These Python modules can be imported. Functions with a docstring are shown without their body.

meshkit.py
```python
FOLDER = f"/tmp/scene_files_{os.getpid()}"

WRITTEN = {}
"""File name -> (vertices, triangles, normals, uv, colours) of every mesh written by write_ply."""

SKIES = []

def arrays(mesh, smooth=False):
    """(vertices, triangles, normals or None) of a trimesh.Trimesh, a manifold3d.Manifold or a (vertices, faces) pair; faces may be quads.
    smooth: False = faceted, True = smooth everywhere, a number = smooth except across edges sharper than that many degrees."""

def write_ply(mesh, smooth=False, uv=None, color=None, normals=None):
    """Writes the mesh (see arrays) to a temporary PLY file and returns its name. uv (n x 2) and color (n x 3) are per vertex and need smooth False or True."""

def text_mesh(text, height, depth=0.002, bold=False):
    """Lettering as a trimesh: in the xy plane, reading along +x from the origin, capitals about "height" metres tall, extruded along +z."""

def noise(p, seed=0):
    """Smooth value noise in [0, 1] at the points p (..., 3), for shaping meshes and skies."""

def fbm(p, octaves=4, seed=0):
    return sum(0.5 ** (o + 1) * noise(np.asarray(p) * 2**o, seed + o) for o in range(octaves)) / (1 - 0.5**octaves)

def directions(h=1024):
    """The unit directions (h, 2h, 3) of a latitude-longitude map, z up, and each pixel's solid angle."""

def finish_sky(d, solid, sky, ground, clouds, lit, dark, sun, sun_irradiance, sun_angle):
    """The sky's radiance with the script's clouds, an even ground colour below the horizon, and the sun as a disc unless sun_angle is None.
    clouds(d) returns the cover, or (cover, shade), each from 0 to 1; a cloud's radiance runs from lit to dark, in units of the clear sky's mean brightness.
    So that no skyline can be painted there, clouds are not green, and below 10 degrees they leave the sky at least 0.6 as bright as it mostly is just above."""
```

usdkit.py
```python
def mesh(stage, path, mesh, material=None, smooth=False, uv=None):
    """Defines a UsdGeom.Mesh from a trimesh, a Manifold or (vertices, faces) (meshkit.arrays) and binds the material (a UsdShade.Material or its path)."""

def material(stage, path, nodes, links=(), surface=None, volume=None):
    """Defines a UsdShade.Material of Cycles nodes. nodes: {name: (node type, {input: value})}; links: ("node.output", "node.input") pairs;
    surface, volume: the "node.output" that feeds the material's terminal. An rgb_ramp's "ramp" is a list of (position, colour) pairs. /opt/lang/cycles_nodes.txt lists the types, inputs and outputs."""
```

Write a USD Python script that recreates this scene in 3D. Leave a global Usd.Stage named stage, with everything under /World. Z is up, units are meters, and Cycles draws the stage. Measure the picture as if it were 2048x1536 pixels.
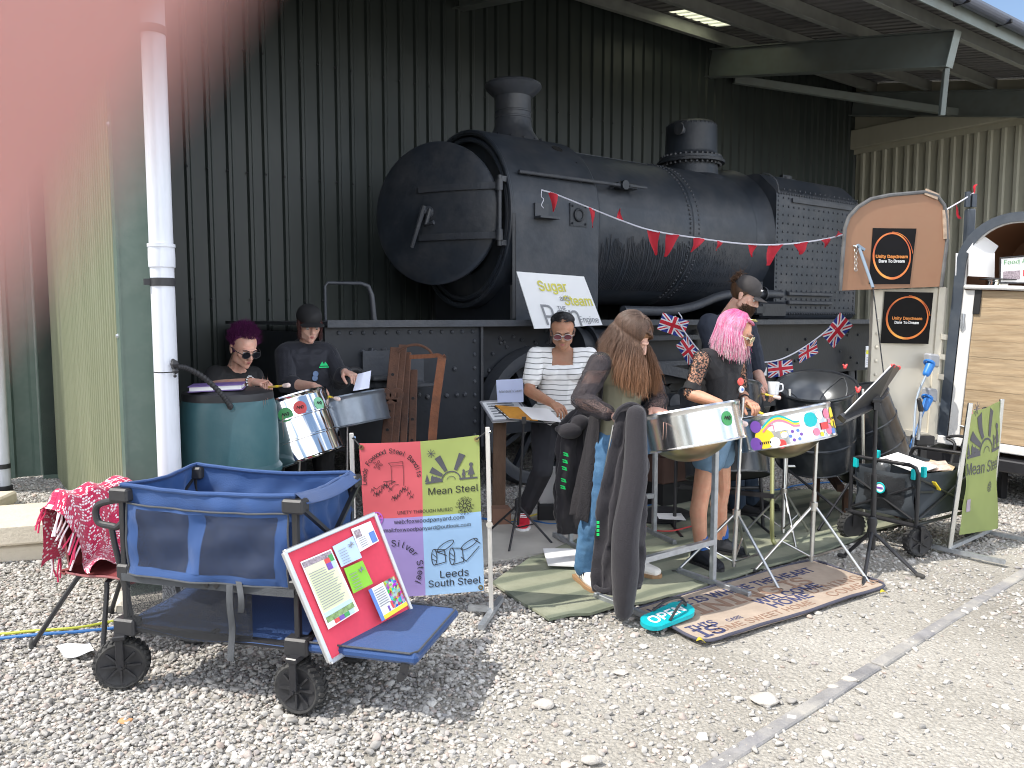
import math, random
import numpy as np, trimesh, usdkit, meshkit
import manifold3d as m3
from manifold3d import Manifold
from shapely import geometry as sg, affinity as sa
from shapely.ops import unary_union
from pxr import Usd, UsdGeom, UsdLux, UsdShade, Gf, Sdf, Vt

PI = math.pi
random.seed(7)
rng = np.random.default_rng(7)
stage = Usd.Stage.CreateInMemory()
UsdGeom.SetStageUpAxis(stage, UsdGeom.Tokens.z)
UsdGeom.SetStageMetersPerUnit(stage, 1.0)
UsdGeom.Xform.Define(stage, '/World')
UsdGeom.Scope.Define(stage, '/World/Looks')

# ---------------------------------------------------------------- camera, sky, sun
CAM_H, TILT, FPX = 1.52, math.radians(4.85), 1545.0
cam = UsdGeom.Camera.Define(stage, '/World/camera')
cam.AddTranslateOp().Set(Gf.Vec3d(0, 0, CAM_H))
cam.AddRotateXOp().Set(90 - math.degrees(TILT))
FOC = 4.71
cam.CreateFocalLengthAttr(FOC)
cam.CreateHorizontalApertureAttr(2048 / FPX * FOC)
cam.CreateVerticalApertureAttr(1536 / FPX * FOC)
cam.CreateFStopAttr(1.75)
cam.CreateFocusDistanceAttr(4.6)
cam.CreateClippingRangeAttr(Gf.Vec2f(0.003, 3000))
cam.CreateExposureAttr(0.5)

SUN_AZ = np.array([-0.94, -0.33]); SUN_AZ /= np.linalg.norm(SUN_AZ)
SUN_EL = math.radians(54)
SUN = np.array([SUN_AZ[0] * math.cos(SUN_EL), SUN_AZ[1] * math.cos(SUN_EL), math.sin(SUN_EL)])
sky = UsdLux.DomeLight.Define(stage, '/World/sky')
usdkit.material(stage, '/World/Looks/sky_look', {
    'sky': ('sky_texture', {'sky_type': 'single_scattering', 'sun_disc': False, 'sun_elevation': SUN_EL, 'sun_rotation': math.atan2(SUN[0], SUN[1]), 'air_density': 1.0, 'aerosol_density': 1.4}),
    'tc': ('texture_coordinate', {}),
    'map': ('mapping', {'scale': (1.0, 1.0, 2.2)}),
    'n': ('noise_texture', {'scale': 2.6, 'detail': 7.0, 'roughness': 0.58}),
    'r': ('rgb_ramp', {'ramp': [(0.0, (0, 0, 0)), (0.44, (0, 0, 0)), (0.60, (1, 1, 1)), (1.0, (1, 1, 1))]}),
    'bw': ('rgb_to_bw', {}),
    'mix': ('mix_color', {'b': (15.0, 15.3, 16.0), 'use_clamp': False}),
    'bg': ('background_shader', {'strength': 0.15})},
    [('tc.generated', 'map.vector'), ('map.vector', 'n.vector'), ('n.fac', 'r.fac'), ('r.color', 'bw.color'), ('bw.val', 'mix.fac'), ('sky.color', 'mix.a'), ('mix.result', 'bg.color')],
    surface='bg.background')
UsdShade.MaterialBindingAPI.Apply(sky.GetPrim()).Bind(UsdShade.Material.Get(stage, '/World/Looks/sky_look'))
sun = UsdLux.DistantLight.Define(stage, '/World/sun')
sun.CreateNormalizeAttr(True)
sun.CreateIntensityAttr(0.98)
sun.CreateAngleAttr(0.5)
sun.CreateColorAttr(Gf.Vec3f(1.0, 0.95, 0.87))
sun.AddRotateZOp().Set(math.degrees(math.atan2(SUN[1], SUN[0])) + 90)
sun.AddRotateXOp().Set(90 - math.degrees(SUN_EL))

# ---------------------------------------------------------------- helpers
CT, ST = math.cos(TILT), math.sin(TILT)


def ray(px, py):
    u, v = (px - 1024) / FPX, (768 - py) / FPX
    return np.array([u, CT + v * ST, -ST + v * CT])


def P(px, py, Y):
    """the point of the place seen in that direction at depth Y"""
    d = ray(px, py)
    return np.array([0, 0, CAM_H]) + d * (Y / d[1])


def G(px, py, z=0.0):
    d = ray(px, py)
    return np.array([0, 0, CAM_H]) + d * ((z - CAM_H) / d[2])


def V(*a):
    return np.array(a, float)


def unit(v):
    v = np.asarray(v, float)
    return v / (np.linalg.norm(v) + 1e-12)


CORNER = V(-2.0, 3.97, 0)
BAX, AAX = unit([0.814, 0.581, 0]), unit([-0.581, 0.814, 0])
BANG = math.atan2(BAX[1], BAX[0])


def SH(s, p, z=0.0):
    """shed frame: s along the engine, p into the bay"""
    return CORNER + BAX * s + AAX * p + V(0, 0, z)


used = {}


def numbered(parent, name):
    k = (parent, name)
    n = used.get(k, 0)
    used[k] = n + 1
    return f'{parent}/{name}' if n == 0 else f'{parent}/{name}_{n:03d}'


def props(prim, **kw):
    for k, v in kw.items():
        if v is not None:
            prim.SetCustomDataByKey(k, v)


class Thing:
    def __init__(self, name, label, cat, loc=(0, 0, 0), rotz=0.0, group=None, kind=None):
        self.path = numbered('/World', name)
        self.loc, self.rotz = np.asarray(loc, float), rotz
        x = UsdGeom.Xform.Define(stage, self.path)
        x.AddTranslateOp().Set(Gf.Vec3d(*map(float, loc)))
        x.AddRotateZOp().Set(math.degrees(rotz))
        self.prim = x.GetPrim()
        props(self.prim, label=label, category=cat, group=group, kind=kind)

    def local(self, mesh):
        m = as_mesh(mesh).copy()
        c, s = math.cos(-self.rotz), math.sin(-self.rotz)
        v = np.asarray(m.vertices) - self.loc
        m.vertices = np.stack([c * v[:, 0] - s * v[:, 1], s * v[:, 0] + c * v[:, 1], v[:, 2]], 1)
        return m

    def part(self, name, mesh, mt, smooth=35, world=True, label=None, kind=None, under=None):
        path = numbered(under or self.path, name)
        usdkit.mesh(stage, path, self.local(mesh) if world else as_mesh(mesh), mt, smooth)
        props(stage.GetPrimAtPath(path), label=label, kind=kind)
        return path


def solo(name, label, cat, mesh, mt, smooth=35, group=None, kind=None):
    path = numbered('/World', name)
    m = as_mesh(mesh)
    base = np.array([m.bounds[:, 0].mean(), m.bounds[:, 1].mean(), m.bounds[0, 2]])
    m = m.copy(); m.vertices = np.asarray(m.vertices) - base
    x = usdkit.mesh(stage, path, m, mt, smooth)
    x.AddTranslateOp().Set(Gf.Vec3d(*map(float, base)))
    props(x.GetPrim(), label=label, category=cat, group=group, kind=kind)
    return path


def setting(name, mesh, mt, smooth=False, label=None):
    path = numbered('/World', name)
    usdkit.mesh(stage, path, as_mesh(mesh), mt, smooth)
    props(stage.GetPrimAtPath(path), kind='structure', label=label)
    return path


def as_mesh(m):
    if isinstance(m, list):
        return cat(*m)
    if hasattr(m, 'to_mesh'):
        q = m.to_mesh()
        return trimesh.Trimesh(np.array(q.vert_properties[:, :3]), np.array(q.tri_verts), process=False)
    return m


def cat(*ms):
    ms = [as_mesh(m) for m in ms]
    return trimesh.util.concatenate(ms) if len(ms) > 1 else ms[0]


def tm(v, f):
    f = np.asarray(f)
    if f.ndim == 2 and f.shape[1] == 4:
        f = np.vstack([f[:, [0, 1, 2]], f[:, [0, 2, 3]]])
    return trimesh.Trimesh(np.asarray(v, float), f, process=False)


def frame(x, y, z, o=(0, 0, 0)):
    T = np.eye(4)
    T[:3, 0], T[:3, 1], T[:3, 2], T[:3, 3] = x, y, z, o
    return T


def moved(m, T):
    m = as_mesh(m).copy()
    m.apply_transform(T)
    return m


def box(c, s, ax=None, bev=0.0):
    """box of centre c, size s; ax = three axes as rows"""
    s = np.asarray(s, float)
    if bev > 0:
        b = min(bev, s.min() * 0.45)
        h = s / 2
        pts = []
        for sx in (-1, 1):
            for sy in (-1, 1):
                for sz in (-1, 1):
                    q = h * (sx, sy, sz)
                    for k in range(3):
                        w = q.copy()
                        for j in range(3):
                            if j != k:
                                w[j] -= (sx, sy, sz)[j] * b
                        pts.append(w)
        m = as_mesh(Manifold.hull_points(np.array(pts)))
    else:
        m = trimesh.creation.box(s)
    T = np.eye(4)
    if ax is not None:
        T[:3, :3] = np.array([unit(a) for a in ax]).T
    T[:3, 3] = c
    m.apply_transform(T)
    return m


def axes(d, up=(0, 0, 1)):
    x = unit(d)
    up = np.asarray(up, float)
    if abs(np.dot(x, unit(up))) > 0.98:
        up = V(0, 1, 0) if abs(x[1]) < 0.9 else V(1, 0, 0)
    y = unit(np.cross(up, x))
    return x, y, np.cross(x, y)


def bar(a, b, w, h, up=(0, 0, 1), bev=0.0):
    a, b = np.asarray(a, float), np.asarray(b, float)
    return box((a + b) / 2, (np.linalg.norm(b - a), w, h), axes(b - a, up), bev)


def tube(pts, r, n=10, cap=True, closed=False):
    p = np.asarray(pts, float)
    k = len(p)
    r = np.broadcast_to(r, (k,)).astype(float)
    if closed:
        t = np.roll(p, -1, 0) - np.roll(p, 1, 0)
    else:
        t = np.gradient(p, axis=0)
    t /= np.linalg.norm(t, axis=1, keepdims=True) + 1e-12
    a = np.zeros_like(p)
    x, y, z = axes(t[0])
    a[0] = y
    for i in range(1, k):
        q = a[i - 1] - t[i] * np.dot(a[i - 1], t[i])
        a[i] = unit(q)
    b = np.cross(t, a)
    th = np.arange(n) * 2 * PI / n
    v = p[:, None] + r[:, None, None] * (np.cos(th)[None, :, None] * a[:, None] + np.sin(th)[None, :, None] * b[:, None])
    v = v.reshape(-1, 3)
    f = []
    for i in range(k if closed else k - 1):
        i2 = (i + 1) % k
        for j in range(n):
            j2 = (j + 1) % n
            f.append((i * n + j, i * n + j2, i2 * n + j2, i2 * n + j))
    m = tm(v, f)
    if cap and not closed:
        vv = np.vstack([v, p[0], p[-1]])
        ff = [(len(v), (j + 1) % n, j) for j in range(n)] + [(len(v) + 1, (k - 1) * n + j, (k - 1) * n + (j + 1) % n) for j in range(n)]
        m = tm(vv, np.vstack([m.faces, ff]))
    return m


def curve(pts, n=24):
    """smooth interpolating curve through pts (Catmull-Rom)"""
    p = np.asarray(pts, float)
    q = np.vstack([2 * p[0] - p[1], p, 2 * p[-1] - p[-2]])
    out = []
    segs = len(p) - 1
    per = max(2, n // segs)
    for i in range(segs):
        p0, p1, p2, p3 = q[i:i + 4]
        for t in np.linspace(0, 1, per, endpoint=False):
            out.append(0.5 * (2 * p1 + (p2 - p0) * t + (2 * p0 - 5 * p1 + 4 * p2 - p3) * t * t + (3 * p1 - p0 - 3 * p2 + p3) * t ** 3))
    out.append(p[-1])
    return np.array(out)


def lathe(prof, o=(0, 0, 0), axis=(0, 0, 1), n=32, a0=0.0, a1=2 * PI):
    """prof: (radius, height) pairs, turned about axis through o"""
    prof = np.asarray(prof, float)
    z, x, y = axes(axis, (0, 1, 0))
    full = a1 - a0 > 2 * PI - 1e-6
    th = np.linspace(a0, a1, n, endpoint=not full)
    v = np.asarray(o, float) + prof[:, 1][:, None, None] * z + prof[:, 0][:, None, None] * (np.cos(th)[None, :, None] * x + np.sin(th)[None, :, None] * y)
    v = v.reshape(-1, 3)
    f = []
    for i in range(len(prof) - 1):
        for j in range(n if full else n - 1):
            j2 = (j + 1) % n
            f.append((i * n + j, i * n + j2, (i + 1) * n + j2, (i + 1) * n + j))
    return tm(v, f)


def disc(o, r, axis, th=0.003, n=24, sides=1.0):
    return lathe([(0, -th / 2), (r, -th / 2), (r, th / 2), (0, th / 2)], o, axis, n)


def ring(o, R, r, axis, n=32, k=8):
    a = np.linspace(0, 2 * PI, k + 1)
    return lathe([(R + r * math.cos(t), r * math.sin(t)) for t in a], o, axis, n)


def quad(a, b, c, d, th=0.004):
    """thin slab on the four corners (a b c d in turn), thickness th behind"""
    a, b, c, d = map(lambda q: np.asarray(q, float), (a, b, c, d))
    n = unit(np.cross(b - a, d - a))
    v = [a, b, c, d] + [q - n * th for q in (a, b, c, d)]
    f = [(0, 1, 2, 3), (7, 6, 5, 4), (0, 4, 5, 1), (1, 5, 6, 2), (2, 6, 7, 3), (3, 7, 4, 0)]
    return tm(v, f)


def sheet(fn, nu, nv, th=0.0):
    """fn(u,v)->point, u,v in 0..1; closed slab when th>0"""
    us, vs = np.linspace(0, 1, nu + 1), np.linspace(0, 1, nv + 1)
    p = np.array([[fn(u, v) for u in us] for v in vs], float)
    idx = np.arange((nu + 1) * (nv + 1)).reshape(nv + 1, nu + 1)
    q = np.stack([idx[:-1, :-1], idx[:-1, 1:], idx[1:, 1:], idx[1:, :-1]], -1).reshape(-1, 4)
    v = p.reshape(-1, 3)
    if th <= 0:
        return tm(v, q)
    m = tm(v, q)
    n = np.array(m.vertex_normals)
    k = len(v)
    rim = list(idx[0, :]) + list(idx[1:, -1]) + list(idx[-1, ::-1][1:]) + list(idx[::-1, 0][1:-1])
    side = [(rim[(i + 1) % len(rim)], rim[i], rim[i] + k, rim[(i + 1) % len(rim)] + k) for i in range(len(rim))]
    return tm(np.vstack([v, v - n * th]), np.vstack([q, q[:, ::-1] + k, side]))


def poly(pts, th, o, ex, ey):
    """2-D outline (or shapely shape) extruded th along ex x ey"""
    g = pts if hasattr(pts, 'geom_type') else sg.Polygon(pts)
    gs = [q for q in getattr(g, 'geoms', [g]) if q.geom_type == 'Polygon' and q.area > 1e-9]
    m = cat(*[trimesh.creation.extrude_polygon(q, th, engine='earcut') for q in gs])
    ex, ey = unit(ex), unit(ey)
    m.apply_transform(frame(ex, ey, np.cross(ex, ey), o))
    return m


def text(t, h, o, ex, ey, bold=False, center=False, th=0.0015, squash=1.0):
    m = meshkit.text_mesh(t, h, th, bold)
    if squash != 1.0:
        m.apply_scale((squash, 1, 1))
    if center:
        m.apply_translation((-m.bounds[:, 0].mean(), 0, 0))
    ex, ey = unit(ex), unit(ey)
    m.apply_transform(frame(ex, ey, np.cross(ex, ey), o))
    return m


def arc_text(t, h, o, ex, ey, R, a0, a1, th=0.0015, outward=True):
    out = []
    k = len(t)
    for i, c in enumerate(t):
        if c == ' ':
            continue
        a = a0 + (a1 - a0) * (i + 0.5) / k
        rad = ex * math.cos(a) + ey * math.sin(a)
        tan = ex * math.sin(a) - ey * math.cos(a)
        m = meshkit.text_mesh(c, h, th)
        m.apply_translation((-m.bounds[:, 0].mean(), 0, 0))
        m.apply_transform(frame(tan, rad, np.cross(tan, rad), o + rad * R))
        out.append(m)
    return cat(*out)


def line2(pts, w):
    return sg.LineString(pts).buffer(w / 2, cap_style=1, quad_segs=2)


def sph(c, r, n=16):
    return Manifold.sphere(float(r), n).translate(tuple(map(float, c)))


def ell(c, rad, rot=None, n=20):
    m = Manifold.sphere(1.0, n).scale(tuple(map(float, rad)))
    if rot is not None:
        T = np.zeros((3, 4)); T[:, :3] = rot; T[:, 3] = c
        return m.transform(T)
    return m.translate(tuple(map(float, c)))


def hull(*ms):
    return Manifold.batch_hull(list(ms))


def bone(a, b, ra, rb, n=14):
    return hull(sph(a, ra, n), sph(b, rb, n))


def union(ms):
    return Manifold.batch_boolean(list(ms), m3.OpType.Add)


def smoothed(man, length, it=12):
    m = as_mesh(man.refine_to_length(length))
    m.merge_vertices()
    trimesh.smoothing.filter_taubin(m, lamb=0.5, nu=0.53, iterations=it)
    return m


# ---------------------------------------------------------------- materials
def M(name, col, rough=0.6, metal=0.0, var=0.12, scale=5.0, bump=0.0, bscale=60.0, spec=0.5, transl=0.0, coat=0.0, sheen=0.0, detail=4.0, dirt=None, dirt_scale=2.0, dirt_amt=0.5, sss=0.0, stretch=None, world=False):
    c = np.array(col, float)
    nodes = {'tc': ('texture_coordinate', {}), 'geo': ('geometry', {}), 'map': ('mapping', {'scale': stretch or (1, 1, 1)}),
             'n': ('noise_texture', {'scale': scale, 'detail': detail, 'roughness': 0.6}),
             'r': ('rgb_ramp', {'ramp': [(0.25, tuple(np.clip(c * (1 - var), 0, 1))), (0.75, tuple(np.clip(c * (1 + var), 0, 1)))]}),
             'p': ('principled_bsdf', {'roughness': rough, 'metallic': metal, 'specular_ior_level': spec, 'coat_weight': coat, 'sheen_weight': sheen})}
    links = [('geo.position' if world else 'tc.object', 'map.vector'), ('map.vector', 'n.vector'), ('n.fac', 'r.fac')]
    colour = 'r.color'
    if dirt is not None:
        nodes['dn'] = ('noise_texture', {'scale': dirt_scale, 'detail': 8.0, 'roughness': 0.7})
        nodes['dr'] = ('rgb_ramp', {'ramp': [(0.45, (0, 0, 0)), (0.68, (dirt_amt,) * 3)]})
        nodes['dbw'] = ('rgb_to_bw', {})
        nodes['dm'] = ('mix_color', {'b': tuple(dirt)})
        links += [('map.vector', 'dn.vector'), ('dn.fac', 'dr.fac'), ('dr.color', 'dbw.color'), ('dbw.val', 'dm.fac'), (colour, 'dm.a')]
        colour = 'dm.result'
    links.append((colour, 'p.base_color'))
    if sss:
        nodes['p'][1].update({'subsurface_weight': sss, 'subsurface_scale': 0.004, 'subsurface_radius': (1.0, 0.35, 0.2)})
    if bump:
        nodes['bn'] = ('noise_texture', {'scale': bscale, 'detail': 3.0})
        nodes['b'] = ('bump', {'strength': bump, 'distance': 0.01})
        links += [('map.vector', 'bn.vector'), ('bn.fac', 'b.height'), ('b.normal', 'p.normal')]
    surf = 'p.BSDF'
    if transl:
        nodes['t'] = ('translucent_bsdf', {})
        nodes['mx'] = ('mix_closure', {'fac': transl})
        links += [(colour, 't.color'), ('p.BSDF', 'mx.closure1'), ('t.BSDF', 'mx.closure2')]
        surf = 'mx.closure'
    return usdkit.material(stage, f'/World/Looks/{name}', nodes, links, surface=surf)


def mesh_cloth(name, col, scale, open_=0.5, rough=0.8):
    """open weave: threads stand, holes let through"""
    return usdkit.material(stage, f'/World/Looks/{name}', {
        'tc': ('texture_coordinate', {}), 'v': ('voronoi_texture', {'scale': scale}),
        'r': ('rgb_ramp', {'ramp': [(max(open_ - 0.08, 0), (0, 0, 0)), (open_ + 0.08, (1, 1, 1))]}), 'bw': ('rgb_to_bw', {}),
        'p': ('principled_bsdf', {'base_color': col, 'roughness': rough}), 't': ('transparent_bsdf', {}), 'm': ('mix_closure', {})},
        [('tc.object', 'v.vector'), ('v.distance', 'r.fac'), ('r.color', 'bw.color'), ('bw.val', 'm.fac'), ('t.BSDF', 'm.closure1'), ('p.BSDF', 'm.closure2')], surface='m.closure')


black_text = M('ink', (0.012, 0.012, 0.014), 0.7, var=0)
white = M('white_paper', (0.8, 0.8, 0.8), 0.7, var=0.02)
black_metal = M('black_metal', (0.015, 0.015, 0.017), 0.35, var=0.2, bump=0.05)
black_plastic = M('black_plastic', (0.018, 0.018, 0.02), 0.5, var=0.2, bump=0.1)
rubber = M('rubber', (0.022, 0.022, 0.022), 0.85, var=0.35, bump=0.3, dirt=(0.2, 0.19, 0.17), dirt_scale=9, dirt_amt=0.25)
chrome = M('chrome', (0.78, 0.78, 0.78), 0.06, 1.0, var=0.03)
steel_tube = M('steel_tube', (0.6, 0.6, 0.58), 0.28, 1.0, var=0.1)
galv = M('galvanised', (0.38, 0.4, 0.42), 0.45, 0.75, var=0.18, scale=25)

# ================================================================ ground
def gz(x, y):
    h = 0.012 * (meshkit.noise(np.stack([x * 1.3, y * 1.3, 0 * x], -1), 3) - 0.6) + 0.006 * (meshkit.noise(np.stack([x * 9, y * 9, 0 * x], -1), 5) - 0.5)
    # loose heap of gravel behind the slabs, along the side wall
    h = h + 0.16 * np.exp(-(((x + 4.2) / 0.9) ** 2 + ((y - 5.6) / 0.8) ** 2))
    return h


gx = np.unique(np.concatenate([-np.geomspace(5, 400, 16), np.linspace(-5, 6, 221), np.geomspace(6, 400, 16)]))
gy = np.unique(np.concatenate([-np.geomspace(0.5, 400, 14) + 1.5, np.linspace(1.5, 9.5, 161), np.geomspace(9.5, 400, 14)]))
GX, GY = np.meshgrid(gx, gy)
near = ((GX > -5.2) & (GX < 6.2) & (GY > 1.2) & (GY < 9.7)).astype(float)
GZ = gz(GX, GY) * near - 0.004
idx = np.arange(GX.size).reshape(GX.shape)
ground_mat = usdkit.material(stage, '/World/Looks/ground', {
    'g': ('geometry', {}), 'n1': ('noise_texture', {'scale': 0.9, 'detail': 6.0, 'roughness': 0.65}), 'n2': ('noise_texture', {'scale': 70.0, 'detail': 3.0}),
    'v': ('voronoi_texture', {'scale': 62.0}),
    'r1': ('rgb_ramp', {'ramp': [(0.3, (0.29, 0.272, 0.238)), (0.5, (0.375, 0.356, 0.318)), (0.72, (0.45, 0.43, 0.39))]}),
    'r2': ('rgb_ramp', {'ramp': [(0.3, (0.72, 0.72, 0.72)), (0.7, (1.12, 1.12, 1.12))]}),
    'mx': ('mix', {'mix_type': 'multiply', 'fac': 1.0}),
    'vr': ('rgb_ramp', {'ramp': [(0.0, (1.15, 1.15, 1.15)), (0.45, (0.86, 0.85, 0.83))]}),
    'mx2': ('mix', {'mix_type': 'multiply', 'fac': 0.8}),
    'add': ('math', {'math_type': 'multiply_add', 'value2': 0.5}),
    'b': ('bump', {'strength': 0.9, 'distance': 0.012, 'invert': True}),
    'p': ('principled_bsdf', {'roughness': 0.95, 'specular_ior_level': 0.2})},
    [('g.position', 'n1.vector'), ('g.position', 'n2.vector'), ('g.position', 'v.vector'), ('n1.fac', 'r1.fac'), ('n2.fac', 'r2.fac'), ('r1.color', 'mx.color1'), ('r2.color', 'mx.color2'),
     ('v.distance', 'vr.fac'), ('mx.color', 'mx2.color1'), ('vr.color', 'mx2.color2'), ('mx2.color', 'p.base_color'),
     ('v.distance', 'add.value1'), ('n2.fac', 'add.value3'), ('add.value', 'b.height'), ('b.normal', 'p.normal')], surface='p.BSDF')
setting('ground', tm(np.stack([GX, GY, GZ], -1).reshape(-1, 3), np.stack([idx[:-1, :-1], idx[:-1, 1:], idx[1:, 1:], idx[1:, :-1]], -1).reshape(-1, 4)), ground_mat, True)

# worn edging strip set flush into the yard, lower right
e0, e1 = G(2120, 1100), G(1385, 1560)
ed = unit(e1 - e0); en = V(-ed[1], ed[0], 0)
strip_len = np.linalg.norm(e1 - e0)
edge_mat = M('edging_concrete', (0.19, 0.185, 0.188), 0.9, var=0.3, scale=7, bump=0.4, bscale=60, dirt=(0.36, 0.34, 0.30), dirt_scale=2.2, dirt_amt=1.0, world=True)
for k in range(3):
    a, b = e0 + ed * (strip_len * k / 3 + 0.01), e0 + ed * (strip_len * (k + 1) / 3 - 0.01)
    setting('edging_strip', box((a + b) / 2 + V(0, 0, -0.022), (np.linalg.norm(b - a), 0.062, 0.06), (ed, en, V(0, 0, 1)), 0.006), edge_mat, False)

# ================================================================ the open shed
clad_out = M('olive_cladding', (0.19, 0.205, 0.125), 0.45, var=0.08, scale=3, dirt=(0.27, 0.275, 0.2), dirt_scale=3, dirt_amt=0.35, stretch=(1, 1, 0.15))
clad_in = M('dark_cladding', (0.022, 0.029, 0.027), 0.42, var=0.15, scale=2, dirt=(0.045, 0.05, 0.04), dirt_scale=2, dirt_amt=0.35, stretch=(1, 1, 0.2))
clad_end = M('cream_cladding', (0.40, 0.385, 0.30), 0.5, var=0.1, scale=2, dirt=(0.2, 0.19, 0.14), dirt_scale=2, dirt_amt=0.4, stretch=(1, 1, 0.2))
trim_mat = M('green_flashing', (0.075, 0.11, 0.088), 0.4, var=0.08, scale=3, dirt=(0.16, 0.19, 0.16), dirt_scale=5, dirt_amt=0.3)
beam_mat = M('grey_steel_paint', (0.15, 0.175, 0.165), 0.5, var=0.12, scale=3, dirt=(0.12, 0.11, 0.09), dirt_scale=4, dirt_amt=0.4)
purlin_mat = M('galvanised_purlin', (0.27, 0.28, 0.26), 0.45, 0.3, var=0.15, scale=5)
roof_mat = M('roof_liner', (0.2, 0.195, 0.195), 0.6, var=0.1, scale=2, dirt=(0.11, 0.11, 0.1), dirt_scale=2, dirt_amt=0.4)
rooflight = M('roof_light_plastic', (0.75, 0.75, 0.62), 0.5, var=0.1, transl=0.85)
concrete = M('concrete', (0.5, 0.465, 0.4), 0.9, var=0.12, scale=3, bump=0.25, bscale=90, dirt=(0.36, 0.33, 0.28), dirt_scale=4, dirt_amt=0.5)


def ribbed(o, along, up, out, length, height, pitch=0.2, rib=0.028, flat=0.62, th=0.004, up_end=None):
    """one profiled sheet: trapezoid ribs standing out by rib. up_end lets the top run to a sloped edge (heights at both ends)"""
    n = max(1, int(round(length / pitch)))
    pr = []
    w = length / n
    for k in range(n):
        x = k * w
        pr += [(x, 0), (x + w * flat, 0), (x + w * (flat + 0.1), rib), (x + w * 0.9, rib)]
    pr.append((length, 0))
    v, q = [], []
    h0, h1 = (height, height) if up_end is None else up_end
    for (x, d) in pr:
        hh = h0 + (h1 - h0) * x / length
        for z in (0, hh):
            v.append(o + along * x + out * d + up * z)
    for (x, d) in pr:
        hh = h0 + (h1 - h0) * x / length
        for z in (0, hh):
            v.append(o + along * x + out * (d - th) + up * z)
    k = len(pr)
    for i in range(k - 1):
        a = 2 * i
        q += [(a, a + 2, a + 3, a + 1), (2 * k + a, 2 * k + a + 1, 2 * k + a + 3, 2 * k + a + 2)]
        q += [(a + 1, a + 3, 2 * k + a + 3, 2 * k + a + 1), (a, 2 * k + a, 2 * k + a + 2, a + 2)]
    return tm(v, q)


UP = V(0, 0, 1)
PB = 4.0            # back wall
EAVE_P, EAVE_Z = 0.3, 4.72
SLOPE = math.tan(math.radians(12))
S_END = 13.3
shed = Thing('engine_shed', 'open-fronted shed of ribbed dark green and olive metal sheets sheltering the steam engine', 'shed', SH(0, 0))


def roof_z(p):
    return EAVE_Z + 0.42 + (p - EAVE_P) * SLOPE


# side wall: ribbed olive outside, plain sheet inside
for k in range(4):
    o = SH(0.03, 0.06 + k * 0.985, 0.02)
    shed.part('side_wall_sheet', ribbed(o, AAX, UP, -BAX, 0.98, 1, 0.089, 0.016, 0.5, up_end=(roof_z(0.06 + k * .985) - .1, roof_z(0.06 + (k + 1) * .985) - .1)), clad_out, False)
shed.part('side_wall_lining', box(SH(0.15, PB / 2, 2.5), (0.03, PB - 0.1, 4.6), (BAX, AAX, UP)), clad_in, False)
# corner flashing: face to the front and a return on the side
shed.part('corner_flashing', cat(box(SH(0.1, -0.006, 2.52), (0.2, 0.012, 5.0), (BAX, AAX, UP)), box(SH(-0.006, 0.035, 2.52), (0.012, 0.10, 5.0), (BAX, AAX, UP))), trim_mat, False)
scr = []
for k, z in enumerate((0.45, 1.43, 2.5, 3.4)):
    scr.append(lathe([(0, 0.012), (0.008, 0.01), (0.012, 0.0)], SH(-0.012, 0.05, z), -BAX, 8))
shed.part('screw', cat(*scr), galv, False, kind='stuff')
# far end of the outside wall
shed.part('corner_flashing', box(SH(0.01, PB + 0.06, 2.7), (0.22, 0.12, 5.4), (BAX, AAX, UP)), trim_mat, False)
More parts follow.
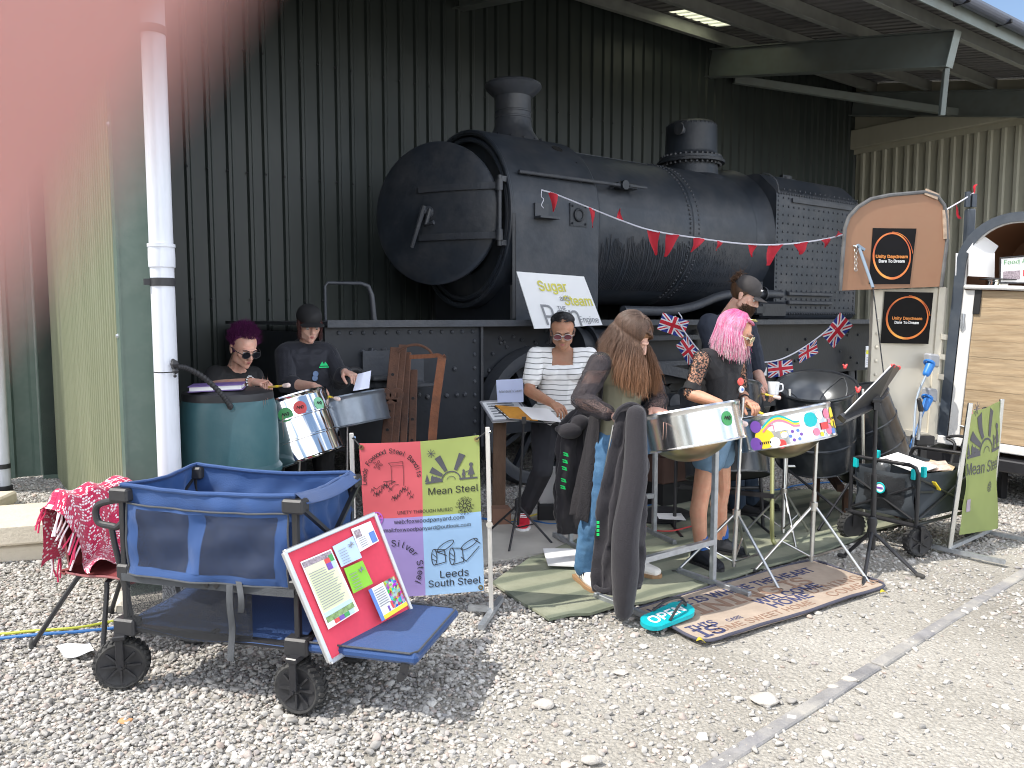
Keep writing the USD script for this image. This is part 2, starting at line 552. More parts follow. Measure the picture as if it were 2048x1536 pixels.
# the wing beyond, set back behind the outside wall
for k in range(5):
    shed.part('wing_wall_sheet', ribbed(SH(-0.12 - 1.0 * (k + 1), PB + .2 + .002 * (k % 2), 0.02), BAX, UP, -AAX, 1.03, 5.4, 0.2, 0.03, 0.6), trim_mat, False)
# back wall
for k in range(14):
    s0 = -0.1 + k * 1.0
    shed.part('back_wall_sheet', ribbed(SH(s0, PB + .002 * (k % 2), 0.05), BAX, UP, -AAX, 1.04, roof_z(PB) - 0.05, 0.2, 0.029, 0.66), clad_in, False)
wl_scr = [lathe([(0, .009), (.009, .006), (.013, 0)], SH(-.1 + .2 * (k + .83), PB - .029, z), -AAX, 6) for k in range(4, 66) for z in (1.72, 3.05, 4.3)]
shed.part('screw', cat(*wl_scr), black_metal, False, kind='stuff')
for k in range(7):
    shed.part('sheet_lap', box(SH(.9 + 2.0 * k, PB - .004, 2.6), (.006, .012, 5.0), (BAX, AAX, UP)), black_metal, False)
# end wall
for k in range(6):
    p1 = PB - k * 1.0
    shed.part('end_wall_sheet', ribbed(SH(S_END + .002 * (k % 2), p1, 0.05), -AAX, UP, -BAX, 1.04, 1, 0.2, 0.035, 0.55, up_end=(4.72, 4.72)), clad_end, False)
shed.part('end_wall_beam', box(SH(S_END - 0.12, PB / 2 - 1, 4.86), (0.16, 6.1, 0.34), (BAX, AAX, UP), 0.01), clad_end, False)
gp0, gp1 = EAVE_P - .2, PB + .04
shed.part('end_gable', quad(SH(S_END - .03, gp0, 4.6), SH(S_END - .03, gp1, 4.6), SH(S_END - .03, gp1, roof_z(gp1) - .02), SH(S_END - .03, gp0, roof_z(gp0) - .02), .02), clad_end, False)
# roof sheets, one roof light among them
r0, r1 = EAVE_P - 0.22, PB + 0.05
rup = unit(AAX + UP * SLOPE)
rlen = (r1 - r0) / np.dot(rup, AAX)
for k in range(14):
    s0 = -0.35 + k * 1.0
    zz = roof_z(r0)
    o = SH(s0, r0, zz)
    for q0, q1, glass in (((0, .66, 0), (.66, .86, 1), (.86, 1.02, 0)) if k == 8 else ((0, 1.02, 0),)):
        shed.part('roof_light' if glass else 'roof_sheet', ribbed(o + rup * rlen * q0, BAX, rup, np.cross(BAX, rup), 1.005, rlen * (q1 - q0), 0.166, 0.03, 0.55), rooflight if glass else roof_mat, False)
# purlins (run along the shed) and rafters
for k, p in enumerate((0.5, 1.55, 2.6, 3.6)):
    z = roof_z(p) - 0.11
    a, b = SH(-0.1, p, z), SH(S_END - 0.05, p, z)
    m = cat(bar(a, b, 0.012, 0.19), bar(a + AAX * 0.035 + UP * .095, b + AAX * 0.035 + UP * .095, 0.07, 0.01), bar(a - AAX * 0.035 - UP * .095, b - AAX * 0.035 - UP * .095, 0.07, 0.01))
    shed.part('purlin', m, purlin_mat, False)
for s in (4.5, 9.1, 13.1):
    a, b = SH(s, EAVE_P - 0.02, roof_z(EAVE_P) - 0.43), SH(s, PB - 0.04, roof_z(PB) - 0.43)
    nrm = np.cross(BAX, unit(b - a))
    m = cat(bar(a, b, 0.014, 0.40, nrm), bar(a + nrm * .2, b + nrm * .2, 0.16, 0.016, nrm), bar(a - nrm * .2, b - nrm * .2, 0.16, 0.016, nrm),
            box(a + V(0, 0, 0), (0.16, 0.012, 0.41), (BAX, unit(b - a), nrm)))
    r = shed.part('rafter', m, beam_mat, False)
    for dd in (0.05, 0.12):
        for hh in (-.15, .15):
            pass
shed.part('hanger', bar(SH(9.1, EAVE_P + 0.05, roof_z(EAVE_P) - 0.64), SH(9.1, EAVE_P + 0.08, roof_z(EAVE_P) - 1.18), 0.06, 0.06, bev=.004), beam_mat, False)
shed.part('wind_brace', bar(SH(9.6, 3.9, 5.33), SH(13.2, 2.05, 4.95), 0.09, 0.12, bev=.006), beam_mat, False)
# eaves gutter and fascia
ga, gb = SH(-0.4, EAVE_P - 0.33, roof_z(r0) + 0.0), SH(S_END + 0.3, EAVE_P - 0.33, roof_z(r0) + 0.0)
prof = [(0.075 * math.cos(a), 0.075 * math.sin(a)) for a in np.linspace(PI, 2 * PI, 11)]
gv, gf = [], []
gutter_shape = sg.LineString(prof).buffer(0.006, cap_style=2)
ex, ey = -AAX, UP
shed.part('gutter', poly(gutter_shape, np.linalg.norm(gb - ga), ga, -AAX if np.dot(np.cross(-AAX, UP), gb - ga) > 0 else AAX, UP), M('gutter_grey', (0.06, 0.07, 0.1), 0.35, var=0.1), 40)
shed.part('gutter_bracket', cat(*[box(SH(s, EAVE_P - 0.33, roof_z(r0) - 0.06), (0.03, 0.19, 0.05), (BAX, AAX, UP), .01) for s in np.arange(0.2, 13, 1.05)]), black_metal, False, kind='stuff')
shed.part('fascia', bar(SH(-0.4, EAVE_P - 0.235, roof_z(r0) - 0.1), SH(S_END + 0.3, EAVE_P - 0.235, roof_z(r0) - 0.1), 0.02, 0.17), beam_mat, False)
# plinth stone under the corner
shed.part('plinth', box(SH(0.06, 0.02, 0.02), (0.3, 0.22, 0.09), (BAX, AAX, UP), 0.02), concrete, False)

# ---------------------------------------------------------------- downpipes
pvc = M('grey_white_pvc', (0.56, 0.58, 0.63), 0.35, var=0.06, scale=2, dirt=(0.33, 0.35, 0.36), dirt_scale=7, dirt_amt=0.5, stretch=(1, 1, .12))


def downpipe(label, base, r, h, joints, clips, shoe=False):
    t = Thing('downpipe', label, 'downpipe', base, group=None)
    t.part('pipe', lathe([(r * .9, 0), (r, 0), (r, h), (r * .9, h), (r * .9, 0)], base, UP, 28), pvc)
    for z in joints:
        t.part('socket', lathe([(r, 0), (r * 1.1, 0.004), (r * 1.12, .05), (r * 1.1, .1), (r * 1.16, .102), (r * 1.16, .118), (r, .12)], base + UP * z, UP, 28), pvc)
    for z in clips:
        m = cat(lathe([(r * 1.01, -.02), (r * 1.07, -.02), (r * 1.07, .02), (r * 1.01, .02)], base + UP * z, UP, 28), bar(base + UP * z + AAX * r, base + UP * z + AAX * (r + .07), .05, .035), bar(base + UP * z - BAX * r, base + UP * z - BAX * (r + .03), .02, .03))
        t.part('clip', m, black_plastic)
    if shoe:
        t.part('shoe', lathe([(r, .0), (r * 1.25, .0), (r * 1.25, .09), (r * 1.15, .1), (r * 1.2, .13), (r, .135)], base - UP * .0, UP, 24), black_plastic)
    return t


pipe_base = P(340, 955, 3.88); pipe_base = V(pipe_base[0], pipe_base[1], -0.02)
dp = downpipe('tall white downpipe in front of the corner, with black hose running to the barrel', pipe_base, 0.056, 5.0, (1.79,), (1.72, 2.93))
dp.part('joint_line', lathe([(.0565, 0), (.0572, .001), (.0572, .004), (.0565, .005)], pipe_base + UP * 1.27, UP, 28), black_plastic)
dp2b = G(8, 1000); dp2b = V(dp2b[0], dp2b[1], -0.01)
downpipe('white downpipe with a black shoe at the left edge, beside the gravel heap', dp2b, 0.058, 5.0, (2.05,), (0.3,), True)

# ---------------------------------------------------------------- slabs, concrete pad
def slab(c, size, rz, tilt=0.0):
    ax = (V(math.cos(rz), math.sin(rz), tilt), V(-math.sin(rz), math.cos(rz), 0), UP)
    x = unit(ax[0]); z = unit(np.cross(x, ax[1])); return box(c, size, (x, ax[1], z), 0.014)


stone = M('pale_stone', (0.56, 0.5, 0.4), 0.85, var=0.1, scale=2, bump=0.3, bscale=50, dirt=(0.42, 0.37, 0.29), dirt_scale=3, dirt_amt=0.5)
c = G(40, 1150)
solo('stone_slab', 'long thick pale stone slab on the gravel behind the chair, uppermost of the slabs', 'slab', slab(V(-3.25, 4.92, 0.19), (1.5, 0.62, 0.13), math.radians(14), 0.02), stone, False)
solo('stone_slab', 'darker thin slab lying under the long pale stone slab', 'slab', slab(V(-3.0, 5.0, 0.06), (1.6, 0.56, 0.11), math.radians(14), 0.0), stone, False)
solo('stone_slab', 'short stone block standing on edge at the left edge of the frame', 'slab', slab(G(-40, 1050) + V(0, 0, 0.1), (0.35, 0.4, 0.22), math.radians(8)), stone, False)
pa, pb_, pc_, pd = G(960, 1125, .014), G(1215, 1085, .014), G(1090, 1015, .014), G(940, 1050, .014)
setting('concrete_pad', quad(pa, pb_, pc_, pd, 0.05), M('pad_concrete', (0.42, 0.4, 0.36), 0.9, var=0.12, scale=4, bump=0.3, world=True), False)

# ================================================================ the steam engine
loco_black = M('engine_black', (0.019, 0.024, 0.032), 0.44, var=0.3, scale=3, bump=0.25, bscale=22, dirt=(0.06, 0.06, 0.064), dirt_scale=2.6, dirt_amt=0.65)
loco_flat = M('engine_matt', (0.009, 0.011, 0.015), 0.42, var=0.3, scale=4, bump=0.15, bscale=30, dirt=(0.024, 0.026, 0.03), dirt_scale=3, dirt_amt=0.4)
loco_grey = M('engine_grey_iron', (0.034, 0.038, 0.046), 0.42, var=0.25, scale=5, bump=0.3, bscale=30, dirt=(0.07, 0.068, 0.066), dirt_scale=4, dirt_amt=0.4)
rust = M('rusty_steel', (0.11, 0.052, 0.032), 0.85, var=0.35, scale=8, bump=0.4, bscale=60, dirt=(0.045, 0.03, 0.026), dirt_scale=6, dirt_amt=0.7)

AXP, AXZ = 2.45, 2.52       # boiler axis
eng = Thing('steam_engine', 'black steam locomotive boiler and frames with chimney and dome, under the shed roof', 'locomotive', SH(5.4, AXP, 0), BANG)
FOOT = 1.50
PN = 1.1                     # near edge of the running plate


def AXS(s, dp_=0.0, dz=0.0):
    return SH(s, AXP + dp_, AXZ + dz)


R1, R2 = 0.90, 0.83
# smokebox: drum with a rolled front ring
SB0, SB1 = 3.62, 4.72
eng.part('smokebox', lathe([(0.55, 0.02), (R1 - 0.06, 0.02), (R1 - 0.055, -0.05), (R1 - 0.02, -0.055), (R1, -0.02), (R1, 1.02), (R1 - .02, 1.06), (R2 - .02, 1.1)], AXS(SB0), BAX, 72), loco_black)
eng.part('smokebox_floor', lathe([(0.0, 0.25), (0.6, 0.25), (0.62, 0.02)], AXS(SB0), BAX, 48), loco_flat)
eng.part('front_ring', cat(ring(AXS(SB0 - .03), R1 - 0.1, 0.028, BAX, 72), ring(AXS(SB0 - .045), R1 - 0.025, 0.022, BAX, 72)), loco_black)
# saddle under the smokebox
eng.part('saddle', box(SH(SB0 + .55, AXP, 1.62), (1.0, 1.5, 0.5), (BAX, AAX, UP), .03), loco_flat, False)
eng.part('smokebox_wrapper', cat(box(SH(SB0 + .505, AXP - .889, 2.0), (1.03, .022, 1.04), (BAX, AAX, UP))), loco_black, False)
eng.part('smokebox_skirt', bar(SH(SB0 - .03, AXP - .895, 1.52), SH(SB0 - .03, AXP - .895, 2.5), .03, .03), loco_grey, False)
# door, open about its near edge
H0 = SH(SB0 - 0.12, AXP - 0.80, AXZ + 0.02)
oa = math.radians(29)
dd = unit(AAX * math.cos(oa) - BAX * math.sin(oa))
dn = unit(np.cross(UP, dd)); dn = dn if np.dot(dn, V(0, -1, 0)) > 0 else -dn
DR = 0.69
dc = H0 + dd * (DR + 0.03)
door = eng.part('smokebox_door', lathe([(0, 0.10), (0.2, 0.094), (0.4, 0.074), (0.58, 0.042), (0.665, 0.012), (DR, -0.01), (DR, -0.05), (DR - .03, -.055), (0, 0.03)], dc, dn, 80), loco_black)


def door_z(r):
    return np.interp(r, [0, .2, .4, .58, .68, .71], [.10, .094, .074, .042, .012, -.01])


for z in (0.22, -0.24):
    pts_ = []
    pc2 = []
    for t in np.linspace(-0.15, 1.0, 14):
        x = -t * (DR + 0.06)
        r_ = min(math.hypot(x, z), DR)
        pc2.append(dc + dd * x + UP * z + dn * (door_z(r_) + 0.012))
    pc2 = np.array(pc2)
    m = cat(*[bar(pc2[i], pc2[i + 1] + (pc2[i + 1] - pc2[i]) * .02, .022, .062, UP) for i in range(len(pc2) - 1)])
    eng.part('hinge_strap', m, loco_grey, False)
eng.part('hinge_post', cat(tube([H0 - UP * .34 + dn * .02, H0 + UP * .31 + dn * .02], .022, 12), *[lathe([(0.034, -.05), (.034, .05)], H0 + dn * .02 + UP * z, UP, 12) for z in (.22, -.24)],
                           *[bar(H0 + UP * z, H0 + UP * z + BAX * .16, .05, .05) for z in (.28, -.31)]), loco_grey)
hb = dc + dn * .10
hd = unit(-UP * .95 - dd * (-.32))
eng.part('door_handle', cat(lathe([(.055, 0), (.06, .02), (.045, .05), (.03, .07), (.03, .12), (0, .125)], hb, dn, 20), tube([hb + dn * .11 - hd * .05, hb + dn * .13 + hd * .36], [.026, .017], 10), tube([hb + dn * .075 - dd * .06 + UP * .02, hb + dn * .085 + dd * (-.02) - UP * .13, hb + dn * .09 - dd * .11 - UP * .11], .022, 8)), loco_grey)
# chimney
CS = 4.22
cz = AXZ + R1
K_ = lambda pr: [(r * .74, h * .655) for r, h in pr]
eng.part('chimney', lathe(K_([(0.46, -0.22), (0.42, -0.1), (0.35, 0.02), (0.295, 0.11), (0.266, 0.2), (0.258, 0.3), (0.266, 0.31), (0.266, .325), (.258, .335), (.256, .4), (.264, .41), (.264, .425), (.256, .435), (.258, .62), (.262, .68)]), SH(CS, AXP, cz), UP, 48), loco_grey)
eng.part('chimney_cap', lathe(K_([(.262, .67), (.285, .69), (.34, .74), (.385, .79), (.41, .83), (.40, .87), (.36, .895), (.31, .90), (.25, .87), (.23, .6)]), SH(CS, AXP, cz - .01), UP, 48), loco_grey)
m = []
for a in np.linspace(0, 2 * PI, 14, endpoint=False):
    m.append(sph(SH(CS + .31 * math.cos(a), AXP + .29 * math.sin(a), cz + .012 - .05 * math.sin(a) ** 2), .014, 8))
eng.part('chimney_bolts', cat(*m), loco_flat, kind='stuff')
# boiler, slightly coned, with cladding bands
BB0, BB1 = 4.72, 7.55
eng.part('boiler', lathe([(R2, -0.02), (R2 + .004, .0), (R2 + .008, 1.4), (R2 + .02, 1.41), (R2 + .02, 1.43), (R2 + .012, 1.44), (R2 + .02, 2.9)], AXS(BB0), BAX, 80), loco_black)
m = [bar(AXS(BB0 + .02 + .11 * k, 0, R2 + .0), AXS(BB0 + .075 + .11 * k, 0, R2 + .0), .09, .05, bev=.01) for k in range(14)]
eng.part('boiler_top_strip', cat(bar(AXS(BB0, -.1, R2 - .005), AXS(BB0 + 1.55, -.1, R2 - .005), .03, .03), *m), loco_grey, False)
rv = []
for s_ in (1.36, 1.50, 2.78):
    for a in np.arange(-0.6, 2.6, 0.062):
        d_ = -AAX * math.cos(a - .5) + UP * math.sin(a - .5)
        rv.append(lathe([(0.0, .012), (.012, .008), (.017, 0)], AXS(BB0 + s_) + d_ * (R2 + .011), d_, 6))
eng.part('boiler_rivets', cat(*rv), loco_grey, kind='stuff')
# long scratch-like lagging wires on the lower boiler flank
lw = []
for k in range(150):
    s_ = BB0 + .05 + k * .0178
    a0_ = -0.15 - rng.random() * .18
    aa = np.linspace(a0_, -.95, 5)
    sk = .16
    lw.append(tube([AXS(s_ + sk * (a0_ - a) * 1.0) + (-AAX * math.cos(a) + UP * math.sin(a)) * (R2 + .015) for a in aa], .0034, 4, cap=False))
eng.part('lagging_wires', cat(*lw), loco_grey, kind='stuff')
# dome on a bolted flange
DS = 7.0
dz_ = AXZ + R2 - .02
eng.part('dome', lathe([(0.36, -.14), (.345, -.02), (.335, .10), (.335, .13), (.42, .135), (.425, .165), (.335, .17), (.395, .175), (.395, .205), (.36, .21), (.34, .24), (.325, .28), (.318, .57), (.308, .615), (.275, .645), (.18, .665), (0, .67)], SH(DS, AXP, dz_), UP, 56), loco_black)
m = []
for a in np.linspace(0, 2 * PI, 34, endpoint=False):
    for (rr, zz) in ((.365, .21), (.365, .128)):
        m.append(lathe([(.018, -.02), (.018, .02), (0, .022)], SH(DS, AXP, dz_ + zz) + rr * (BAX * math.cos(a) + AAX * math.sin(a)), UP, 6))
    m.append(sph(SH(DS, AXP, dz_ + .605) + .308 * (BAX * math.cos(a) + AAX * math.sin(a)), .013, 6))
    m.append(sph(SH(DS, AXP, dz_ - .0) + .37 * (BAX * math.cos(a) + AAX * math.sin(a)) + UP * (-.015 - .08 * math.sin(a) ** 2), .012, 6))
eng.part('dome_bolts', cat(*m), loco_grey, kind='stuff')
q = SH(DS - .3, AXP - .12, dz_ + .50)
eng.part('dome_pipe_stub', cat(tube([q, q - BAX * .1 - AAX * .04], .045, 12), lathe([(.075, -.012), (.075, .012), (0, .013)], q - BAX * .1 - AAX * .04, -BAX, 14)), loco_grey)
eng.part('dome_flange', lathe([(.46, -.10), (.43, -.05), (.37, -.02)], SH(DS, AXP, dz_), UP, 40), loco_black)
# firebox: square-shouldered
FB0, FB1 = 7.5, 9.3
fw, fz0 = 0.93, 1.5
sec = sg.Polygon([(-fw, fz0 - AXZ), (fw, fz0 - AXZ), (fw, .55), (.66, .80), (-.66, .80), (-fw, .55)]).buffer(-.12).buffer(.12, quad_segs=6)
fbm = trimesh.creation.extrude_polygon(sec, FB1 - FB0, engine='earcut')
fbm.apply_transform(frame(AAX, UP, BAX, AXS(FB0)))
eng.part('firebox', fbm, loco_black, 40)
eng.part('firebox_front', lathe([(R2 + .02, -.25), (R2 + .03, -.16), (R2 + .06, -.06), (R2 + .10, .0)], AXS(FB0), BAX, 72), loco_black)
rv = []
for i in range(16):
    for j in range(15):
        s_, z_ = FB0 + .14 + i * .107, 1.66 + j * .103
        rv.append(lathe([(0, .014), (.011, .011), (.015, 0)], SH(s_, AXP - fw, z_), -AAX, 6))
for i in range(34):
    s_ = FB0 + .05 + i * .053
    rv += [lathe([(0, .013), (.012, .008), (.016, 0)], SH(s_, AXP - fw, z_), -AAX, 6) for z_ in (1.58, 3.05)]
for j in range(28):
    rv += [lathe([(0, .013), (.012, .008), (.016, 0)], SH(s_, AXP - fw, 1.58 + j * .055), -AAX, 6) for s_ in (FB0 + .04, FB1 - .05)]
for a in np.arange(0, 1.5, .07):
    rv.append(lathe([(0, .013), (.012, .008), (.016, 0)], SH(FB0 + .03, AXP - .68 - .25 * math.cos(a), AXZ + .54 + .25 * math.sin(a)), -AAX * math.cos(a) + UP * math.sin(a), 6))
eng.part('firebox_rivets', cat(*rv), loco_grey, kind='stuff')
for q_ in (bar(SH(FB0 + .3, AXP - fw - .012, 2.98), SH(FB1 - .2, AXP - fw - .012, 2.98), .024, .05), bar(SH(FB0 + .25, AXP - fw - .02, 1.72), SH(FB0 + 1.2, AXP - fw - .02, 1.72), .05, .05, bev=.01), bar(SH(FB0 + .25, AXP - fw - .02, 1.83), SH(FB0 + 1.2, AXP - fw - .02, 1.83), .05, .05, bev=.01)):
    eng.part('firebox_flange', q_, loco_grey, False)
vv = SH(8.35, AXP - .45, AXZ + .80)
eng.part('safety_valve', cat(lathe([(.13, -.02), (.13, .02), (.07, .03), (.07, .07), (.0, .08)], vv, UP, 18), bar(vv + UP * .07 - BAX * .1, vv + UP * .07 + BAX * .1, .05, .04), bar(vv - BAX * .22 + UP * .02, vv - BAX * .02 + UP * .03, .05, .05)), loco_flat)
# fittings on the smokebox and boiler flank
hr = [AXS(SB0 + .06, -(R1 + .03) * math.cos(.42), (R1 + .03) * math.sin(.42)), AXS(SB1 + .25, -(R1 + .03) * math.cos(.42), (R1 + .03) * math.sin(.42))]
eng.part('handrail', cat(tube(hr, .018, 10), *[tube([hr[0] + (hr[1] - hr[0]) * t, hr[0] + (hr[1] - hr[0]) * t + AAX * .06 - UP * .02], .02, 8) for t in (.1, .6, .95)]), loco_grey)
cl_ = AXS(SB1 + .33, -(R1 + .0) * math.cos(.44), (R1) * math.sin(.44))
eng.part('valve_stub', cat(bar(cl_ - BAX * .1, cl_ + BAX * .18, .09, .06, bev=.01), tube([cl_ - BAX * .02, cl_ - BAX * .02 - AAX * .07], .05, 10), bar(cl_ + BAX * .05 - AAX * .05, cl_ + BAX * .3 - AAX * .05, .02, .02)), loco_flat)
br = AXS(SB0 + .28, -(R1 + .005) * math.cos(.02), R1 * math.sin(.02))
eng.part('lamp_bracket', cat(box(br, (.16, .03, .15), (BAX, AAX, UP)), bar(br - AAX * .05 - UP * .06 - BAX * .08, br - AAX * .05 - UP * .06 + BAX * .16, .10, .02)), loco_grey, False)
pl = AXS(SB0 + .75, -(R1 - .005), .02)
eng.part('blower_plate', cat(box(pl, (.22, .03, .22), (BAX, AAX, UP)), ring(pl - AAX * .02, .055, .014, AAX, 20), disc(pl - AAX * .018, .05, AAX, .006, 16), *[sph(pl - AAX * .018 + BAX * a + UP * b, .012, 6) for a in (-.085, .085) for b in (-.085, .085)]), loco_flat)
hole = AXS(SB0 + .78, -R1 * math.cos(.95), R1 * math.sin(.95)); hn = -AAX * math.cos(.95) + UP * math.sin(.95)
eng.part('hole', cat(lathe([(0, .002), (.05, .002), (.058, .006), (.062, 0)], hole, hn, 20), lathe([(0, .002), (.012, .002)], AXS(SB0 + .9, -R1 * math.cos(.7), R1 * math.sin(.7)), -AAX * math.cos(.7) + UP * math.sin(.7), 10)), M('hole_black', (.004, .004, .004), .9, var=0), False)
# running plate, frames, buffer beam
eng.part('running_plate', cat(bar(SH(1.55, AXP, FOOT - .02), SH(9.9, AXP, FOOT - .02), 2.7, .03), bar(SH(1.55, PN - .005, FOOT - .02), SH(9.9, PN - .005, FOOT - .02), .02, .055)), loco_grey, False)
eng.part('frame_plate', box(SH(2.25, PN + .06, 1.0), (1.4, .03, .98), (BAX, AAX, UP)), loco_flat, False)
eng.part('frame_plate', box(SH(3.7, PN + .22, 1.24), (1.5, .03, .48), (BAX, AAX, UP)), loco_flat, False)
eng.part('frame_plate', box(SH(7.2, PN + .3, 1.15), (5.4, .03, .66), (BAX, AAX, UP)), loco_flat, False)
eng.part('frame_edge', bar(SH(2.95, PN + .03, .42), SH(2.95, PN + .03, 1.47), .02, .035), loco_grey, False)
eng.part('buffer_beam', box(SH(1.55, AXP, 1.1), (.06, 2.55, .62), (BAX, AAX, UP)), loco_flat, False)
eng.part('bottom_rail', bar(SH(1.6, PN + .1, .55), SH(9.8, PN + .1, .55), .08, .10), loco_flat, False)
rv = []
for i in range(13):
    rv.append(lathe([(0, .016), (.013, .01), (.018, 0)], SH(1.66 + i * .1, PN + .044, 1.41), -AAX, 7))
for j in range(8):
    rv.append(lathe([(0, .016), (.013, .01), (.018, 0)], SH(2.88, PN + .044, 1.33 - j * .115), -AAX, 7))
    rv.append(lathe([(0, .016), (.013, .01), (.018, 0)], SH(3.03, PN + .204, 1.40 - j * .05), -AAX, 7))
for (a, b) in ((1.85, 1.26), (1.95, 1.26), (2.12, 1.24), (2.2, 1.24), (2.34, .9), (2.42, .88), (2.6, .88), (2.7, .88), (2.78, .88), (2.15, .78), (2.24, .78), (2.14, .7), (2.24, .7), (2.15, .6), (2.24, .6), (2.16, .52), (2.68, 1.1)):
    rv.append(lathe([(0, .022), (.016, .016), (.024, 0)], SH(a, PN + .044, b), -AAX, 7))
for i in range(26):
    rv.append(lathe([(0, .02), (.014, .014), (.02, 0)], SH(3.1 + rng.random() * 1.2, PN + .204, 1.05 + rng.random() * .38), -AAX, 7))
    rv.append(lathe([(0, .02), (.014, .014), (.02, 0)], SH(4.6 + rng.random() * 5, PN + .284, .9 + rng.random() * .5), -AAX, 7))
eng.part('frame_rivets', cat(*rv), loco_grey, kind='stuff')
# front hoop rail, a fold and steps
hp = [SH(1.56, PN + .05, FOOT), SH(1.56, PN + .05, FOOT + .26), SH(1.58, PN + .05, FOOT + .285), SH(1.85, PN + .05, FOOT + .29), SH(1.91, PN + .05, FOOT + .27), SH(1.94, PN + .05, FOOT + .2), SH(1.96, PN + .05, FOOT)]
eng.part('front_hoop', tube(hp, [.011, .011, .012, .014, .018, .02, .022], 10), loco_grey)
for (s_, z_) in ((1.95, 1.07), (2.24, 1.0)):
    o = SH(s_, PN - .1, z_)
    eng.part('step', cat(box(o, (.26, .22, .03), (BAX, AAX, UP), .008), bar(o + BAX * .11 + AAX * .1, o + BAX * .08 + AAX * .13 + UP * .22, .03, .015), bar(o - BAX * .11 + AAX * .1, o - BAX * .03 + AAX * .13 + UP * .22, .03, .015), box(o + AAX * .1 + UP * .1, (.24, .02, .2), (BAX, AAX, UP))), loco_grey, False)
hs = [SH(1.6, PN - .04, 1.0), SH(1.66, PN - .1, 1.12), SH(1.75, PN - .1, 1.13), SH(1.83, PN - .08, 1.02), SH(1.85, PN - .05, .8)]
eng.part('brake_hose', tube(curve(hs, 20), .026, 10), black_plastic)
eng.part('brake_pipe', cat(tube([SH(1.75, PN - .08, 1.02), SH(2.3, PN - .08, 1.0)], .03, 10), lathe([(.05, -.03), (.05, .03)], SH(1.9, PN - .08, 1.015), BAX, 12)), loco_grey)


def wheel(s, p, r, spokes, name='wheel'):
    c = SH(s, p, r)
    w = eng.part(name, lathe([(r - .11, -.05), (r - .11, .05), (r - .07, .075), (r, .075), (r + .025, -.06), (r - .05, -.07), (r - .11, -.05)], c, -AAX, 64), loco_grey)
    eng.part('hub', lathe([(0, .10), (.10, .10), (.13, .07), (.15, -.05), (0, -.05)], c, -AAX, 24), loco_flat, under=w)
    for k in range(spokes):
        a = 2 * PI * k / spokes
        d_ = BAX * math.cos(a) + UP * math.sin(a)
        eng.part('spoke', bar(c + d_ * .11, c + d_ * (r - .09), .045, .06, AAX), loco_flat, False, under=w)


wheel(3.62, PN + .12, .62, 12)
wheel(5.5, PN + .42, .69, 14)
wheel(7.1, PN + .42, .69, 14)
wheel(8.55, PN + .42, .69, 14)
cyl = SH(4.35, PN + .05, 1.25)
eng.part('cylinder', lathe([(0, -.02), (.2, -.02), (.27, 0), (.27, .05), (.23, .055), (.23, .16), (.27, .165), (.27, .2), (.23, .21), (.22, .75), (.26, .76), (.26, .8), (0, .81)], SH(3.95, PN + .1, 1.2), BAX, 36), loco_flat)
eng.part('coupling_rod', cat(bar(SH(5.3, PN + .2, .62), SH(8.7, PN + .2, .62), .05, .12, bev=.01), *[lathe([(.1, -.05), (.1, .05), (0, .055)], SH(s_, PN + .2, .62), -AAX, 18) for s_ in (5.5, 7.1, 8.55)], bar(SH(4.7, PN + .12, 1.1), SH(6.3, PN + .16, .8), .05, .1)), loco_grey, False)
eng.part('slide_bar', cat(bar(SH(4.75, PN + .15, 1.32), SH(6.0, PN + .15, 1.32), .06, .05), bar(SH(4.75, PN + .15, 1.05), SH(6.0, PN + .15, 1.05), .06, .05), box(SH(6.0, PN + .18, 1.18), (.05, .1, .45), (BAX, AAX, UP))), loco_grey, False)
bp = [SH(4.85, PN + .3, 1.6), SH(5.5, PN + .28, 1.6), SH(5.9, PN + .26, 1.66), SH(6.25, PN + .25, 1.76), SH(6.6, PN + .25, 1.8), SH(7.4, PN + .25, 1.81)]
eng.part('ejector_pipe', cat(tube(curve(bp, 30), .05, 12), *[lathe([(.085, -.015), (.085, .015), (.05, .016)], SH(s_, PN + .25, 1.81), BAX, 14) for s_ in (6.72, 6.9, 7.05)], *[bar(SH(s_, PN + .25, 1.5), SH(s_, PN + .25, 1.95), .03, .03) for s_ in (6.75, 7.02)]), loco_grey)
eng.part('ejector_body', cat(box(SH(7.15, PN + .3, 1.62), (.5, .3, .2), (BAX, AAX, UP), .03), box(SH(6.9, PN + .25, 1.62), (.2, .2, .12), (BAX, AAX, UP), .02)), loco_flat, False)
eng.part('splasher', cat(*[lathe([(.74, -.02), (.76, -.02), (.76, .25), (.74, .25)], SH(s_, PN + .6, .69), -AAX, 30, a0=-PI * .15, a1=PI * 1.15) for s_ in (7.1, 8.55)]), loco_grey)
eng.part('ash_pan', box(SH(6.6, AXP - .3, .75), (5.2, 1.2, .5), (BAX, AAX, UP)), loco_flat, False)
# white label with a yellow band hung on the frame
lb = SH(9.05, PN + .05, 1.02)
t = Thing('notice_card', 'small white notice with a yellow band hung on the engine frame beside the trailer', 'notice', lb)
t.part('card', box(lb, (.17, .006, .28), (BAX, AAX, UP)), white, False)
t.part('band', box(lb + UP * .06 - AAX * .004, (.15, .003, .05), (BAX, AAX, UP)), M('yellow_print', (.75, .7, .05), .6), False)
t.part('print', cat(*[box(lb - UP * (.01 + .022 * k) - AAX * .004, (.12, .002, .007), (BAX, AAX, UP)) for k in range(5)]), M('grey_print', (.3, .3, .4), .7), False)

